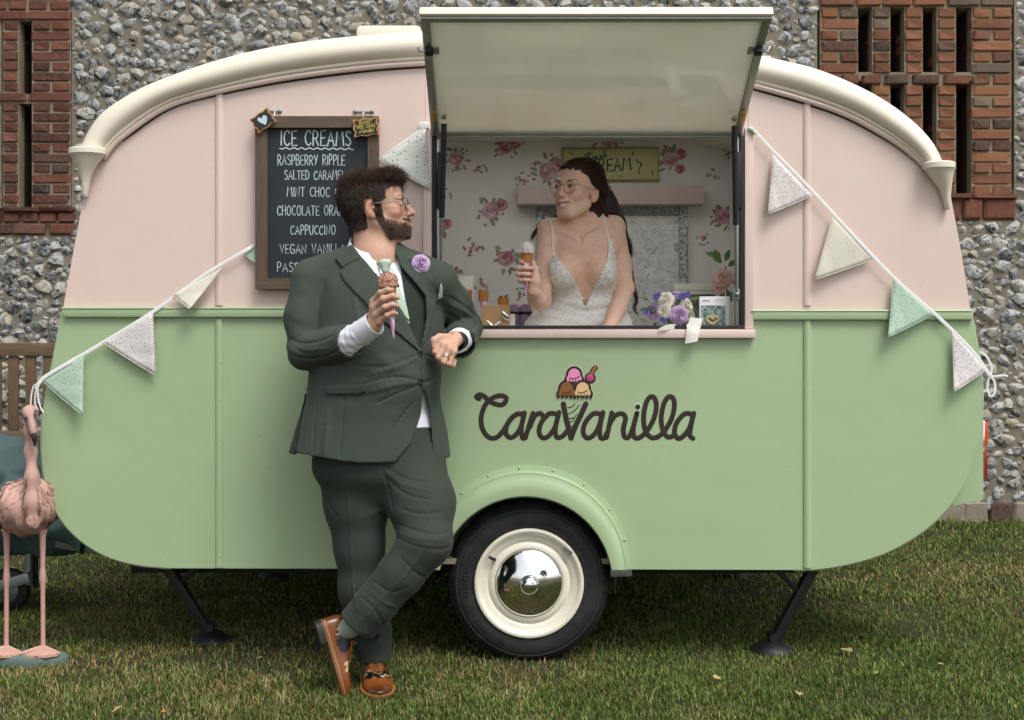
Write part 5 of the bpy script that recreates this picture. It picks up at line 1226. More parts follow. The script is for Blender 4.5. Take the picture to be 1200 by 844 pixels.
# nested paper cups
cb = P(542, 378, 0.30); rc = 13.5 / S(0.30)
for k in range(17):
    z0 = CT + 0.002 + k * 0.0086; hh = 0.085
    MB().lathe([(0.001, 0.002), (rc * 0.74, 0.0), (rc * 0.975, hh), (rc * 1.02, hh + 0.0005), (rc * 1.025, hh + 0.004), (rc * 0.99, hh + 0.005), (rc * 0.94, hh), (rc * 0.72, 0.004), (0.001, 0.004)], (cb.x, 0.30, z0), 'Z', 32).build('paper_cup', M_PAPERCUP, None, 50, (cb.x, 0.30, z0))
    tag(bpy.context.scene.objects[-1] if False else bpy.data.objects[[o.name for o in bpy.data.objects if o.name.startswith('paper_cup')][-1]], 'white paper cup nested in the stack on the counter', 'paper cup', 'stack of paper cups')
# card cone holder, cones, spoon, tub
M_CARD = mat('kraft_card', '#c09a6e', 0.8, var=0.1, vscale=20, bump=0.2, bscale=200)
a, b = P(564, 383, 0.13), P(597.5, 357.5, 0.13); MB().box((a.x, 0.12, CT), (b.x, 0.24, b.z), 0.004).build('cone_holder', M_CARD, None, 40, ((a.x + b.x) / 2, 0.18, CT))
tag(bpy.data.objects['cone_holder'], 'brown kraft card cone holder box on the counter', 'box')
for px, tp, Yc, lb, sd in ((547.5, 340, 0.20, 'empty waffle cone in pink wrapper standing before the paper cups', 1), (566.5, 341, 0.17, 'empty waffle cone with plain rim in white and pink wrapper', 2)):
    t = P(px, tp, Yc); cone_thing((t.x, Yc, t.z - 0.13), 0.13, 0.0205, lb, wafer=0.030, seed=sd, group='empty waffle cones by the card holder')
t = P(590, 349, 0.17); cone_thing((t.x, 0.17, t.z - 0.12), 0.12, 0.022, 'waffle cone with broken rim and chocolate pieces inside', wafer=0.030, seed=7)
mb = MB(); rr = rng_(4)
for k in range(7): mb.ball((t.x + rr.uniform(-.014, .014), 0.17 + rr.uniform(-.014, .014), t.z - 0.002 + rr.uniform(0, .012)), (0.006, 0.006, 0.005), 1)
mb.build('chocolate_chunks', mat('chocolate', '#4a2a18', 0.5), None, 40, (t.x, 0.17, t.z - 0.01)); tag(bpy.data.objects['chocolate_chunks'], 'dark chocolate chunks heaped in the broken rimmed cone', 'chocolate', kind='stuff')
sp = empty('ice_cream_scoop', P(584, 381, 0.10), 'silver ice cream spoon leaning against the card holder', 'spoon')
MB().tube([P(571, 376, 0.10), P(578, 383, 0.10), P(586, 377, 0.10)], [0.004, 0.004, 0.004], 10, round_=True).build('handle', M_CHR, sp)
c = P(592.5, 370.5, 0.10); rot = Euler((R(15), R(-38), 0)).to_matrix().to_4x4(); MB().ball(c, (0.012, 0.008, 0.023), 3, rot).build('bowl', M_CHR, sp)
a, b = P(593.5, 384, 0.16), P(603.5, 368, 0.16); MB().box((a.x, 0.16, CT), (b.x, 0.22, b.z), 0.003).build('napkin_box', M_PAPERCUP, None, 40, ((a.x + b.x) / 2, 0.19, CT)); tag(bpy.data.objects['napkin_box'], 'small white box beside the card cone holder', 'box')
def tub_mat():
    t = NT('purple_plastic'); t.color(t.mix(t.noise(t.coord('World'), 20, 2), '#a88fb0', '#bda6c2')); t.set(Roughness=0.25, Transmission_Weight=0.4, IOR=1.3); return t.m
for px, lb in ((602.5, 'purple plastic jar with dark band behind the white box'), (615.5, 'purple plastic jar with dark band beside the bride\'s elbow')):
    c = P(px, 379, 0.45); q = empty('syrup_jar', (c.x, 0.36, CT), lb, 'jar'); rj = 7.2 / S(0.36); c = Vector((c.x, 0.36, CT))
    MB().lathe([(0.001, 0), (rj * 0.95, 0.0), (rj, 0.006), (rj, 0.075), (rj * 0.98, 0.08)], c, 'Z', 28).build('body', tub_mat() if 'purple_plastic' not in bpy.data.materials else bpy.data.materials['purple_plastic'], q, 50)
    MB().lathe([(rj * 0.98, 0.078), (rj * 1.04, 0.079), (rj * 1.04, 0.090), (rj * 0.98, 0.091)], c, 'Z', 28).build('band', M_BLK, q, 40)
    MB().lathe([(rj, 0.090), (rj * 0.97, 0.10), (rj * 0.85, 0.112), (rj * 0.6, 0.120), (0.001, 0.123)], c, 'Z', 28).build('lid', bpy.data.materials['purple_plastic'], q, 60)

# ---- roses and the bouquet
def rose(name, c, rad, face, m, parent, seed=0, layers=((3, 0.28, 0.75), (4, 0.5, 0.62), (5, 0.75, 0.42), (6, 1.0, 0.18))):
    """open rose: layered cupped petals round an axis"""
    r = rng_(seed); M = Matrix.Translation(Vector(c)) @ Vector(face).normalized().to_track_quat('Z', 'Y').to_matrix().to_4x4(); mb = MB()
    mb.ball(M @ Vector((0, 0, rad * 0.25)), rad * 0.22, 2)
    for li, (n, rr, up) in enumerate(layers):
        for k in range(n):
            a0 = 2 * math.pi * (k + 0.37 * li) / n + r.uniform(-.15, .15); wd = 2 * math.pi / n * 0.72; V = []; nu, nv = 6, 5
            for j in range(nv):
                v = j / (nv - 1)
                for i in range(nu):
                    u = i / (nu - 1) * 2 - 1; a = a0 + u * wd * (0.55 + 0.45 * math.sin(v * math.pi * 0.62 + 0.3)); q = rad * rr * (0.30 + 0.70 * v ** (0.5 + 0.5 * up)) * (1 - 0.10 * u * u * v) * r.uniform(0.97, 1.03)
                    z = rad * (up * 0.95 * v ** 0.8 - 0.22 * (1 - up) * max(0, v - 0.7) * 3 - 0.12 * u * u * v) + rad * 0.05 * li * 0
                    V.append(M @ Vector((q * math.cos(a), q * math.sin(a), z)))
            mb.add(V, [(j * nu + i, j * nu + i + 1, (j + 1) * nu + i + 1, (j + 1) * nu + i) for j in range(nv - 1) for i in range(nu - 1)])
    return mb.build(name, m, parent, 180)
def petal_mat(name, a, b):
    t = NT(name); t.color(t.mix(t.noise(t.coord('World'), 60, 3), a, b)); t.set(Roughness=0.6)
    tr = t.n('ShaderNodeBsdfTranslucent'); tr.inputs[0].default_value = (*lin(b), 1); mx = t.n('ShaderNodeMixShader'); mx.inputs[0].default_value = 0.25; t.l(t.b.outputs[0], mx.inputs[1]); t.l(tr.outputs[0], mx.inputs[2]); t.l(mx.outputs[0], t.out.inputs[0]); return t.m
M_LILAC = petal_mat('lilac_petal', '#bd9cc8', '#d6bcdf'); M_IVORY = petal_mat('ivory_petal', '#e9e2d0', '#f4f0e4'); M_VIOLET = petal_mat('violet_petal', '#5a4aa0', '#7a62bb'); M_PEACH = petal_mat('peach_petal', '#c99c8c', '#dbb8a8')
M_LEAFG = mat('leaf_green', '#55743c', 0.55, var=0.25, vscale=50); M_GYP = mat('sage_green', '#a7b49a', 0.7, var=0.15)
def leaf(mb, c, d, l, w, up=(0, 0, 1)):
    d = Vector(d).normalized(); s = d.cross(Vector(up)).normalized(); nrm = s.cross(d); V = []; m = 5; c = Vector(c)
    for i in range(m + 1):
        t = i / m; ww = w * math.sin(math.pi * min(1, t * 0.96 + 0.02)) ** 0.8; b = c + d * l * t + nrm * (-l * 0.25 * t * t); V += [b - s * ww + nrm * ww * 0.3, b, b + s * ww + nrm * ww * 0.3]
    mb.add(V, [(3 * i + k, 3 * i + 3 + k, 3 * i + 4 + k, 3 * i + 1 + k) for i in range(m) for k in (0, 1)])
bq = empty('bouquet', P(790, 384, 0.12), 'bridal bouquet of lilac and ivory roses lying on the counter', 'bouquet'); YB = 0.10
for px, py, dy, rad, m, sd in ((766.5, 365, 0.0, 10.5, M_LILAC, 1), (795.5, 369.5, -0.035, 11.5, M_LILAC, 2), (791, 349, 0.03, 9, M_LILAC, 3), (780, 352, -0.02, 10.5, M_IVORY, 4), (778, 365, -0.03, 9, M_IVORY, 5), (804.5, 358.5, 0.0, 9.5, M_IVORY, 6), (808, 371, 0.01, 9, M_IVORY, 7), (785, 376, 0.0, 7, M_GYP, 8)):
    q = P(px, py, YB + dy); rose('rose', q, rad / S(YB) * 1.05, ((px - 789) / 22, -1.0, (362 - py) / 30 + 0.15), m, bq, sd)
mv = MB(); ml_ = MB(); r = rng_(9)
for px, py in ((771, 346), (803, 346), (800, 349), (757, 366), (780, 373), (776, 375), (768, 348), (798, 347), (806, 345)):
    q = P(px, py, YB - 0.03)
    for k in range(5):
        a = k * 1.256; leaf(mv, q, (math.cos(a), -0.5, math.sin(a)), 0.014, 0.005, (0, -1, 0.3))
for k in range(46):
    px = r.uniform(758, 822); py = r.uniform(348, 380); q = P(px, py, YB + r.uniform(-0.01, 0.04)); leaf(ml_, q, (r.uniform(-1, 1) + (px - 790) / 30, r.uniform(-1, 0.2), r.uniform(-.6, 1)), r.uniform(.02, .036), r.uniform(.004, .008), (0, -1, 0.2))
mv.build('small_violets', M_VIOLET, bq, 180); ml_.build('foliage', M_LEAFG, bq, 180)
M_RIB = petal_mat('satin_ribbon', '#e6e2dc', '#f6f4ef')
def ribbon(name, rows, parent, m=M_RIB):
    V = []
    for row in rows: V += row
    k = len(rows[0]); return MB().add(V, [(i * k + j, i * k + j + 1, (i + 1) * k + j + 1, (i + 1) * k + j) for i in range(len(rows) - 1) for j in range(k - 1)]).build(name, m, parent, 180)
ribbon('ribbon', [[P(x + t * 16 + 0.8 * math.sin(3 * t + y), y + t * (1.5 if y < 400 else -3.0), Y - 0.006 * math.sin(t * 3.1) * k) for t in np.linspace(0, 1, 5)] for y, x, Y, k in ((372, 808, 0.06, 0), (378, 806.5, 0.03, 0), (381, 805, -0.02, 0.3), (384, 804.5, -0.040, 0.5), (392, 803.5, -0.040, 1), (403, 802, -0.042, 1.3))], bq)
ribbon('ribbon', [[P(x, y0 + t * (y1 - y0), Y) for t in np.linspace(0, 1, 4)] for x, y0, y1, Y in ((792, 380, 385, -0.005), (786, 380, 386, -0.03), (780, 381, 387.5, -0.038), (772, 385, 387.5, -0.04))], bq)
# ---- picture frames and the peach flower
M_CRF = mat('frame_cream', '#dcdccb', 0.5, var=0.06)
def picture_mat(name, cols, sc):
    t = NT(name); co = t.coord('World'); v = t.noise(co, sc, 3, 0.6, 0.1); t.color(t.ramp(v, [(i / (len(cols) - 1) * 0.5 + 0.25, c) for i, c in enumerate(cols)])); t.set(Roughness=0.25); return t.m
fy = 0.34; pf_ = empty('picture_frame', P(823, 384, fy), 'cream wooden picture frame with a dark landscape photo behind the bouquet', 'picture frame')
def fbar(x0, x1, y0, y1, Y, m, name, parent, d=0.018, bev=0.003): a, b = P(x0, y1, Y), P(x1, y0, Y); return MB().box((a.x, Y - d / 2, a.z), (b.x, Y + d / 2, b.z), bev).build(name, m, parent)
for q in ((789, 846, 332.5, 340), (789, 798, 340.3, 386), (838, 846, 340.3, 386)): fbar(*q, fy, M_CRF, 'frame_bar', pf_)
fbar(798, 838, 340, 386, fy + 0.006, picture_mat('dark_photo', ('#2e2c26', '#4c4a3c', '#6d6a55', '#8a8468'), 60), 'picture', pf_, 0.004, 0); fbar(798, 838, 340, 345, fy + 0.001, M_CRF, 'mount', pf_, 0.004, 0.001)
fy = 0.07; cf = empty('card_holder', P(837, 384, fy), 'small white standing card with printed photo and heart beside the bouquet', 'card')
fbar(819.5, 855, 347.5, 388, fy, mat('card_white', '#eceaf0', 0.35, var=0.03), 'card', cf, 0.010, 0.002); fbar(821.5, 850, 358, 386, fy - 0.0065, picture_mat('garden_photo', ('#20302a', '#3f5a3a', '#6f8a86', '#a8b4b0', '#6a4438'), 70), 'photo', cf, 0.002, 0)
mb = MB(); mb.tube([P(823 + i * 0.5, 352.5 + 0.7 * math.sin(i * 1.9), fy - 0.0062) for i in range(18)], 0.0010, 5, squash=((0, 1, 0), 0.3)); mb.build('card_print', M_SBK, cf); mb = MB()
for yy in (351, 353): mb.tube([P(838 + i * 0.5, yy + 0.25 * math.sin(i * 2.3), fy - 0.0062) for i in range(22)], 0.0006, 5, squash=((0, 1, 0), 0.3))
mb.build('card_print', mat('print_pink', '#c06a80', 0.5), cf)
mb = MB(); hp = [(835, 380.5), (829, 376), (829.5, 372), (832.5, 371.5), (835, 374), (837.5, 371.5), (841, 372), (841, 376), (835, 380.5)]; mb.tube([P(*q, fy - 0.012) for q in catmull(hp, 4)], 0.006, 8, squash=((0, 1, 0), 0.5)); mb.build('wooden_heart', mat('pale_wood', '#b7a57f', 0.7), cf)
pfw = empty('silk_flower', P(850, 384, 0.2), 'dusty peach silk flower with green leaves at the window edge', 'flower')
rose('blossom', P(846, 327, 0.12), 0.040, (-0.5, -1, 0.1), M_PEACH, pfw, 4, ((3, 0.4, 0.7), (5, 0.8, 0.4), (5, 1.05, 0.05))); rose('blossom', P(843, 338, 0.12), 0.026, (-0.3, -1, -0.5), M_PEACH, pfw, 8, ((3, 0.5, 0.6), (5, 1.0, 0.2)))
mb = MB()
for px, py, dx, dz in ((846, 308, -1, .7), (850, 306, .3, 1), (853, 312, .8, .5), (844, 304, -.6, .9), (858, 330, .8, -.2), (853, 340, .3, -1), (848, 343, -.4, -1), (840, 300, -1, .3)): leaf(mb, P(px, py, 0.14), (dx, -0.4, dz), 0.045, 0.011, (0, -1, 0.2))
mb.build('foliage', M_LEAFG, pfw, 180); MB().tube([P(850, 312, 0.14), P(852, 345, 0.15), (P(852, 345, 0.16).x, 0.17, CT)], 0.003, 6).build('stem', M_LEAFG, pfw)

# ================================================================ chalkboard menu hung on the side
kb = empty('chalkboard', P(371, 339, -0.03), 'wood framed black chalkboard listing ice cream flavours hung on the pink panel', 'chalkboard')
M_FRW = wood_mat('dark_stained_wood_v', '#4a3a2c', '#6a5544', (50, 50, 5)); M_FRH = wood_mat('dark_stained_wood_h', '#4a3a2c', '#6a5544', (5, 50, 50))
def chalk_mat():
    t = NT('chalkboard_slate'); co = t.coord('World'); nz = t.noise(co, 7, 5, 0.7, 1.2); t.color(t.mix(t.ramp(nz, [(0.4, 0.0), (0.8, 0.5)]), '#1a2228', '#2c363b')); t.set(Roughness=0.6); return t.m
fbar(313, 432, 149, 326, -0.018, chalk_mat(), 'slate', kb, 0.008, 0)
def mitre(pts, m): MB().poly([[(P(*q, -0.035).x, P(*q, -0.035).z) for q in pts]], -0.042, -0.010).build('frame_rail', m, kb, 20)
o4 = [(299.5, 136.5), (443.5, 136.5), (443.5, 339), (299.5, 339)]; i4 = [(313.5, 150), (431, 150), (431, 326), (313.5, 326)]; e_ = 0.15
mitre([o4[0], o4[1], i4[1], i4[0]], M_FRH); mitre([(o4[1][0], o4[1][1] + e_), o4[2], i4[2], (i4[1][0], i4[1][1] + e_)], M_FRW); mitre([o4[2], o4[3], i4[3], i4[2]], M_FRH); mitre([o4[3], (o4[0][0], o4[0][1] + e_), (i4[0][0], i4[0][1] + e_), i4[3]], M_FRW)
M_CHK = mat('chalk_pen', '#c4d6de', 0.8, var=0.12, vscale=60); ky = -0.0235
for tx, x0, x1, yb, h, w in (('ICE CREAMS', 329, 411, 170.5, 17, 0.0026), ('RASPBERRY RIPPLE', 325.5, 404, 193.5, 11.5, 0.0015), ('SALTED CARAMEL', 333.5, 404, 210.5, 10.5, 0.0015), ('MINT CHOC CHIP', 336.5, 411, 230.5, 11, 0.0015), ('CHOCOLATE ORANGE', 325, 413, 252.5, 11, 0.0015), ('CAPPUCCINO', 340.5, 393, 275, 10.5, 0.0015), ('VEGAN VANILLA', 328, 404, 297, 10.5, 0.0015), ('PASSION FRUIT', 325, 403, 318.5, 10.5, 0.0015)):
    wd_ = tx.split(' '); adv = lambda t: sum(GL[c][0] for c in t) + 0.2 * len(t); tot_ = adv(tx) - 0.2; xx = 0.0
    for wi, wd1 in enumerate(wd_):
        mb = MB(); ww_ = adv(wd1) - 0.2; letter(mb, wd1, x0 + xx / tot_ * (x1 - x0), x0 + (xx + ww_) / tot_ * (x1 - x0), yb, h, w, ky, len(tx) * 7 + int(yb) + wi, jit=0.03); mb.build('chalk_word', M_CHK, kb); xx += ww_ + 0.2 + GL[' '][0] + 0.2
mb = MB(); mb.tube([P(328 + i * 1.1, 174 + 0.9 * math.sin(i * 0.75) + 0.01 * i, ky) for i in range(79)], 0.0022, 6, squash=((0, 1, 0), 0.25), round_=True); mb.build('chalk_underline', M_CHK, kb)
M_CORK = mat('plywood_edge', '#c08a4e', 0.7, var=0.15, vscale=60)
def tagplate(pts, label, c):
    t = empty('hanging_tag', c, label, 'tag'); q = [P(*p, -0.056) for p in pts]
    MB().poly([[(v.x, v.z) for v in q]], -0.056, -0.050).build('plate', M_CORK, t, 20)
    cx = sum(p[0] for p in pts) / len(pts); cy = sum(p[1] for p in pts) / len(pts); k = 0.86
    MB().poly([[(P(cx + (p[0] - cx) * k, cy + (p[1] - cy) * k, -0.058).x, P(cx + (p[0] - cx) * k, cy + (p[1] - cy) * k, -0.058).z) for p in pts]], -0.0575, -0.0555).build('slate_face', bpy.data.materials['chalkboard_slate'], t, 20); return t
def notch(c, w, h, ang, n=4):
    out = []
    for (sx, sy, ex, ey) in ((-1, -1, 1, -1), (1, -1, 1, 1), (1, 1, -1, 1), (-1, 1, -1, -1)):
        for i in range(10):
            t = i / 10; x, y = sx + (ex - sx) * t, sy + (ey - sy) * t; b = 1 + 0.07 * math.cos(t * 2 * math.pi * 2); x2, y2 = x * w / 2 * (b if sx == ex else 1), y * h / 2 * (b if sy == ey else 1)
            out.append((c[0] + x2 * math.cos(ang) - y2 * math.sin(ang), c[1] + x2 * math.sin(ang) + y2 * math.cos(ang)))
    return out
t1 = tagplate(notch((308, 141), 25, 19, -0.62), 'small black tag with a pale blue heart tilted on the chalkboard corner', P(308, 141, -0.053))
hp = [(311.5, 146.5), (305.5, 144), (301.5, 140.5), (303.5, 137.6), (306.6, 138.8), (308.4, 135.4), (312, 136), (312.8, 140.5), (311.5, 146.5)]
MB().poly([[(P(*q, -0.06).x, P(*q, -0.06).z) for q in catmull(hp, 4)[:-1]]], -0.0595, -0.0572).build('heart', M_CHK, t1, 20)
t2 = tagplate(notch((429, 149), 29, 20, -0.12), 'small black tag with yellow writing hooked over the chalkboard frame', P(429, 149, -0.053))
M_CY = mat('chalk_yellow', '#c9b84a', 0.8); mb = MB()
letter(mb, 'GLUTEN', 421, 435, 146.2, 3.6, 0.0011, -0.0585, 1, -0.12); letter(mb, 'FREE CONES', 418.5, 439.5, 151.2, 3.4, 0.0010, -0.0585, 2, -0.12); letter(mb, 'AVAILABLE', 421, 438, 156.2, 3.4, 0.0010, -0.0585, 3, -0.12); mb.build('writing', M_CY, t2)
for x0, x1, y, nm in ((316, 328, 130.5, 0), (416, 436, 131.0, 0)):
    hk = empty('wall_hook', P((x0 + x1) / 2, y, -0.01), parent=van); mb = MB()
    for x in (x0, x1): MB().ball(P(x, y, -0.004), (0.008, 0.006, 0.008), 2).build('plate_end', M_ZINC, hk)
    MB().bar(P(x0, y, -0.004), P(x1, y, -0.004), 0.005, 0.005, 0.001).build('bar', M_ZINC, hk); xm = (x0 + x1) / 2
    MB().tube([P(xm, y, -0.006), P(xm, y + 1, -0.03), P(xm - 1, y + 6, -0.036), P(xm - 1, y + 9, -0.03)], 0.0028, 8).build('hook', M_CHR, hk)
MB().tube([P(425, 132, -0.035), P(425.6, 140, -0.049)], 0.0016, 6).build('string', mat('jute', '#b09a70', 0.9), t2)

# ================================================================ bunting
def print_mat(name, base, dots=None, sc=125):
    t = NT(name); co = t.coord('World'); c = t.mix(t.noise(co, 18, 3), tuple(v * 0.93 for v in lin(base)), lin(base))
    if dots:
        m = t.n('ShaderNodeMapping'); m.inputs['Scale'].default_value = (1, 0.05, 1); t.l(co, m.inputs[0]); q = m.outputs[0]
        d = t.voro(q, sc); rc_ = t.n('ShaderNodeSeparateColor'); t.l(t.voro(q, sc, 'F1', 'Color'), rc_.inputs[0])
        pick = t.ramp(rc_.outputs[0], [(0.0, dots[0]), (0.45, dots[1]), (0.7, dots[2]), (0.85, base)], 'CONSTANT'); c = t.mix(t.ramp(d, [(0.22, 1.0), (0.29, 0.0)]), c, pick)
        d2 = t.voro(q, sc * 2.1); c = t.mix(t.ramp(d2, [(0.15, 0.75), (0.20, 0.0)]), c, dots[0])
    t.color(c); t.set(Roughness=0.85, Sheen_Weight=0.15); w_ = t.noise(co, 700, 2); t.bump(w_, 0.15, 0.001)
    tr = t.n('ShaderNodeBsdfTranslucent'); t.l(c, tr.inputs[0]); mx = t.n('ShaderNodeMixShader'); mx.inputs[0].default_value = 0.2; t.l(t.b.outputs[0], mx.inputs[1]); t.l(tr.outputs[0], mx.inputs[2]); t.l(mx.outputs[0], t.out.inputs[0]); return t.m
M_BG = print_mat('green_floral', '#c3dcc9', ('#6b9a7c', '#d8a3ad', '#74aa88')); M_BW = print_mat('white_floral', '#ece6e4', ('#6f957c', '#d497a4', '#93ab96')); M_BC = print_mat('cream_cotton', '#e9e6d6', ('#d9d6c2', '#dddac8', '#cfcdb8'), 70); M_BS = print_mat('silver_floral', '#e2e6de', ('#8fa596', '#c9a9a4', '#a6b8a8'), 70)
M_TAPE = mat('white_tape', '#e6e6e4', 0.8, var=0.06, vscale=60)
def flag(pts, m, parent, Y=-0.02, wave=0.006, seed=0, sag=3.0, lift=0.0, name='pennant'):
    """pts: the two ends on the tape and the point, in pixels"""
    a, b, c = [np.array(p, float) for p in pts]; n = 12; V = []; idx = {}; r = rng_(seed); ph = r.uniform(0, 6)
    for i in range(n + 1):
        for j in range(n + 1 - i):
            u, v = j / n, i / n; q = a * (1 - u - v) + b * u + c * v; mid_ = 4 * u * (1 - u - v)
            d1 = (c - b); nr = np.array([d1[1], -d1[0]]); e = 4 * (1 - u - v) * 0
            wv = (math.sin(6.0 * (u + 0.5 * v) + ph) * v ** 0.7 + math.sin(11 * (u - v) + ph * 2) * 0.35 * v) * wave * 0.9 - 0.020 * v ** 3 * (0.6 + 0.4 * math.sin(ph)) - 0.012 * (2 * u + v - 1) ** 2 * v
            bend = 4 * v * (1 - v); q = q + np.array([0, sag * 0.3 * bend]) * (1 if u > 0 else 1)
            idx[i, j] = len(V); V.append(P(q[0], q[1], Y - 0.004 * v + wv - lift * v))
    Fc = []
    for i in range(n):
        for j in range(n - i):
            Fc.append((idx[i, j], idx[i, j + 1], idx[i + 1, j]))
            if j + 1 < n - i: Fc.append((idx[i, j + 1], idx[i + 1, j + 1], idx[i + 1, j]))
    o = MB().add(V, Fc).build(name, m, parent, 180); s_ = o.modifiers.new('thickness', 'SOLIDIFY'); s_.thickness = 0.0012; s_.offset = 0
    hem = MB(); e1 = [V[idx[i, 0]] for i in range(n + 1)]; e2 = [V[idx[i, n - i]] for i in range(n + 1)]
    for e in (e1, e2): hem.tube([q + Vector((0, -0.0008, 0)) for q in e], 0.0014, 5)
    hem.build('hem', m, o, 180); return o
bl_ = empty('bunting', P(270, 305, -0.02), 'bunting tape with floral pennants climbing from the flamingo up to the hatch', 'bunting')
tape = catmull([(42, 456), (48, 446), (60, 437), (110, 408), (180, 365), (240, 322), (302, 285), (370, 240), (445, 187), (500, 148)], 6)
MB().tube([P(q[0], q[1], -0.030 if q[0] < 90 else -0.004 if 296 < q[0] < 446 else -0.024) for q in tape], 0.0066, 8, squash=((0, 1, 0), 0.14)).build('tape', M_TAPE, bl_)
flag([(49, 446), (98, 414), (97, 487)], M_BG, bl_, -0.026, 0.008, 1); flag([(120, 401), (179, 365), (182.5, 440)], M_BW, bl_, -0.024, 0.007, 2); flag([(203, 346), (260, 314), (222, 362)], M_BC, bl_, -0.03, 0.006, 3, lift=0.012); flag([(284, 296), (306, 283), (302, 310)], M_BG, bl_, -0.012, 0.001, 4); flag([(444, 187), (499, 151), (504, 222)], M_BS, bl_, -0.024, 0.008, 5)
MB().box(P(491, 151, -0.02) - Vector((0, 0.006, 0)), P(503, 143, -0.02) + Vector((0, 0.012, 0)), 0.003).build('clip', M_TAPE, bl_)
for k, pts in enumerate(([(46, 450), (40, 452), (37, 462), (36, 475), (38, 484)], [(46, 449), (42, 458), (41, 472), (44, 480)], [(45, 450), (44, 462), (47, 476), (51, 484)])): MB().tube([P(q[0], q[1], -0.045 - 0.01 * k) for q in catmull(pts, 5)], 0.003, 6).build('tie', M_TAPE, bl_)
br_ = empty('bunting', P(1010, 300, -0.02), 'bunting tape with floral pennants sloping from the hatch down to the rear', 'bunting')
tape = catmull([(877, 150), (884, 154), (905, 176), (950, 222), (1000, 276), (1050, 328), (1100, 372), (1140, 412), (1160, 440)], 6)
MB().tube([P(q[0], q[1], -0.024) for q in tape], 0.0066, 8, squash=((0, 1, 0), 0.14)).build('tape', M_TAPE, br_)
flag([(906, 181), (952, 229), (900, 251)], M_BW, br_, -0.024, 0.008, 11); flag([(976, 252), (1026, 303), (954.5, 328)], M_BC, br_, -0.022, 0.008, 12); flag([(1047, 323), (1095, 368), (1041, 395)], M_BG, br_, -0.024, 0.008, 13); flag([(1116, 388), (1156, 433), (1118, 459)], M_BW, br_, -0.024, 0.006, 14)
for k, pts in enumerate(([(1160, 440), (1166, 441), (1176, 440), (1181, 441)], [(1160, 440), (1157, 452), (1160, 464), (1165, 462), (1166, 450), (1161, 440)], [(1161, 440), (1162, 430), (1156, 418), (1148, 412)])): MB().tube([P(q[0], q[1], 0.03 - 0.012 * k) for q in catmull(pts, 6)], 0.0045, 6, squash=((0, 1, 0), 0.4)).build('tie', M_TAPE, br_)
MB().tube([P(877, 150, -0.02), P(882, 153, -0.024), P(885, 157, -0.026)], 0.007, 8).build('knot', M_BG, br_)

# ================================================================ flamingo ornament and the hitch cover
FY = 0.0
fm = empty('flamingo_statue', P(35, 770, FY), 'pink flamingo garden statue standing on a grey stone base', 'statue')
fd = Field((P(-40, 0, FY).x, FY - 0.2, 0.0), (P(80, 0, FY).x, FY + 0.25, 1.1), 0.0045)
fc = P(32, 596, FY); fd.ell((fc.x, FY + 0.02, fc.z), (0.098, 0.14, 0.105), 0.01); fd.ell((P(20, 585, FY).x, FY + 0.02, P(0, 590, FY).z), (0.070, 0.13, 0.080), 0.03); fd.ell((P(46, 585, FY).x, FY + 0.02, P(0, 585, FY).z), (0.055, 0.12, 0.075), 0.03)
fd.chain([P(38, 612, FY - 0.13), P(38, 590, FY - 0.125), P(37.5, 560, FY - 0.11), P(36, 530, FY - 0.09), P(34.5, 505, FY - 0.08), P(33.5, 487, FY - 0.075)], [0.020, 0.024, 0.0205, 0.0175, 0.0155, 0.016], 0.03)
fd.ell(P(35, 483, FY - 0.085), (0.026, 0.034, 0.027), 0.02); fd.chain([P(35.5, 488, FY - 0.105), P(38, 500, FY - 0.125), P(41, 510, FY - 0.13)], [0.018, 0.016, 0.012], 0.015)
X_, Y_, Z_ = fd.grid(); fz = np.minimum(1, np.maximum(0, (P(0, 560, FY).z + 0.03 - Z_) / 0.06))
fd.f += (0.0065 * np.abs(np.sin(50 * Z_ + 24 * np.abs(X_ - fc.x))) * np.cos(70 * (X_ - fc.x) + 2.5 * np.floor((50 * Z_ + 24 * np.abs(X_ - fc.x)) / np.pi)) * fz * (Y_ > FY - 0.12)).astype(np.float32)
def flam_cols(V):
    c = np.tile(np.array(lin('#c29b8f')), (len(V), 1)); z = V[:, 2]; zb_ = P(0, 503, FY).z
    w = (z < P(0, 488, FY).z) & (z > P(0, 498, FY).z) & (V[:, 1] < FY - 0.10); c[w] = lin('#6b5a58'); return c
nobj('body', fd, vmat('flamingo_resin', 0.7, bump=0.35, bscale=120, var=0.22, vscale=22), fm, 1, flam_cols)
fr_ = rng_(31); fmb = MB()
for k in range(420):
    px, py = fr_.uniform(0, 66), fr_.uniform(558, 622)
    if abs(px - 38) < 7 and py < 606: continue
    e = surf(fd, px, py, FY - 0.3, FY + 0.3)
    if e is None or e.y > FY + 0.1: continue
    gq = Vector(fd.grad(np.array([e]))[0]); d = Vector((0.35 * (1 if px > 34 else -1), 0.2, -1)); d = (d - gq * d.dot(gq)).normalized(); leaf(fmb, e + gq * 0.001 - d * 0.012, d + gq * 0.16, fr_.uniform(.024, .034), fr_.uniform(.007, .010), gq)
o = fmb.build('feathers', mat('flamingo_feather', '#c29b8f', 0.75, var=0.2, vscale=40), fm, 180); o['kind'] = 'stuff'
MB().tube([P(36, 489, FY - 0.120), P(38, 500, FY - 0.142), P(39.5, 508, FY - 0.148)], [0.012, 0.0145, 0.0125], 12, round_=True).build('beak', mat('beak_pink', '#a88880', 0.6, var=0.15), fm)
MB().tube([P(39.5, 508, FY - 0.148), P(40.6, 513, FY - 0.147), P(41, 522, FY - 0.135)], [0.0128, 0.011, 0.004], 12, round_=True).build('beak_tip', mat('beak_grey', '#3c3436', 0.6, var=0.3), fm)
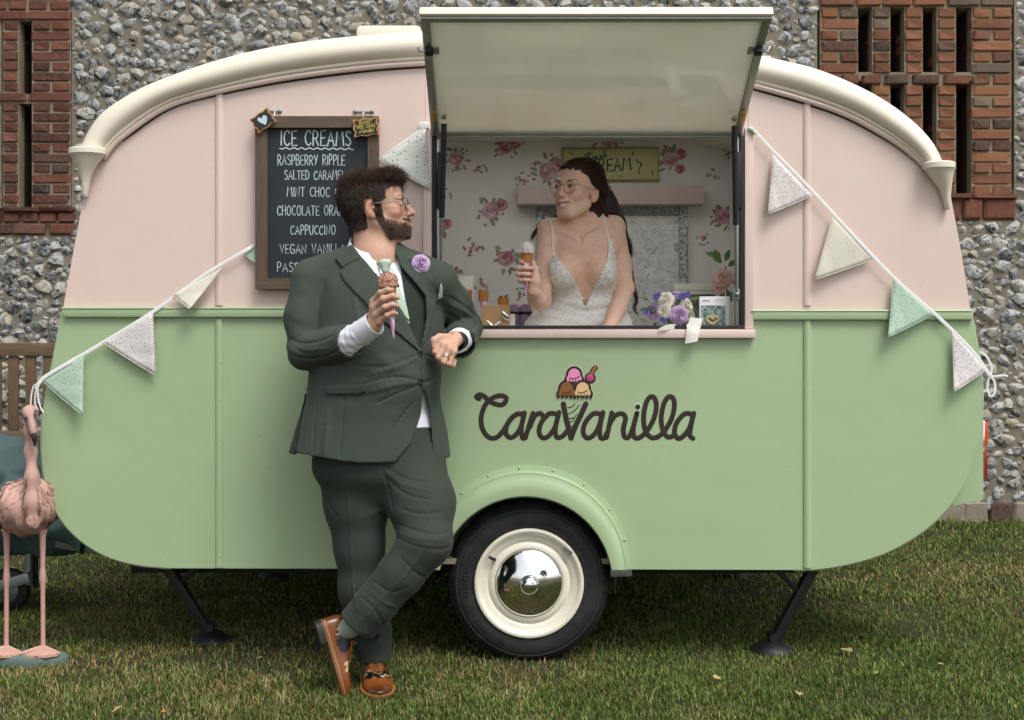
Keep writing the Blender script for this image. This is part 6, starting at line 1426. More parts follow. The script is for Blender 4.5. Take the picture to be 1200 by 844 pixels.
for sx in (-1, 1): MB().tube([P(35 + sx * 5.5, 486, FY - 0.108), P(36 + sx * 3, 491, FY - 0.125)], [0.006, 0.005], 10, round_=True).build('face_mask', mat('beak_grey', '#3c3436', 0.6), fm)
for sx in (-1, 1): MB().ball(P(35 + sx * 6.5, 482, FY - 0.105), 0.004, 2).build('eye', M_BLK, fm)
M_FLG = mat('flamingo_leg', '#c49a8d', 0.7, var=0.15, vscale=40, bump=0.3, bscale=150)
for x0, x1 in ((8, 7.5), (50, 50.5)):
    tp, bt = P(x0, 620, FY), P(x1, 762, FY)
    MB().tube([tp.lerp(bt, t) for t in (0, 0.06, 0.30, 0.36, 0.40, 0.44, 0.50, 0.9, 1.0)], [0.020, 0.012, 0.0085, 0.011, 0.0135, 0.011, 0.0085, 0.0085, 0.010], 12).build('leg', M_FLG, fm)
    q = bt + Vector((0, 0, -0.002)); mb = MB(); z0 = q.z
    toes = [(-0.070, -0.035), (-0.028, -0.062), (0.0, -0.060), (0.034, -0.058), (0.070, -0.030), (0.012, 0.025), (-0.012, 0.025)]
    V = [(q.x, FY, z0 + 0.020)] + [(q.x + a, FY + b, z0 - 0.002) for a, b in toes] + [(q.x + a, FY + b, z0 - 0.012) for a, b in toes]; nT = len(toes)
    mb.add(V, [(0, 1 + i, 1 + (i + 1) % nT) for i in range(nT)] + [(1 + i, 1 + nT + i, 1 + nT + (i + 1) % nT, 1 + (i + 1) % nT) for i in range(nT)])
    for a, b in ((-0.070, -0.035), (0.0, -0.062), (0.070, -0.030)): mb.tube([(q.x, FY, z0 + 0.014), (q.x + a * 0.55, FY + b * 0.55, z0 + 0.006), (q.x + a, FY + b, z0 - 0.002)], [0.009, 0.007, 0.005], 8, round_=True)
    mb.build('foot', M_FLG, fm, 50)
sb = P(33, 0, FY).x; rr = rng_(2); rings = []
for z0, k in ((0.0, 1.0), (0.02, 1.02), (0.034, 0.97), (0.041, 0.86), (0.042, 0.02)): rings.append([(sb + 0.142 * k * math.cos(a) * (1 + 0.05 * math.sin(3 * a + 1)), FY + 0.065 * k * math.sin(a) * (1 + 0.05 * math.sin(4 * a)), z0) for a in np.linspace(0, 2 * math.pi, 33)[:-1]])
MB().loft(rings).build('base', mat('base_stone', '#5f6e66', 0.85, var=0.25, vscale=20, bump=0.5, bscale=60), fm, 50)

ty = 0.86; hc_ = empty('hitch_cover', P(40, 655, ty), 'crumpled teal fabric cover draped over the tow hitch', 'cover')
fd = Field((P(-170, 0, ty).x, ty - 0.45, 0.10), (P(125, 0, ty).x, ty + 0.45, 0.95), 0.008)
for a, b, ra, rb in (((-150, 560), (-30, 560), .17, .20), ((-30, 560), (10, 562), .20, .17), ((10, 562), (55, 595), .17, .13), ((55, 595), (80, 618), .13, .085), ((80, 618), (106, 655), .08, .02)): fd.cone(P(*a, ty), P(*b, ty), ra, rb, 0.08)
fd.cone(P(-20, 610, ty), P(60, 625, ty), 0.16, 0.11, 0.1); fd.cone(P(20, 590, 0.62), P(78, 622, 0.58), 0.12, 0.055, 0.08); fd.cone(P(78, 622, 0.58), P(104, 650, 0.56), 0.055, 0.012, 0.03); fd.cone(P(-120, 610, ty), P(-20, 615, ty), 0.17, 0.16, 0.1)
X_, Y_, Z_ = fd.grid()
fd.f += (0.014 * np.abs(np.sin(13 * X_ + 10 * Z_ + 2 * np.sin(9 * Y_))) + 0.012 * np.abs(np.sin(-11 * X_ + 24 * Z_ + 7 * Y_)) + 0.006 * np.abs(np.sin(30 * X_ + 14 * Z_ + 9 * Y_)) - 0.015).astype(np.float32)
zlow = P(0, 650, ty).z + 0.02 * np.sin(14 * X_ + 3) + 0.012 * np.sin(33 * X_); fd.f = np.maximum(fd.f, zlow - Z_).astype(np.float32)
nobj('fabric', fd, mat('teal_canvas', '#465c5c', 0.85, var=0.15, vscale=6, bump=0.25, bscale=400), hc_, 2)
# ================================================================ the groom leaning on the counter
man = empty('person', (P(440, 0, -0.3).x, -0.30, 0), 'bearded man in dark green suit with crossed legs leaning on the caravan counter', 'person')
YC = -0.28
MH = Matrix.Translation(P(442.5, 243.5, -0.275)) @ Matrix.Rotation(R(88), 4, 'Z') @ Matrix.Rotation(R(-7), 4, 'X') @ Matrix.Scale(1.03, 4)
MHr = Matrix.Translation(P(442.5, 243.5, -0.275)) @ Matrix.Rotation(R(88), 4, 'Z') @ Matrix.Rotation(R(-7), 4, 'X')
# ---- body: head, neck, trunk, arms, hands in one surface
bd = Field((P(325, 0, -0.3).x, -0.68, 0.98), (P(585, 0, -0.3).x, -0.05, 1.83), 0.0027)
head(bd, MHr); bd.ell((0, 0.030, 0.040), (0.074, 0.094, 0.080), 0.02, 'add', MHr)
bd.cone(P(438, 303, -0.275), P(434, 258, -0.27), 0.070, 0.060, 0.03); bd.cone(P(447, 296, -0.30), P(452, 275, -0.29), 0.045, 0.035, 0.04)
bd.chain([P(440, 312, YC), P(440, 380, YC), P(438, 430, YC)], [0.07, 0.10, 0.10], 0.05); bd.cone(P(400, 318, YC), P(480, 318, YC), 0.05, 0.05, 0.03)
bd.chain([P(395, 318, -0.29), P(366, 334, -0.31), P(360, 412, -0.37), P(410, 400, -0.49), P(436, 382.5, -0.552)], [0.045, 0.038, 0.034, 0.030, 0.026], 0.02)
bd.chain([P(485, 318, -0.275), P(512, 332, -0.265), P(544, 382, -0.105), P(535, 397, -0.34)], [0.045, 0.038, 0.034, 0.027], 0.02)
# right hand round the cone
HR = [([(438, 353.5, -.572), (446, 343, -.604), (455, 339.5, -.612), (459.5, 339.2, -.609)], (.0112, .0104, .0094, .0078)),
      ([(438.5, 361.5, -.578), (449, 350.5, -.611), (460, 347, -.613), (466, 349, -.603)], (.0114, .0106, .0096, .0080)),
      ([(441, 369.5, -.580), (451, 360, -.611), (460, 357, -.611), (465.5, 358.5, -.599)], (.0112, .0103, .0093, .0078)),
      ([(445, 377.5, -.578), (453.5, 369.5, -.604), (460, 366.5, -.603), (464.5, 367.5, -.591)], (.0104, .0094, .0084, .0070))]
for pts, rad in HR:
    q = [P(*p) for p in pts]; bd.chain(q, rad, 0.004); bd.cone(P(438, 381, -.553), q[0], 0.019, rad[0] * 1.12, 0.012)
bd.cone(P(439, 358, -.57), P(446, 374, -.572), 0.012, 0.012, 0.014); bd.chain([P(442, 376, -.552), P(450, 364, -.553), P(457, 355, -.556), P(463, 349, -.56)], [.016, .012, .0105, .008], 0.006)
# left hand hanging loosely closed
HL = [([(516.5, 401.5, -.408), (509.5, 412.5, -.425), (513, 419, -.400), (518, 414, -.385)], (.0112, .0108, .0098, .0085)), ([(521, 405, -.414), (513.5, 419, -.430), (518, 425, -.402), (523, 418, -.386)], (.0114, .0110, .0098, .0085)),
      ([(526, 409, -.412), (520, 424.5, -.425), (525, 428, -.398), (528, 421, -.384)], (.0110, .0106, .0095, .0082)), ([(531, 412.5, -.404), (527, 427, -.412), (531, 429, -.388), (533, 423, -.376)], (.0102, .0096, .0088, .0075))]
for pts, rad in HL:
    q = [P(*p) for p in pts]; rad = [v * .93 for v in rad]; bd.chain(q, rad, 0.0012); bd.cone(P(533.5, 399, -.355), q[0], 0.019, rad[0] * 1.05, 0.008)
bd.cone(P(517, 402, -.405), P(531, 412, -.40), 0.013, 0.013, 0.012); bd.chain([P(526, 397, -.375), P(515, 395.5, -.405), P(508.5, 399, -.420), P(508.5, 406.5, -.424)], [.018, .0135, .0115, .0088], 0.006)
SKIN = np.array(lin('#cfa58f'))
def man_cols(V):
    q = local(MHr, V); c = np.tile(SKIN, (len(V), 1)); x, y, z = np.abs(q[:, 0]), q[:, 1], q[:, 2]
    red = np.exp(-((x - .045) / .02) ** 2 - ((y + .07) / .03) ** 2 - ((z + .03) / .02) ** 2) + np.exp(-(x / .02) ** 2 - ((y + .112) / .02) ** 2 - ((z + .034) / .015) ** 2) + 0.9 * (x > .070) * (np.abs(z + .01) < .035) * (np.abs(y - .015) < .035)
    c = c * (1 - 0.42 * np.clip(red, 0, 1)[:, None] * np.array([0.12, 0.55, 0.55]))
    lip = (y < -.088) & (np.abs(z + .0685) < .0095) & (x < .025); c[lip] = lin('#b8766a')
    bt = beard_mask(q)[:, None]; c = c * (1 - 0.5 * bt) + np.array(lin('#4a382e')) * 0.5 * bt
    sc = scalp_mask(q)[:, None]; c = c * (1 - 0.85 * sc) + np.array(lin('#2a1f1a')) * 0.85 * sc
    nl = np.zeros(len(V), bool); return c
def scalp_mask(q):
    x, y, z = np.abs(q[:, 0]), q[:, 1], q[:, 2]
    top = sm(.062, .068, z - 0.10 * np.clip(y + .03, -0.1, 0.0) * -0 - 0.0) * (y < -.03); front = (y < -.02) & (z > .060 + 0.25 * np.clip(-(y + .075), 0, 1))
    side = (y >= -.042) & (y < .004) & (z > .020 - 0.3 * (y + .042)); burn = (y > -.024) & (y < .001) & (z > -.045); back = (y >= .004) & (z > np.where(y < .034, .024, -.076 + 0.0 * y))
    head_ = (z > -.085) & (np.linalg.norm(q, axis=1) < .16); return ((front | side | back | burn) & head_).astype(float)
def beard_mask(q):
    x, y, z = np.abs(q[:, 0]), q[:, 1], q[:, 2]
    line = np.where(y > -.026, -.008, -.042 - 0.34 * np.clip(-(y + .026), 0, .06))
    m = sm(0, .007, line - z) * (y < .001 - .45 * np.clip(-.045 - z, 0, 1)) * (z > -.125) * sm(-.150, -.118, z)
    lip = (np.abs(z + .0685) < .0085) & (x < .026) & (y < -.085); mus = (z < -.050) & (z > -.062) & (x < .034) & (y < -.085); under = (z < -.085)
    nose = (z > -.050) & (x < .02); m = np.maximum(m, mus * 1.0); m[lip | nose] = 0; return m * (np.linalg.norm(q, axis=1) < .165)
V, Q = drop_small(*nets(bd, 1), keep=400); me = to_mesh('body', V, Q, 180); vcol(me, man_cols(V))
M_SKIN = vmat('skin', 0.58, bump=0.12, bscale=500, sss=0.12, spec=0.28, var=0.16, vscale=55)
link('body', me, M_SKIN, man)
eyes(MHr, man, '#5a3d28', (0.0, -1, 0.02))
# ---- hair, beard, brows
M_HAIRB = hair_mat('dark_brown_hair', '#241c18', '#5c4a3e', 0.42)
rs = np.random.RandomState(3); ql = local(MHr, V); sk = scalp_mask(ql) > 0.5
def flow_top(q):
    x, y, z = q[:, 0], q[:, 1], q[:, 2]; f = np.zeros_like(q); top = sm(.055, .085, z)
    f[:, 0] = x * 3.0; f[:, 1] = (-0.75 + 1.2 * sm(0.0, 0.09, y)) * top + (0.75 * (1 - top)); f[:, 2] = 0.42 * top - 0.55 * (1 - top); f[:, 1] += 0.35 * np.sin(60 * x + 40 * y); return f
roots, nn = pick(V, Q, sk, 10500, rs); qz = local(MHr, roots); tp = sm(.04, .08, qz[:, 2]); fr = tp * sm(0.02, -.05, qz[:, 1])
ln = (0.011 + 0.012 * sm(.03, .09, qz[:, 1]) + 0.015 * tp + 0.020 * fr) * rs.uniform(0.6, 1.25, len(roots))
hp_ = grow(bd, MHr, roots, nn, flow_top, ln, 7, rs, 0.42, 0.38, 0.003)
hair = strands('hair', hp_, rs.uniform(.0007, .0012, len(roots)), M_HAIRB, man)
cap = bd.like(bd.f.copy()); X_, Y_, Z_ = bd.grid()
bk_ = beard_mask(ql) > 0.30; roots, nn = pick(V, Q, bk_, 8200, rs); ql2 = local(MHr, roots)
kp = rs.rand(len(roots)) < np.clip(sm(.006, -.010, ql2[:, 1] + .45 * np.clip(-.045 - ql2[:, 2], 0, 1) + .006 * np.sin(ql2[:, 2] * 260)) * 1.2, .12, 1) * sm(-.122, -.104, ql2[:, 2] + .3 * np.clip(ql2[:, 1] + .05, 0, 1)) * np.clip(.25 + beard_mask(ql2 + np.array([0, 0, .012])) + .3 * (ql2[:, 1] < -.08), 0, 1); roots, nn, ql2 = roots[kp], nn[kp], ql2[kp]
def flow_beard(q):
    f = np.zeros_like(q); f[:, 0] = q[:, 0] * 4; f[:, 1] = -0.35 - 0.5 * sm(-.05, -.1, q[:, 1]); f[:, 2] = -0.8; f += 0.25 * np.sin(q[:, [1, 2, 0]] * 170); return f
ln = (0.005 + 0.009 * sm(-.055, -.10, ql2[:, 2])) * rs.uniform(.6, 1.3, len(roots)); ln *= np.where(ql2[:, 2] < -.112, .5, 1)
bp_ = grow(bd, MHr, roots, nn, flow_beard, ln, 5, rs, 0.40, 0.35, 0.0015); strands('beard', bp_, rs.uniform(.0006, .0010, len(roots)), hair_mat('brown_beard', '#33271f', '#75604c'), man)
br = []
for s in (-1, 1):
    for k in range(90):
        t = rs.rand(); x = s * (.014 + .034 * t); a = np.array([x, -.0975 + .018 * t * t, .0195 + .004 * math.sin(2.4 * t) + rs.uniform(-.003, .003)]); d = np.array([s * .8, .15, .35]); br.append([xf(MHr, a + d * L_ * .010 / 3) for L_ in range(4)])
strands('eyebrow', np.array(br), np.full(len(br), .0008), M_HAIRB, man)
glasses(MHr, man, mat('grey_acetate', '#8b8f8a', 0.2, 0.3, var=0.05), (0.025, 0.0205), -0.003, -0.107, 0.006, 0.0023)
# ---- suit
def wool_mat(name, a, b):
    t = NT(name); co = t.coord('World'); tw = t.noise(t.coord('World', (1100, 1100, 420)), 1.0, 2, 0.5); nz = t.noise(co, 9, 4); f = t.noise(co, 900, 2, 0.6)
    c = t.mix(t.ramp(t.math('ADD', t.math('MULTIPLY', tw, 0.5), t.math('MULTIPLY', f, 0.5)), [(0.38, 0.0), (0.62, 1.0)]), a, b); t.color(t.mix(t.ramp(nz, [(0.3, 0.0), (0.7, 0.15)]), c, tuple(v * 0.8 for v in lin(a))))
    t.set(Roughness=0.9, Sheen_Weight=0.06, Sheen_Roughness=0.4); t.b.inputs['Specular IOR Level'].default_value = 0.2; t.bump(t.math('ADD', tw, f), 0.12, 0.0008); return t.m
M_WOOL = wool_mat('green_wool', '#353d36', '#4f584f'); M_WAIST = wool_mat('green_waistcoat', '#272d28', '#3b423c')
TS = [(552, 434, .288, .175), (530, 435, .279, .174), (500, 437, .260, .170), (470, 438, .236, .170), (440, 440, .232, .170), (410, 442, .230, .164), (375, 445, .228, .152), (345, 447, .215, .136), (325, 447, .185, .114), (308, 445, .130, .088), (297, 442, .092, .074), (284, 439, .074, .068)]
ST = [(P(0, py, YC).z, P(cx, py, YC).x, YC, rx, ry, 16) for py, cx, rx, ry in TS]
def torso(fd, e=0.0):
    fd.loft(ST, 0.01, 'add', e)
    fd.cone(P(425, 300, -0.275), P(366, 326, -0.29), 0.052 + e, 0.070 + e, 0.04); fd.cone(P(455, 300, -0.275), P(512, 328, -0.265), 0.052 + e, 0.068 + e, 0.04)
    fd.ell(P(450, 440, -0.33), (0.18 + e, 0.115 + e, 0.16 + e), 0.05)
jk = Field((P(322, 0, -0.3).x, -0.66, P(0, 566, -0.3).z), (P(588, 0, -0.3).x, 0.0, P(0, 272, -0.3).z), 0.0035)
eR, cR = P(358, 413, -0.365), P(409, 401, -0.485); eL, cL = P(545, 383, -0.100), P(538, 402, -0.290)
jk.chain([P(365, 330, -0.30), P(356, 372, -0.33), eR], [.070, .063, .060], 0.03); jk.cone(eR, P(415, 398, -0.497), .060, .056, 0.012)
jk.chain([P(512, 331, -0.265), P(530, 357, -0.19), eL], [.070, .065, .062], 0.03); jk.cone(eL, P(537, 405, -0.325), .062, .058, 0.012)
for pts in ([(335, 392), (352, 402), (374, 400), (392, 392)], [(336, 412), (356, 420), (380, 418), (402, 408)], [(513, 345), (530, 350), (548, 362), (558, 372)], [(510, 360), (528, 370), (546, 380)], [(528, 396), (545, 390), (563, 376)], [(536, 408), (552, 402), (566, 388)]): fold(jk, pts, .0034, .0042, .005)
for pts in ([(340, 402), (358, 410), (385, 408)], [(520, 352), (538, 362), (555, 372)], [(530, 402), (548, 396), (562, 383)]): fold(jk, pts, .0020, .006, .006, 'add')
cut(jk, cR, cR - eR, 0.11); cut(jk, cL, cL - eL, 0.11)
jk.cone(cR - (cR - eR).normalized() * 0.03, cR + (cR - eR).normalized() * .05, .046, .050, .004, 'sub'); jk.cone(cL - (cL - eL).normalized() * 0.05, cL + (cL - eL).normalized() * .05, .052, .054, .004, 'sub')
arms_ = jk.f; jk.f = np.full(jk.f.shape, 0.5, np.float32); torso(jk)
for pts in ([(492, 447), (470, 442), (440, 446), (415, 455)], [(490, 452), (465, 462), (438, 474)], [(492, 414), (472, 424), (445, 430), (415, 428)], [(404, 440), (402, 480), (398, 535)], [(494, 449), (505, 446), (516, 440)], [(494, 413), (504, 418), (516, 424)], [(425, 350), (432, 375), (445, 395)], [(486, 470), (470, 490), (455, 515)], [(515, 460), (512, 490), (514, 525)], [(372, 470), (368, 500), (366, 530)]): fold(jk, pts, .0022, .0042, .005)
for pts in ([(488, 448), (462, 451), (430, 460)], [(488, 420), (460, 432), (430, 440)], [(385, 480), (383, 510), (380, 535)], [(415, 345), (420, 375), (432, 400)]): fold(jk, pts, .0022, .008, .009, 'add')
jk.op(np.s_[:, :, :], arms_, 0.016, 'add')
# folds: elbows, waist, armholes
wrinkle(jk, P(350, 405, -0.36), 0.12, (0.5, 0, 1), 95, 0.0022, 0.5, 1); wrinkle(jk, P(385, 415, -0.42), 0.10, (1, -0.6, -0.2), 90, 0.0018, 0.4, 2); wrinkle(jk, P(372, 345, -0.35), 0.09, (0.8, 0, 0.6), 80, 0.0015, 0.5, 3)
wrinkle(jk, P(530, 355, -0.22), 0.11, (0.7, 0.2, 0.7), 85, 0.0025, 0.5, 4); wrinkle(jk, P(555, 385, -0.15), 0.10, (0.3, -0.7, -0.5), 85, 0.0025, 0.6, 5); wrinkle(jk, P(500, 350, -0.36), 0.10, (-0.5, 0, 0.8), 60, 0.0015, 0.3, 6)
wrinkle(jk, P(430, 440, -0.45), 0.20, (-0.25, 0, 1), 55, 0.0016, 0.35, 7); wrinkle(jk, P(470, 420, -0.45), 0.13, (0.45, 0, 1), 60, 0.0015, 0.3, 8); wrinkle(jk, P(395, 500, -0.40), 0.17, (1, 0.3, 0.25), 36, 0.0014, 0.25, 9); wrinkle(jk, P(425, 360, -0.42), 0.14, (0.75, 0, 0.65), 40, 0.0013, 0.2, 10)
# hem, front opening, neck
X_, Y_, Z_ = jk.grid()
hem_ = P(0, 541, -0.40).z + 0.030 * sm(-0.47, -0.76, X_) + 0.0 * Y_
jk.f = np.maximum(jk.f, (hem_ - Z_)).astype(np.float32)
def pz(poly, Yp): return [(P(x, y, Yp).x, P(x, y, Yp).z) for x, y in poly]
def prism_sub(fd, poly, Yp, ymax, k=0.002):
    X, Y, Z = fd.grid(); pd = poly_sdf(X[:, 0, 0][:, None], Z[0, 0, :][None, :], pz(poly, Yp))[:, None, :]; d = np.maximum(pd, Y - ymax); fd.op(np.s_[:, :, :], np.broadcast_to(d, fd.f.shape).astype(np.float32), k, 'sub')
VOPEN = [(408, 276), (413, 289), (428, 307), (446, 328), (470, 364), (491.5, 409), (497.5, 372), (496, 346), (482, 328), (468, 312), (460, 296), (462, 272), (430, 262)]
full = jk.like(jk.f.copy())
prism_sub(jk, VOPEN, -0.42, -0.24); prism_sub(jk, [(495, 455), (491, 488), (481, 520), (463, 541), (452, 553), (507, 553), (506, 541), (503, 500), (500, 472)], -0.43, -0.26)
jk.cone(P(438, 300, -0.275), P(433, 262, -0.268), .090, .086, .004, 'sub')
suit = empty('suit_jacket', P(437, 540, YC), parent=man)
nobj('jacket_body', jk, M_WOOL, suit, 1, keep=300)
# lapels, pocket flap, breast pocket, drawn on the jacket's own surface
lapR = band(full, [(410, 284), (398, 290), (391, 302), (401, 314), (396, 318), (404, 330), (426, 352), (452, 378), (491, 411), (474, 372), (448, 330), (430, 309), (415, 292)], -0.003, 0.0085, -0.40, -0.22); nobj('lapel', lapR, M_WOOL, suit, 4)
lapL = band(full, [(461, 295), (468, 311), (482, 327), (497, 346), (498.5, 372), (493, 411), (500, 392), (507.5, 362), (510, 345), (504, 334), (507, 328), (496, 312), (480, 298), (468, 288)], -0.003, 0.0085, -0.42, -0.20); nobj('lapel', lapL, M_WOOL, suit, 4)
nobj('collar', band(full, [(413, 288), (398, 290), (391, 302), (400.5, 313.5), (413, 307), (423, 302)], -0.003, 0.0125, -0.38, -0.25), M_WOOL, suit, 4, keep=400)
nobj('pocket_flap', band(full, [(381, 452), (430, 450), (430.5, 459), (422, 461.5), (384, 462)], -0.002, 0.0075, -0.42, -0.25), M_WOOL, suit, 1)
nobj('pocket_welt', band(full, [(505, 350), (517, 345), (518.5, 349.5), (507, 354.5)], -0.002, 0.006, -0.40, -0.2), M_WOOL, suit, 1, keep=10)
edge = [surf(jk, x, y, -0.66) for x, y in ((492.5, 411), (493, 422), (493.5, 434), (494.5, 446), (495, 455))]
MB().tube([e + Vector((0, -0.001, 0)) for e in edge if e], 0.0032, 8).build('front_edge', M_WOOL, suit)
for x, y in ((492.5, 414.5), (493.5, 447)):
    e = surf(jk, x, y, -0.66)
    if e: MB().lathe([(0.001, -0.004), (0.006, -0.004), (0.0085, -0.005), (0.009, -0.002), (0.009, 0.002)], e + Vector((0, -0.004, 0)), 'Y', 20).build('button', M_BLK, suit)
for k in range(4):
    e = surf(jk, 384 + k * 5.2, 427 - k * 0.4, -0.66)
    if e: MB().lathe([(0.001, -0.003), (0.005, -0.003), (0.006, -0.001), (0.006, 0.002)], e + Vector((0, -0.002, 0)), 'Y', 14).build('button', M_BLK, suit)
nobj('vent_lining', band(full, [(360, 455), (352, 532), (334, 536), (336, 500), (350, 452)], -0.006, 0.006, -0.30, 0.0), M_BLK, suit, 1, keep=10)
psq = band(full, [(511, 351), (514, 334), (516, 330), (517.5, 336), (517, 348)], 0.0, 0.009, -0.40, -0.2); nobj('pocket_square', psq, mat('silk_sage', '#a9b6a6', 0.45, var=0.3, vscale=120), suit, 1, keep=10)
# ---- shirt, waistcoat, tie
sh = Field((P(360, 0, -0.3).x, -0.52, P(0, 504, -0.3).z), (P(545, 0, -0.3).x, -0.10, P(0, 262, -0.3).z), 0.0035)
torso(sh, -0.020)
wrinkle(sh, P(425, 305, -0.36), 0.08, (1, 0, 1), 60, .002, 0.4, 3)
sh.cone(P(438, 300, -0.277), P(434, 262, -0.270), .066, .066, .004, 'sub')
shirt_full = sh.like(sh.f.copy())
M_SHIRT = mat('white_cotton', '#e3e6ee', 0.8, var=0.04, vscale=14, bump=0.15, bscale=600)
shirt = empty('shirt', P(438, 400, YC), parent=man); nobj('shirt_front', sh, M_SHIRT, shirt, 1)
def cuff(a, b, ra, rb, name='cuff'):
    ax = (b - a).normalized(); M = Matrix.Translation(a) @ ax.to_track_quat('Z', 'Y').to_matrix().to_4x4(); L = (b - a).length
    pr = [(ra, 0)] + [(ra + (rb - ra) * t + .0012 * math.sin(t * 37), L * t) for t in np.linspace(.08, .55, 12)] + [(rb * 1.015, L * .58), (rb * 1.03, L * .60), (rb * 1.025, L * .64), (rb * 1.01, L * .9), (rb * 1.005, L * .97), (rb, L), (rb - .002, L + .001), (rb - .005, L - .002), (rb - .006, L - .03)]
    mb = MB().lathe(pr, (0, 0, 0), 'Z', 48, M); n_ = 48
    for i_, v in enumerate(mb.V):
        a_ = 2 * math.pi * (i_ % n_) / n_; k_ = i_ // n_; c_ = a + ax * ((Vector(v) - a).dot(ax)); d_ = (Vector(v) - c_); w_ = (0.05 if k_ < 13 else 0.025) * math.sin(3 * a_ + k_ * .35) + (0.03 if k_ < 13 else 0.0) * math.sin(7 * a_ - k_ * .8); mb.V[i_] = tuple(c_ + d_ * (1 + w_))
    return mb.build(name, M_SHIRT, shirt, 60)
cuff(P(402, 405, -0.470), P(439.5, 378.5, -0.545), .044, .0405); cuff(P(541, 394, -0.24), P(536, 400.5, -0.335), .046, .041)
def shirt_collar():
    c0_ = P(437.5, 292, -0.276); n = 64; f0 = math.atan2(-math.cos(R(16)), math.sin(R(16))); rows = []
    zt_ = lambda a: 1.2 + 115.5 / 337 - 0.046 * math.cos(a)
    for i in range(n + 1):
        a = 0.05 + (2 * math.pi - 0.10) * i / n; fr_ = math.exp(-(min(a, 2 * math.pi - a) / 0.50) ** 2); th_ = f0 + a; d = Vector((math.cos(th_), math.sin(th_), 0)); zt = zt_(a)
        pt = lambda r_, z: Vector((c0_.x, c0_.y, 0)) + d * r_ + Vector((0, 0, z))
        drop = 0.040 + 0.026 * fr_
        rows.append([pt(.0785, zt - .035), pt(.0775, zt - .002), pt(.0795, zt + .003), pt(.0825, zt), pt(.089, zt - drop * .45), pt(.098 + .016 * fr_, zt - drop), pt(.095 + .016 * fr_, zt - drop), pt(.086, zt - drop * .5)])
    return MB().loft(rows, closed=False, cap=False).build('collar', M_SHIRT, shirt, 50)
shirt_collar()
wc_ = band(shirt_full, [(462, 296), (467, 315), (473, 345), (480, 380), (470, 371), (462, 362), (480, 400), (493, 420), (508, 370), (503, 340), (484, 318), (472, 300)], -0.002, 0.0075, -0.42, -0.2); nobj('waistcoat', wc_, M_WAIST, man, 1)
M_TIE = mat('sage_silk', '#b3c4b4', 0.4, var=0.22, vscale=160, bump=0.2, bscale=300)
tie = empty('tie', P(452, 315, -0.38), parent=man)
nobj('blade', band(shirt_full, [(446, 318), (458, 318), (466, 335), (476, 360), (479.5, 377), (474, 372), (460, 348), (450, 330)], -0.001, 0.0085, -0.42, -0.2), M_TIE, tie, 1)
kf = sh.like(np.full(sh.f.shape, 0.5, np.float32)); e = P(451.5, 311, -0.372); kf.cone((e.x - .010, e.y, e.z + .010), (e.x + .010, e.y, e.z + .011), .010, .010, .006); kf.cone((e.x - .009, e.y, e.z + .008), (e.x - .002, e.y - .001, e.z - .018), .010, .0095, .012); kf.cone((e.x + .009, e.y, e.z + .008), (e.x + .003, e.y - .001, e.z - .018), .010, .0095, .012); nobj('knot', kf, M_TIE, tie, 1)
nobj('blade', band(shirt_full, [(445, 314), (459, 314), (461, 326), (448, 326)], -0.001, 0.0085, -0.40, -0.2), M_TIE, tie, 1)
# ---- buttonhole rose, wristwatch, ring
e = surf(jk, 491, 309, -0.66) or P(491, 309, -0.36)
bt_ = empty('buttonhole_flower', e, 'lilac rose buttonhole with green sprigs on the green lapel', 'flower')
rose('rose', e + Vector((0.008, -0.012, 0.0)), 0.034, (0.35, -1, 0.25), M_LILAC, bt_, 12); mb = MB(); mw = MB()
for a in range(9): leaf(mb, e + Vector((-0.020, -0.008, 0.008)), (math.cos(a * .9) - 0.6, -.35, math.sin(a * .9) + .2), .026, .005, (0, -1, 0))
leaf(mb, e + Vector((0, -0.01, -.02)), (-.3, -.1, -1), .035, .004, (0, -1, 0)); mb.build('foliage', M_LEAFG, bt_, 180); mw.ball(e + Vector((-.03, -.014, .014)), .005, 1); mw.build('bud', M_VIOLET, bt_)
rose('backing_petal', e + Vector((0.024, -0.006, 0.004)), 0.024, (0.8, -.7, 0.2), M_IVORY, bt_, 3, ((4, .8, .3), (5, 1.0, .1)))
wa, wb = P(536.5, 400, -0.338), P(533.5, 400, -0.362); wax = (wb - wa).normalized(); Mw = Matrix.Translation(wa) @ wax.to_track_quat('Z', 'Y').to_matrix().to_4x4()
MB().lathe([(.031, 0), (.033, .001), (.033, .014), (.031, .015)], (0, 0, 0), 'Z', 32, Mw).build('wristwatch', M_BLK, man, 40)
ra_, rb_ = P(523.5, 414, -.417), P(521.5, 419.5, -.421); ax = (rb_ - ra_).normalized(); Mr = Matrix.Translation(ra_.lerp(rb_, .5)) @ ax.to_track_quat('Z', 'Y').to_matrix().to_4x4()
MB().lathe([(.0100, -.004), (.0120, -.0038), (.0120, .0038), (.0100, .004)], (0, 0, 0), 'Z', 28, Mr).build('ring', M_CHR, man, 40)
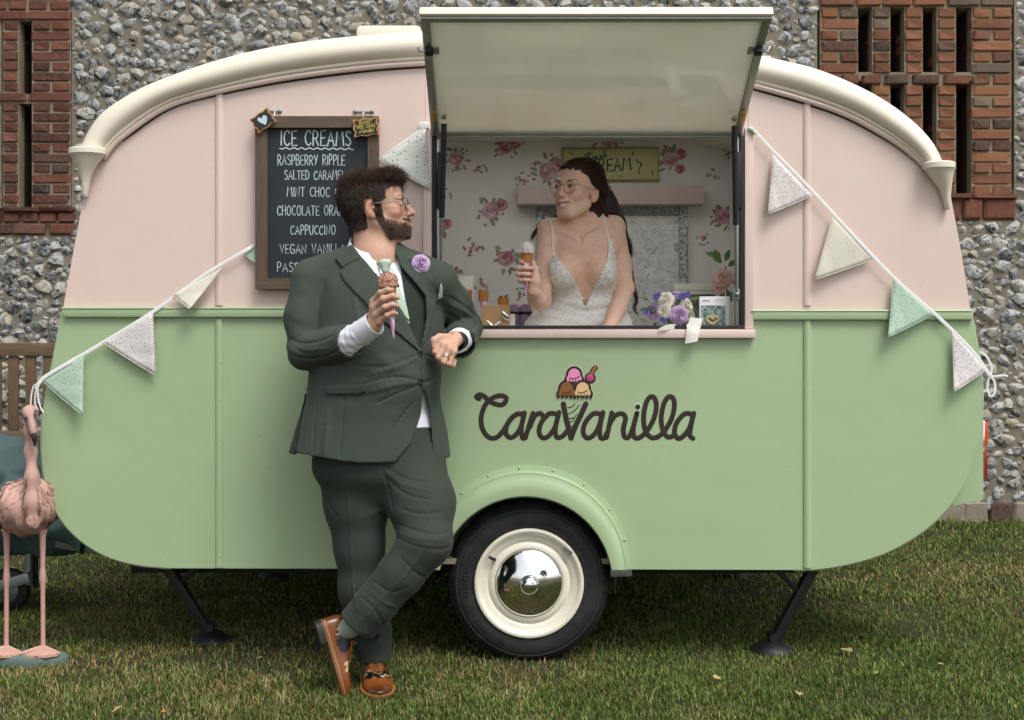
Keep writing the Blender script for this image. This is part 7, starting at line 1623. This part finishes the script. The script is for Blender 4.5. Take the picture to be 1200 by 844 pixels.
# ---- trousers
tr = Field((P(345, 0, -0.3).x, -0.62, 0.04), (P(550, 0, -0.3).x, -0.08, P(0, 462, -0.3).z), 0.0037)
tr.loft([(P(0, py, YC).z, P(cx, py, YC).x, YC, rx, ry, 12) for py, cx, rx, ry in ((499, 440, .216, .150), (510, 440, .220, .156), (530, 442, .222, .152), (555, 444, .222, .145), (575, 446, .17, .11), (592, 448, .10, .07))], 0.02)
tr.chain([P(414, 545, -0.27), P(418, 590, -0.275), P(421, 640, -0.285), P(424, 690, -0.283), P(434, 740, -0.272), P(439, 772, -0.268)], [.126, .108, .082, .075, .066, .062], 0.04)
kn = P(499, 634, -0.42); hm = P(418, 733, -0.40)
tr.chain([P(478, 545, -0.27), P(494, 590, -0.345), kn], [.130, .112, .088], 0.035); tr.chain([kn, P(470, 672, -0.425), P(440, 708, -0.415), P(412, 740, -0.398)], [.088, .076, .069, .068], 0.02)
wrinkle(tr, P(500, 620, -0.42), 0.16, (-0.35, 0, 1), 62, 0.0015, 0.5, 1); wrinkle(tr, P(470, 590, -0.38), 0.13, (0.55, 0, 1), 55, 0.0013, 0.4, 2); wrinkle(tr, P(455, 690, -0.44), 0.12, (0.9, 0, 0.45), 60, 0.0011, 0.5, 3); wrinkle(tr, P(412, 610, -0.32), 0.2, (0.25, 0, 1), 42, 0.0009, 0.3, 4); wrinkle(tr, P(436, 750, -0.30), 0.09, (0.15, 0, 1), 75, 0.0010, 0.4, 5); wrinkle(tr, P(430, 560, -0.38), 0.14, (0.5, 0, 0.9), 50, 0.0008, 0.4, 6)
for pts in ([(462, 612), (488, 622), (515, 626), (530, 620)], [(458, 626), (486, 640), (515, 644), (528, 640)], [(470, 596), (492, 602), (520, 600)], [(436, 680), (458, 694), (478, 688)], [(468, 652), (488, 672), (502, 678)], [(424, 700), (440, 716), (452, 736)], [(447, 545), (455, 572), (461, 602)], [(450, 546), (474, 560), (505, 566)], [(452, 560), (474, 578), (505, 586)], [(380, 582), (388, 596), (396, 606)], [(424, 745), (438, 750), (452, 746)]): fold(tr, pts, .0016, .0042, .005)
for pts in ([(460, 620), (486, 631), (518, 634)], [(430, 690), (450, 706), (465, 712)], [(452, 553), (474, 569), (505, 576)]): fold(tr, pts, .0012, .006, .006, 'add')
for pts in ([(404, 560), (409, 600), (412, 650), (416, 700), (432, 755)], [(500, 600), (505, 630), (480, 668), (450, 700), (425, 728)]): fold(tr, pts, .0022, .004, .006, 'add')
cut(tr, hm, P(405, 746, -0.398) - kn, 0.11); cut(tr, P(439, 771, -0.268), (0.05, 0.1, -1), 0.12)
tr.cone(hm + (kn - hm).normalized() * .04, hm - (kn - hm).normalized() * .06, .060, .062, .003, 'sub'); tr.cone(P(439, 760, -0.268), P(440, 800, -0.268), .050, .052, .003, 'sub')
M_TROU = wool_mat('green_wool_trouser', '#2d342e', '#434b44'); nobj('trousers', tr, M_TROU, man, 1, keep=300)
# ---- shoes
M_SHOE = vmat('shoe_leather', 0.28, bump=0.08, bscale=300, spec=0.5, var=0.22, vscale=30)
M_SOLE = mat('tan_welt', '#9a6a38', 0.55, var=0.15, vscale=60); M_HEEL = mat('heel_black', '#1b1a1b', 0.6); M_SOLEB = mat('sole_leather', '#6b4a2c', 0.6, var=0.25, vscale=30); M_LACE_ = mat('tan_lace', '#9a5c28', 0.7)
SOCK = mat('sage_sock', '#93a08f', 0.9, var=0.15, vscale=200)
def shoe(name, M, seed):
    """foot frame: x from heel to toe, y across, z up from the ground"""
    root = empty(name, M.translation, parent=man); st = [(0.0, .018, .050), (.006, .028, .066), (.02, .034, .078), (.045, .0365, .084), (.075, .037, .083), (.10, .0375, .076), (.125, .039, .066), (.15, .042, .057), (.18, .045, .049), (.21, .0455, .043), (.235, .043, .039), (.26, .037, .035), (.278, .028, .030), (.290, .015, .024), (.2945, .004, .020)]
    tab = catmull(st, 9); n = 72; V = []; C = []; r = np.random.RandomState(seed); spots = [(r.uniform(0, .24), r.uniform(-.06, .06), r.uniform(.003, .0075), r.choice(3)) for _ in range(90)]
    brown, dark, tan, navy = [np.array(lin(c)) for c in ('#7c431b', '#2c140a', '#935323', '#11131c')]
    for x, w, h in tab:
        for k in range(n):
            a = math.pi * 2 * k / n; ca, sa = math.cos(a), math.sin(a); y = w * math.copysign(abs(ca) ** 0.75, ca); z = .014 + (h - .014) * (max(0, sa) ** 0.8) if sa > 0 else .014 - .006 * (-sa)
            V.append((x, y - 0.006 * math.sin(x / .29 * math.pi) * 0, z)); c = brown + (tan - brown) * max(0, sa) * .5
            tc = max(0, (x - .235) / .05); c = c + (dark - c) * min(1, tc) * .85; hc2 = max(0, 1 - x / .05); c = c + (dark - c) * min(1, hc2) * .5
            zr = (z - .014) / max(h - .014, .01); nav = (((x - .172) / .036) ** 2 + (y / (w * .95)) ** 2 < 1 + .10 * math.sin(9 * math.atan2(y / w, (x - .172) / .036)) and sa > 0.1) or (((x - .082) / .046) ** 2 + ((zr - .58) / .36) ** 2 < 1)
            if nav:
                c = navy.copy(); u_ = y + (z * 1.2 if True else 0)
                for sx, sy, sr, sc in spots:
                    if (x - sx) ** 2 + (y - sy) ** 2 < sr ** 2: c = np.array(lin(('#b98a4e', '#c9b58a', '#7a6a3a')[sc]))
            C.append(c)
    m_ = len(tab); Fc = [(i * n + k, (i + 1) * n + k, (i + 1) * n + (k + 1) % n, i * n + (k + 1) % n) for i in range(m_ - 1) for k in range(n)] + [tuple(range(n)), tuple((m_ - 1) * n + k for k in range(n - 1, -1, -1))]
    V = [M @ Vector(v) for v in V]; me = to_mesh('upper', V, Fc, 180); vcol(me, np.array(C)); link('upper', me, M_SHOE, root)
    outl = [(x, -w - .0045) for x, w, h in tab[1:]] + [(x, w + .0045) for x, w, h in tab[1:]][::-1]
    def slab(nm, z0, z1, m, grow_=0.0, xr=(0, 1)):
        o_ = [(x, y * (1 + grow_)) for x, y in outl if xr[0] <= x <= xr[1]]; k = len(o_); vv = [M @ Vector((x, y, z0)) for x, y in o_] + [M @ Vector((x, y, z1)) for x, y in o_]
        MB().add(vv, [tuple(range(k)), tuple(range(2 * k - 1, k - 1, -1))] + [(i, k + i, k + (i + 1) % k, (i + 1) % k) for i in range(k)]).build(nm, m, root, 30)
    slab('welt', .0085, .0135, M_SOLE, 0.03); slab('sole', .002, .0082, M_SOLEB); slab('heel', -.018, .0018, M_HEEL, 0, (0, .072)); slab('heel_lift', .0019, .0021, M_SOLE, 0, (0, .072))
    for k in range(5):
        x = .112 + k * .011; h = np.interp(x, tab[:, 0], tab[:, 2]); MB().tube([M @ Vector((x, y, h + .0035 - 14 * y * y)) for y in np.linspace(-.021, .021, 7)], .0022, 6, round_=True).build('lace', M_LACE_, root)
    for s in (-1, 1): MB().tube([M @ Vector(q) for q in ((.110, 0, .078), (.108, s * .014, .088), (.106, s * .03, .086), (.112, s * .036, .076))], .0018, 6).build('lace', M_LACE_, root)
    for s in (-1, 1): MB().tube([M @ Vector((x, s * .012, np.interp(x, tab[:, 0], tab[:, 2]) + .0005)) for x in np.linspace(.10, .165, 7)], .0035, 6, round_=True).build('eyelet_tab', M_LACE_, root)
    return root
tx = Vector((0.20, -0.98, 0)).normalized(); zz_ = Vector((0, 0, 1)); yy_ = zz_.cross(tx); hl = Vector((P(435, 0, -0.24).x, -0.205, 0.014))
shoe('shoe', Matrix(((tx.x, yy_.x, zz_.x, hl.x), (tx.y, yy_.y, zz_.y, hl.y), (tx.z, yy_.z, zz_.z, hl.z), (0, 0, 0, 1))) @ Matrix.Diagonal((1.0, 1.13, 1.06, 1)), 1)
h0, t0 = P(374, 727, -0.385), P(398, 814, -0.402); tx = (t0 - h0).normalized(); zz_ = Vector((1, 0.34, 0.1)); zz_ = (zz_ - tx * zz_.dot(tx)).normalized(); yy_ = zz_.cross(tx)
shoe('shoe', Matrix(((tx.x, yy_.x, zz_.x, h0.x), (tx.y, yy_.y, zz_.y, h0.y), (tx.z, yy_.z, zz_.z, h0.z), (0, 0, 0, 1))) @ Matrix.Diagonal((1.0, 1.1, 1.12, 1)), 2)
ank = h0 + tx * .055 + zz_ * .06; MB().tube([ank, ank.lerp(hm, .6), hm + (kn - hm).normalized() * .06], [.036, .037, .042], 20).build('sock', SOCK, man); MB().tube([P(438, 795, -0.262), P(439, 760, -0.268), P(437, 735, -0.272)], [.034, .036, .042], 20).build('sock', SOCK, man)
# ---- the cone in his hand
def scoop_mat(name, a, b, spots=None):
    t = NT(name); co = t.coord('World'); nz = t.noise(co, 130, 5, 0.7); c = t.mix(nz, a, b)
    if spots: c = t.mix(t.ramp(t.voro(co, 120), [(0.28, 1.0), (0.34, 0.0)]), c, spots)
    t.color(c); t.set(Roughness=0.5, Subsurface_Weight=0.15, Subsurface_Scale=0.004); t.bump(nz, 0.8, 0.006); return t.m
tip = P(461.5, 397, -0.585); top = P(455.5, 336, -0.585); cone_thing(tip, (top - tip).length, 0.0235, 'chocolate ice cream cone in pink wrapper held by the man', 'ice_cream_cone', top - tip, scoop_mat('chocolate_ice', '#9c6c58', '#b98a74', '#6a4030'), 0.0325, False, wafer=0.026, seed=3)
P_world = P
def P(px, py, Y=0.0): return P_world(px, py, Y - 0.13)      # she leans towards the opening
# ================================================================ the bride behind the counter
wom = empty('person', (P(682, 0, 0.45).x, 0.45, ZF), 'smiling bride in white lace dress and glasses leaning behind the counter', 'person')
MW = Matrix.Translation(P(676.5, 224.0, 0.345)) @ Matrix.Rotation(R(3), 4, 'Y') @ Matrix.Rotation(R(-37), 4, 'Z') @ Matrix.Rotation(R(-3), 4, 'X')
wb_ = Field((P(596, 0, 0.3).x, -0.07, 1.10), (P(760, 0, 0.3).x, 0.53, 1.98), 0.0026)
head(wb_, MW, True, 1.0)
wb_.chain([P(690, 238, 0.40), P(686, 258, 0.405), P(680, 280, 0.40)], [.050, .045, .055], 0.025); wb_.cone(P(672, 262, 0.355), P(677, 283, 0.345), .010, .012, .03)
TW = [(258, 682, .055, .050, .405), (270, 681, .11, .060, .40), (284, 681, .155, .080, .39), (305, 682, .142, .092, .40), (330, 683, .135, .098, .42), (355, 684, .128, .092, .45), (385, 685, .132, .092, .48), (425, 685, .15, .10, .50)]
wb_.loft([(P(0, py, y).z, P(cx, py, y).x, y - 0.13, rx, ry, -6) for py, cx, rx, ry, y in TW], 0.02)
wb_.cone(P(672, 265, .39), P(644, 269, .39), .040, .043, .035); wb_.cone(P(692, 262, .395), P(719, 265, .405), .040, .043, .035)
for px in (660, 704): wb_.ell(P(px, 318, .325), (.057, .052, .058), .028)
wb_.cone(P(682, 306, .285), P(683, 345, .285), .006, .006, .030, 'sub')
for pts in ([(677, 280), (664, 275), (650, 269)], [(685, 280), (698, 273), (711, 266)]): fold(wb_, pts, .0018, .008, .014, 'add', -.05)
fold(wb_, [(679, 277), (680, 281), (681, 285)], .0008, .005, .008, 'sub', -.05)
wb_.chain([P(643.5, 272, .39), P(637, 318, .36), P(634.5, 353, .31)], [.043, .041, .035], .02); wb_.chain([P(634.5, 353, .31), P(629, 350, .22), P(625, 341, .16)], [.037, .034, .023], .012)
wb_.chain([P(719.5, 269, .41), P(728, 310, .41), P(732, 338, .39)], [.043, .039, .035], .02); wb_.chain([P(733, 338, .39), P(724, 362, .34), P(712, 388, .27)], [.036, .033, .024], .012)
wb_.chain([P(712, 388, .27), P(708, 394, .24), P(704, 397, .21)], [.024, .022, .012], .01); wb_.chain([P(714, 392, .25), P(716, 396, .22)], [.012, .008], .005)
for dx in (-3, 2): wb_.chain([P(707 + dx, 395, .23), P(703 + dx, 398, .19)], [.010, .007], .003)
# right hand closed round the cone, palm side towards us
for y, a, b, rr in ((306.5, 610, 614, .0072), (314, 607, 622, .0082), (321, 606.5, 621.5, .0080), (328, 608.5, 620, .0072)):
    q = [P(627, y + 7, .155), P(615, y + 3, .172), P(a, y + 1, .152), P(a + 1.5, y + 0.3, .128), P((a + b) / 2 + 1, y, .116), P(b, y + .4, .122)]
    if y < 310: q = q[:4]
    wb_.chain(q, [rr * 1.25, rr * 1.15, rr * 1.1, rr * 1.05, rr, rr * .82][:len(q)], .0022)
wb_.chain([P(625.5, 341, .158), P(626.5, 330, .148), P(627, 320, .150)], [.022, .021, .016], .01); wb_.chain([P(627.5, 328, .138), P(627.5, 316, .134), P(625, 307.5, .130)], [.014, .0105, .0080], .006)
wb_.cone(P(624, 336, .15), P(619, 330, .165), .014, .012, .008)
SKW = np.array(lin('#f2c9b0'))
def w_scalp(q):
    x, y, z = np.abs(q[:, 0]), q[:, 1], q[:, 2]
    m = z > np.interp(y, [-.13, -.075, -.050, -.030, -.010, .012, .034, .040], [.072, .068, .058, .042, .022, .010, .002, -.075]) + .004 * np.sin(x * 300)
    return (m & (np.linalg.norm(q, axis=1) < .155) & (z > -.08)).astype(float)
def wom_cols(V):
    q = local(MW, V); c = np.tile(SKW, (len(V), 1)); x, y, z = np.abs(q[:, 0]), q[:, 1], q[:, 2]
    red = np.exp(-((x - .042) / .018) ** 2 - ((y + .07) / .03) ** 2 - ((z + .032) / .016) ** 2) + .6 * np.exp(-(x / .014) ** 2 - ((y + .112) / .015) ** 2 - ((z + .036) / .012) ** 2) + .7 * (x > .068) * (np.abs(z + .01) < .035) * (np.abs(y - .015) < .035)
    c = c * (1 - .45 * np.clip(red, 0, 1)[:, None] * np.array([.08, .5, .45]))
    zz = -.071 + .0135 * (x / .031) ** 2; lip = (y < -.080) & (np.abs(z - zz + .001) < .0135 * (1 - .62 * (x / .033) ** 2)) & (x < .033); c[lip] = lin('#d69a8c')
    inn = (y > -.0945 + .023 * (x / .031) ** 2) & (np.abs(z - zz + .001) < .0058) & (x < .019) & (y < -.066); c[inn] = lin('#4a2320')
    s_ = w_scalp(q)[:, None]; c = c * (1 - .9 * s_) + np.array(lin('#241711')) * .9 * s_
    lid = (np.abs(x - .031) < .016) & (np.abs(z - .006) < .0035) & (y < -.085); c[lid] *= .72; return c
V, Q = drop_small(*nets(wb_, 1), keep=400); me = to_mesh('body', V, Q, 180); vcol(me, wom_cols(V)); link('body', me, M_SKIN, wom)
eyes(MW, wom, '#4a3222', (-.25, -1, -.02))
# teeth
tv = []; nT = 17
for k, (zz, yo) in enumerate(((.0050, 0), (-.0058, .0008))):
    for i in range(nT): t = -1 + 2 * i / (nT - 1); tv.append(MW @ Vector((.0275 * t, -.0985 + .0205 * t * t + yo + .0006 * abs(math.sin(i * math.pi / 2)), -.0715 + .0115 * t * t + zz * (1 - .35 * t * t))))
MB().add(tv, [(i, i + 1, nT + i + 1, nT + i) for i in range(nT - 1)]).build('teeth', mat('teeth', '#efe9dd', 0.25, var=0.05), wom, 180)
# ---- hair
M_HW = hair_mat('dark_hair', '#231712', '#5a3d2c', 0.38); rw_ = np.random.RandomState(8); ql = local(MW, V); sk = w_scalp(ql) > .5
X_, Y_, Z_ = wb_.grid(); gp = [a for a in wb_.reg(np.array(MW.translation) - .17, np.array(MW.translation) + .17)]
sl, gx, gy_, gz = gp; G = np.stack(np.broadcast_arrays(gx, gy_, gz), -1).reshape(-1, 3); gl_ = local(MW, G); gm = ((w_scalp((gl_ + np.array([0, -.010, -.008])) / np.maximum(1, np.linalg.norm(gl_ / np.array([.078, .10, .09]), axis=1, keepdims=True) * .98)) > .5) & (np.linalg.norm(gl_, axis=1) < .135)).reshape(np.broadcast(gx, gy_, gz).shape)
cf_ = np.full(wb_.f.shape, .5, np.float32); cf_[sl] = np.maximum(wb_.f[sl] - .0055, np.where(gm, -1, .004)); wcap = wb_.like(cf_)
wcap.ell((0, .085, -.005), (.050, .040, .050), .03, 'add', MW); wcap.chain([P(704, 222, .42), P(712, 240, .44), P(722, 262, .48), P(733, 295, .50)], [.036, .036, .034, .022], .03); wcap.chain([P(690, 245, .45), P(668, 256, .46), P(648, 266, .47)], [.03, .024, .014], .02)
nobj('hair_mass', wcap, mat('hair_under', '#21150f', 0.55, var=0.3, vscale=60), wom, 2)
def flow_w(q): f = np.zeros_like(q); f[:, 0] = -q[:, 0] * 4.0 * sm(0, .1, q[:, 1]) + q[:, 0] * 1.5; f[:, 1] = .95; f[:, 2] = .25 - 6.5 * np.clip(q[:, 1] + .02, 0, .2); return f
roots, nn = pick(V, Q, sk, 8000, rw_); ln = (.085 + .05 * sm(.0, -.08, local(MW, roots)[:, 1])) * rw_.uniform(.7, 1.1, len(roots))
hp_ = grow(wb_, MW, roots, nn, flow_w, ln, 10, rw_, .25, .10, .0055); strands('hair', hp_, rw_.uniform(.0006, .0010, len(roots)), M_HW, wom)
def lock(pts, n, spread, taper=.35, wav=.004, rad=(.0007, .0011)):
    g_ = catmull([np.array(P(*p)) for p in pts], 5); K = len(g_); out = []
    for k in range(n):
        o_ = rw_.normal(0, spread, 3); ph = rw_.uniform(0, 6); tt = np.linspace(0, 1, K)[:, None]; sp = (1 - (1 - taper) * tt ** 1.5) * np.minimum(1, tt * 4 + .5); L0 = rw_.uniform(.72, 1.0); kk = resample(g_[:max(4, int(K * L0))], K)
        out.append(kk + o_ * sp + wav * np.sin(tt * 9 + ph) * np.array([rw_.normal(), rw_.normal(), .3]) * tt)
    return np.array(out)
LK = [([(702, 214, .40), (711, 228, .43), (722, 250, .46), (733, 280, .48), (738, 310, .49)], 240, .012), ([(704, 226, .40), (714, 245, .43), (727, 265, .45), (736, 300, .48), (742, 335, .48), (746, 352, .47), (743, 362, .46), (750, 372, .46)], 150, .007), ([(697, 240, .40), (706, 252, .44), (718, 268, .47), (730, 290, .49)], 200, .011), ([(690, 243, .41), (676, 252, .43), (655, 258, .44), (638, 263, .43), (626, 274, .42), (622, 284, .42)], 220, .008), ([(660, 256, .44), (645, 258, .45), (632, 266, .45), (625, 276, .44)], 120, .007), ([(688, 214, .32), (692, 224, .325), (690, 232, .33), (687, 238, .335)], 22, .002), ([(701, 236, .37), (709, 249, .375), (713, 262, .37), (709, 276, .35), (713, 291, .34)], 46, .0035), ([(662, 250, .40), (650, 258, .40), (641, 268, .375), (644, 282, .355), (638, 296, .35)], 40, .0035), ([(712, 235, .42), (724, 262, .46), (737, 285, .48), (741, 305, .49)], 160, .009)]
gg = [lock(p, n, s_) for p, n, s_ in LK]; 
for a in gg: strands('hair_lock', a, rw_.uniform(.0007, .0011, len(a)), M_HW, wom)
br = []
for s in (-1, 1):
    for k in range(110):
        t = rw_.rand(); a = np.array([s * (.013 + .034 * t), -.0975 + .017 * t * t, .0185 + .0055 * math.sin(2.5 * t) + rw_.uniform(-.0022, .0022)]); d = np.array([s * .9, .15, .25]); br.append([xf(MW, a + d * q_ * .008 / 3) for q_ in range(4)])
strands('eyebrow', np.array(br), np.full(len(br), .0009), M_HW, wom)
lash = []
for s in (-1, 1):
    for k in range(40): t = rw_.uniform(-1, 1); a = np.array([s * .031 + .0125 * t, -.0945 + .004 * t * t, .0030 - .002 * t * t]); lash.append([xf(MW, a + np.array([.0015 * t, -.0022, .0012]) * q_) for q_ in range(3)])
strands('eyelash', np.array(lash), np.full(len(lash), .0008), M_HW, wom)
glasses(MW, wom, mat('rose_gold', '#9a8272', 0.25, 0.9, var=0.05), (0.0250, 0.0225), -0.004, -0.106, 0.004, 0.0011)
mb = MB()
for k in range(9): mb.ball(MW @ Vector((.058 - .006 * k, .088 + .004 * k, .030 - .006 * k)), (.006, .006, .006), 2)
mb.build('hair_comb', mat('pearl', '#e8e6e0', 0.25, var=0.05), wom)
# ---- dress
DP = [(646.5, 290), (651, 300), (657, 309), (668, 322), (679, 338), (684.5, 358), (687, 358), (696, 337), (706, 316), (711.5, 302), (713, 282), (717, 283), (721, 300), (723, 326), (729, 345), (742, 372), (750, 425), (600, 425), (616, 376), (636, 352), (645, 332), (643.5, 305)]
tor = wb_.like(np.full(wb_.f.shape, .5, np.float32)); tor.loft([(P(0, py, y).z, P(cx, py, y).x, y - 0.13, rx, ry, -6) for py, cx, rx, ry, y in TW], 0.02)
for px in (660, 704): tor.ell(P(px, 318, .325), (.057, .052, .058), .028)
tor.cone(P(682, 300, .30), P(682, 345, .30), .004, .004, .030, 'sub')
tor.chain([P(682, 372, .47), P(650, 400, .46)], [.12, .15], .05); tor.chain([P(690, 372, .47), P(715, 405, .47)], [.12, .14], .05)
wrinkle(tor, P(670, 370, .36), .14, (.25, 0, 1), 95, .0045, .4, 3); wrinkle(tor, P(705, 372, .36), .12, (-.3, 0, 1), 90, .0045, .4, 5)
tor.f = np.maximum(tor.f, -(wb_.f + .0015) * 0 + tor.f)
drs = band(tor, DP, -.012, .0065, .33, .37)
dress = empty('wedding_dress', P(684, 385, .42), parent=wom)
def satin_mat():
    t = NT('ivory_satin'); co = t.coord('World'); v = t.voro(co, 70); nz = t.noise(co, 60, 4, .6, 1.2); t.color(t.mix(t.ramp(nz, [(.4, 0.0), (.65, 1.0)]), '#d9d6cf', '#efede8')); t.set(Roughness=.55, Sheen_Weight=.2); t.bump(t.math('ADD', v, nz), .25, .002); return t.m
M_DR = satin_mat(); nobj('bodice', drs, M_DR, dress, 1)
rl = rng_(77); mb = MB(); mr_ = MB()
M_APP = mat('lace_applique', '#f3f0ea', 0.7, var=0.05)
for k in range(520):
    px, py = rl.uniform(640, 728), rl.uniform(288, 372); e = surf(drs, px, py, -.05, .5)
    if e is None: continue
    edge_ = min(abs(px - (646 + (py - 291) * .53)), abs(px - (711 - (py - 294) * .45)))
    if py > 345 and rl.random() < .55: continue
    g_ = Vector(drs.grad(np.array([e]))[0]); a = rl.uniform(0, 6.28); u = g_.orthogonal().normalized(); v_ = g_.cross(u); d = u * math.cos(a) + v_ * math.sin(a); leaf(mb if px < 684 else mr_, e + g_ * .002 - d * .006, d + g_ * .25, rl.uniform(.011, .019), rl.uniform(.003, .0052), g_)
for q in (mb, mr_): q.build('lace_applique', M_APP, dress, 180)['kind'] = 'stuff'
for pts in ([(648.5, 302), (647.8, 290), (647.8, 280), (646.8, 268), (645, 259.5), (641, 256.5)], [(713.5, 283), (711.5, 272), (708.8, 260), (706.5, 252), (704, 249)]):
    q = []
    for x, y in catmull(pts, 4):
        e = surf(wb_, x, y, -.05, .5)
        if e is not None: q.append(e + Vector((0, -.002, .001)))
    if len(q) > 2: MB().tube(q, .0034, 8, round_=True).build('strap', M_APP, dress)
# skirt and hips behind the counter, down to the cabin floor
zz0 = P(0, 420, .5).z; MB().loft([[(P(685, 0, .5).x + rx * math.cos(a) * (1 + .04 * math.sin(9 * a)), .56 + ry * math.sin(a), z) for a in np.linspace(0, 2 * math.pi, 41)[:-1]] for z, rx, ry in ((zz0 + .06, .14, .09), (1.0, .18, .13), (.9, .20, .15), (.6, .26, .21), (ZF + .005, .32, .27))]).build('skirt', M_DR, dress, 180)
# ---- her cone
tip = P(616.3, 348.5, .145); top = P(617.3, 296.5, .145)
cone_thing(tip, (top - tip).length, 0.0215, 'raspberry ripple ice cream cone in pink wrapper held by the bride', 'ice_cream_cone', top - tip, scoop_mat('ripple_ice', '#eadfd2', '#f3eadf', '#c98a94'), 0.0275, False, wafer=0.026, seed=5)

P = P_world
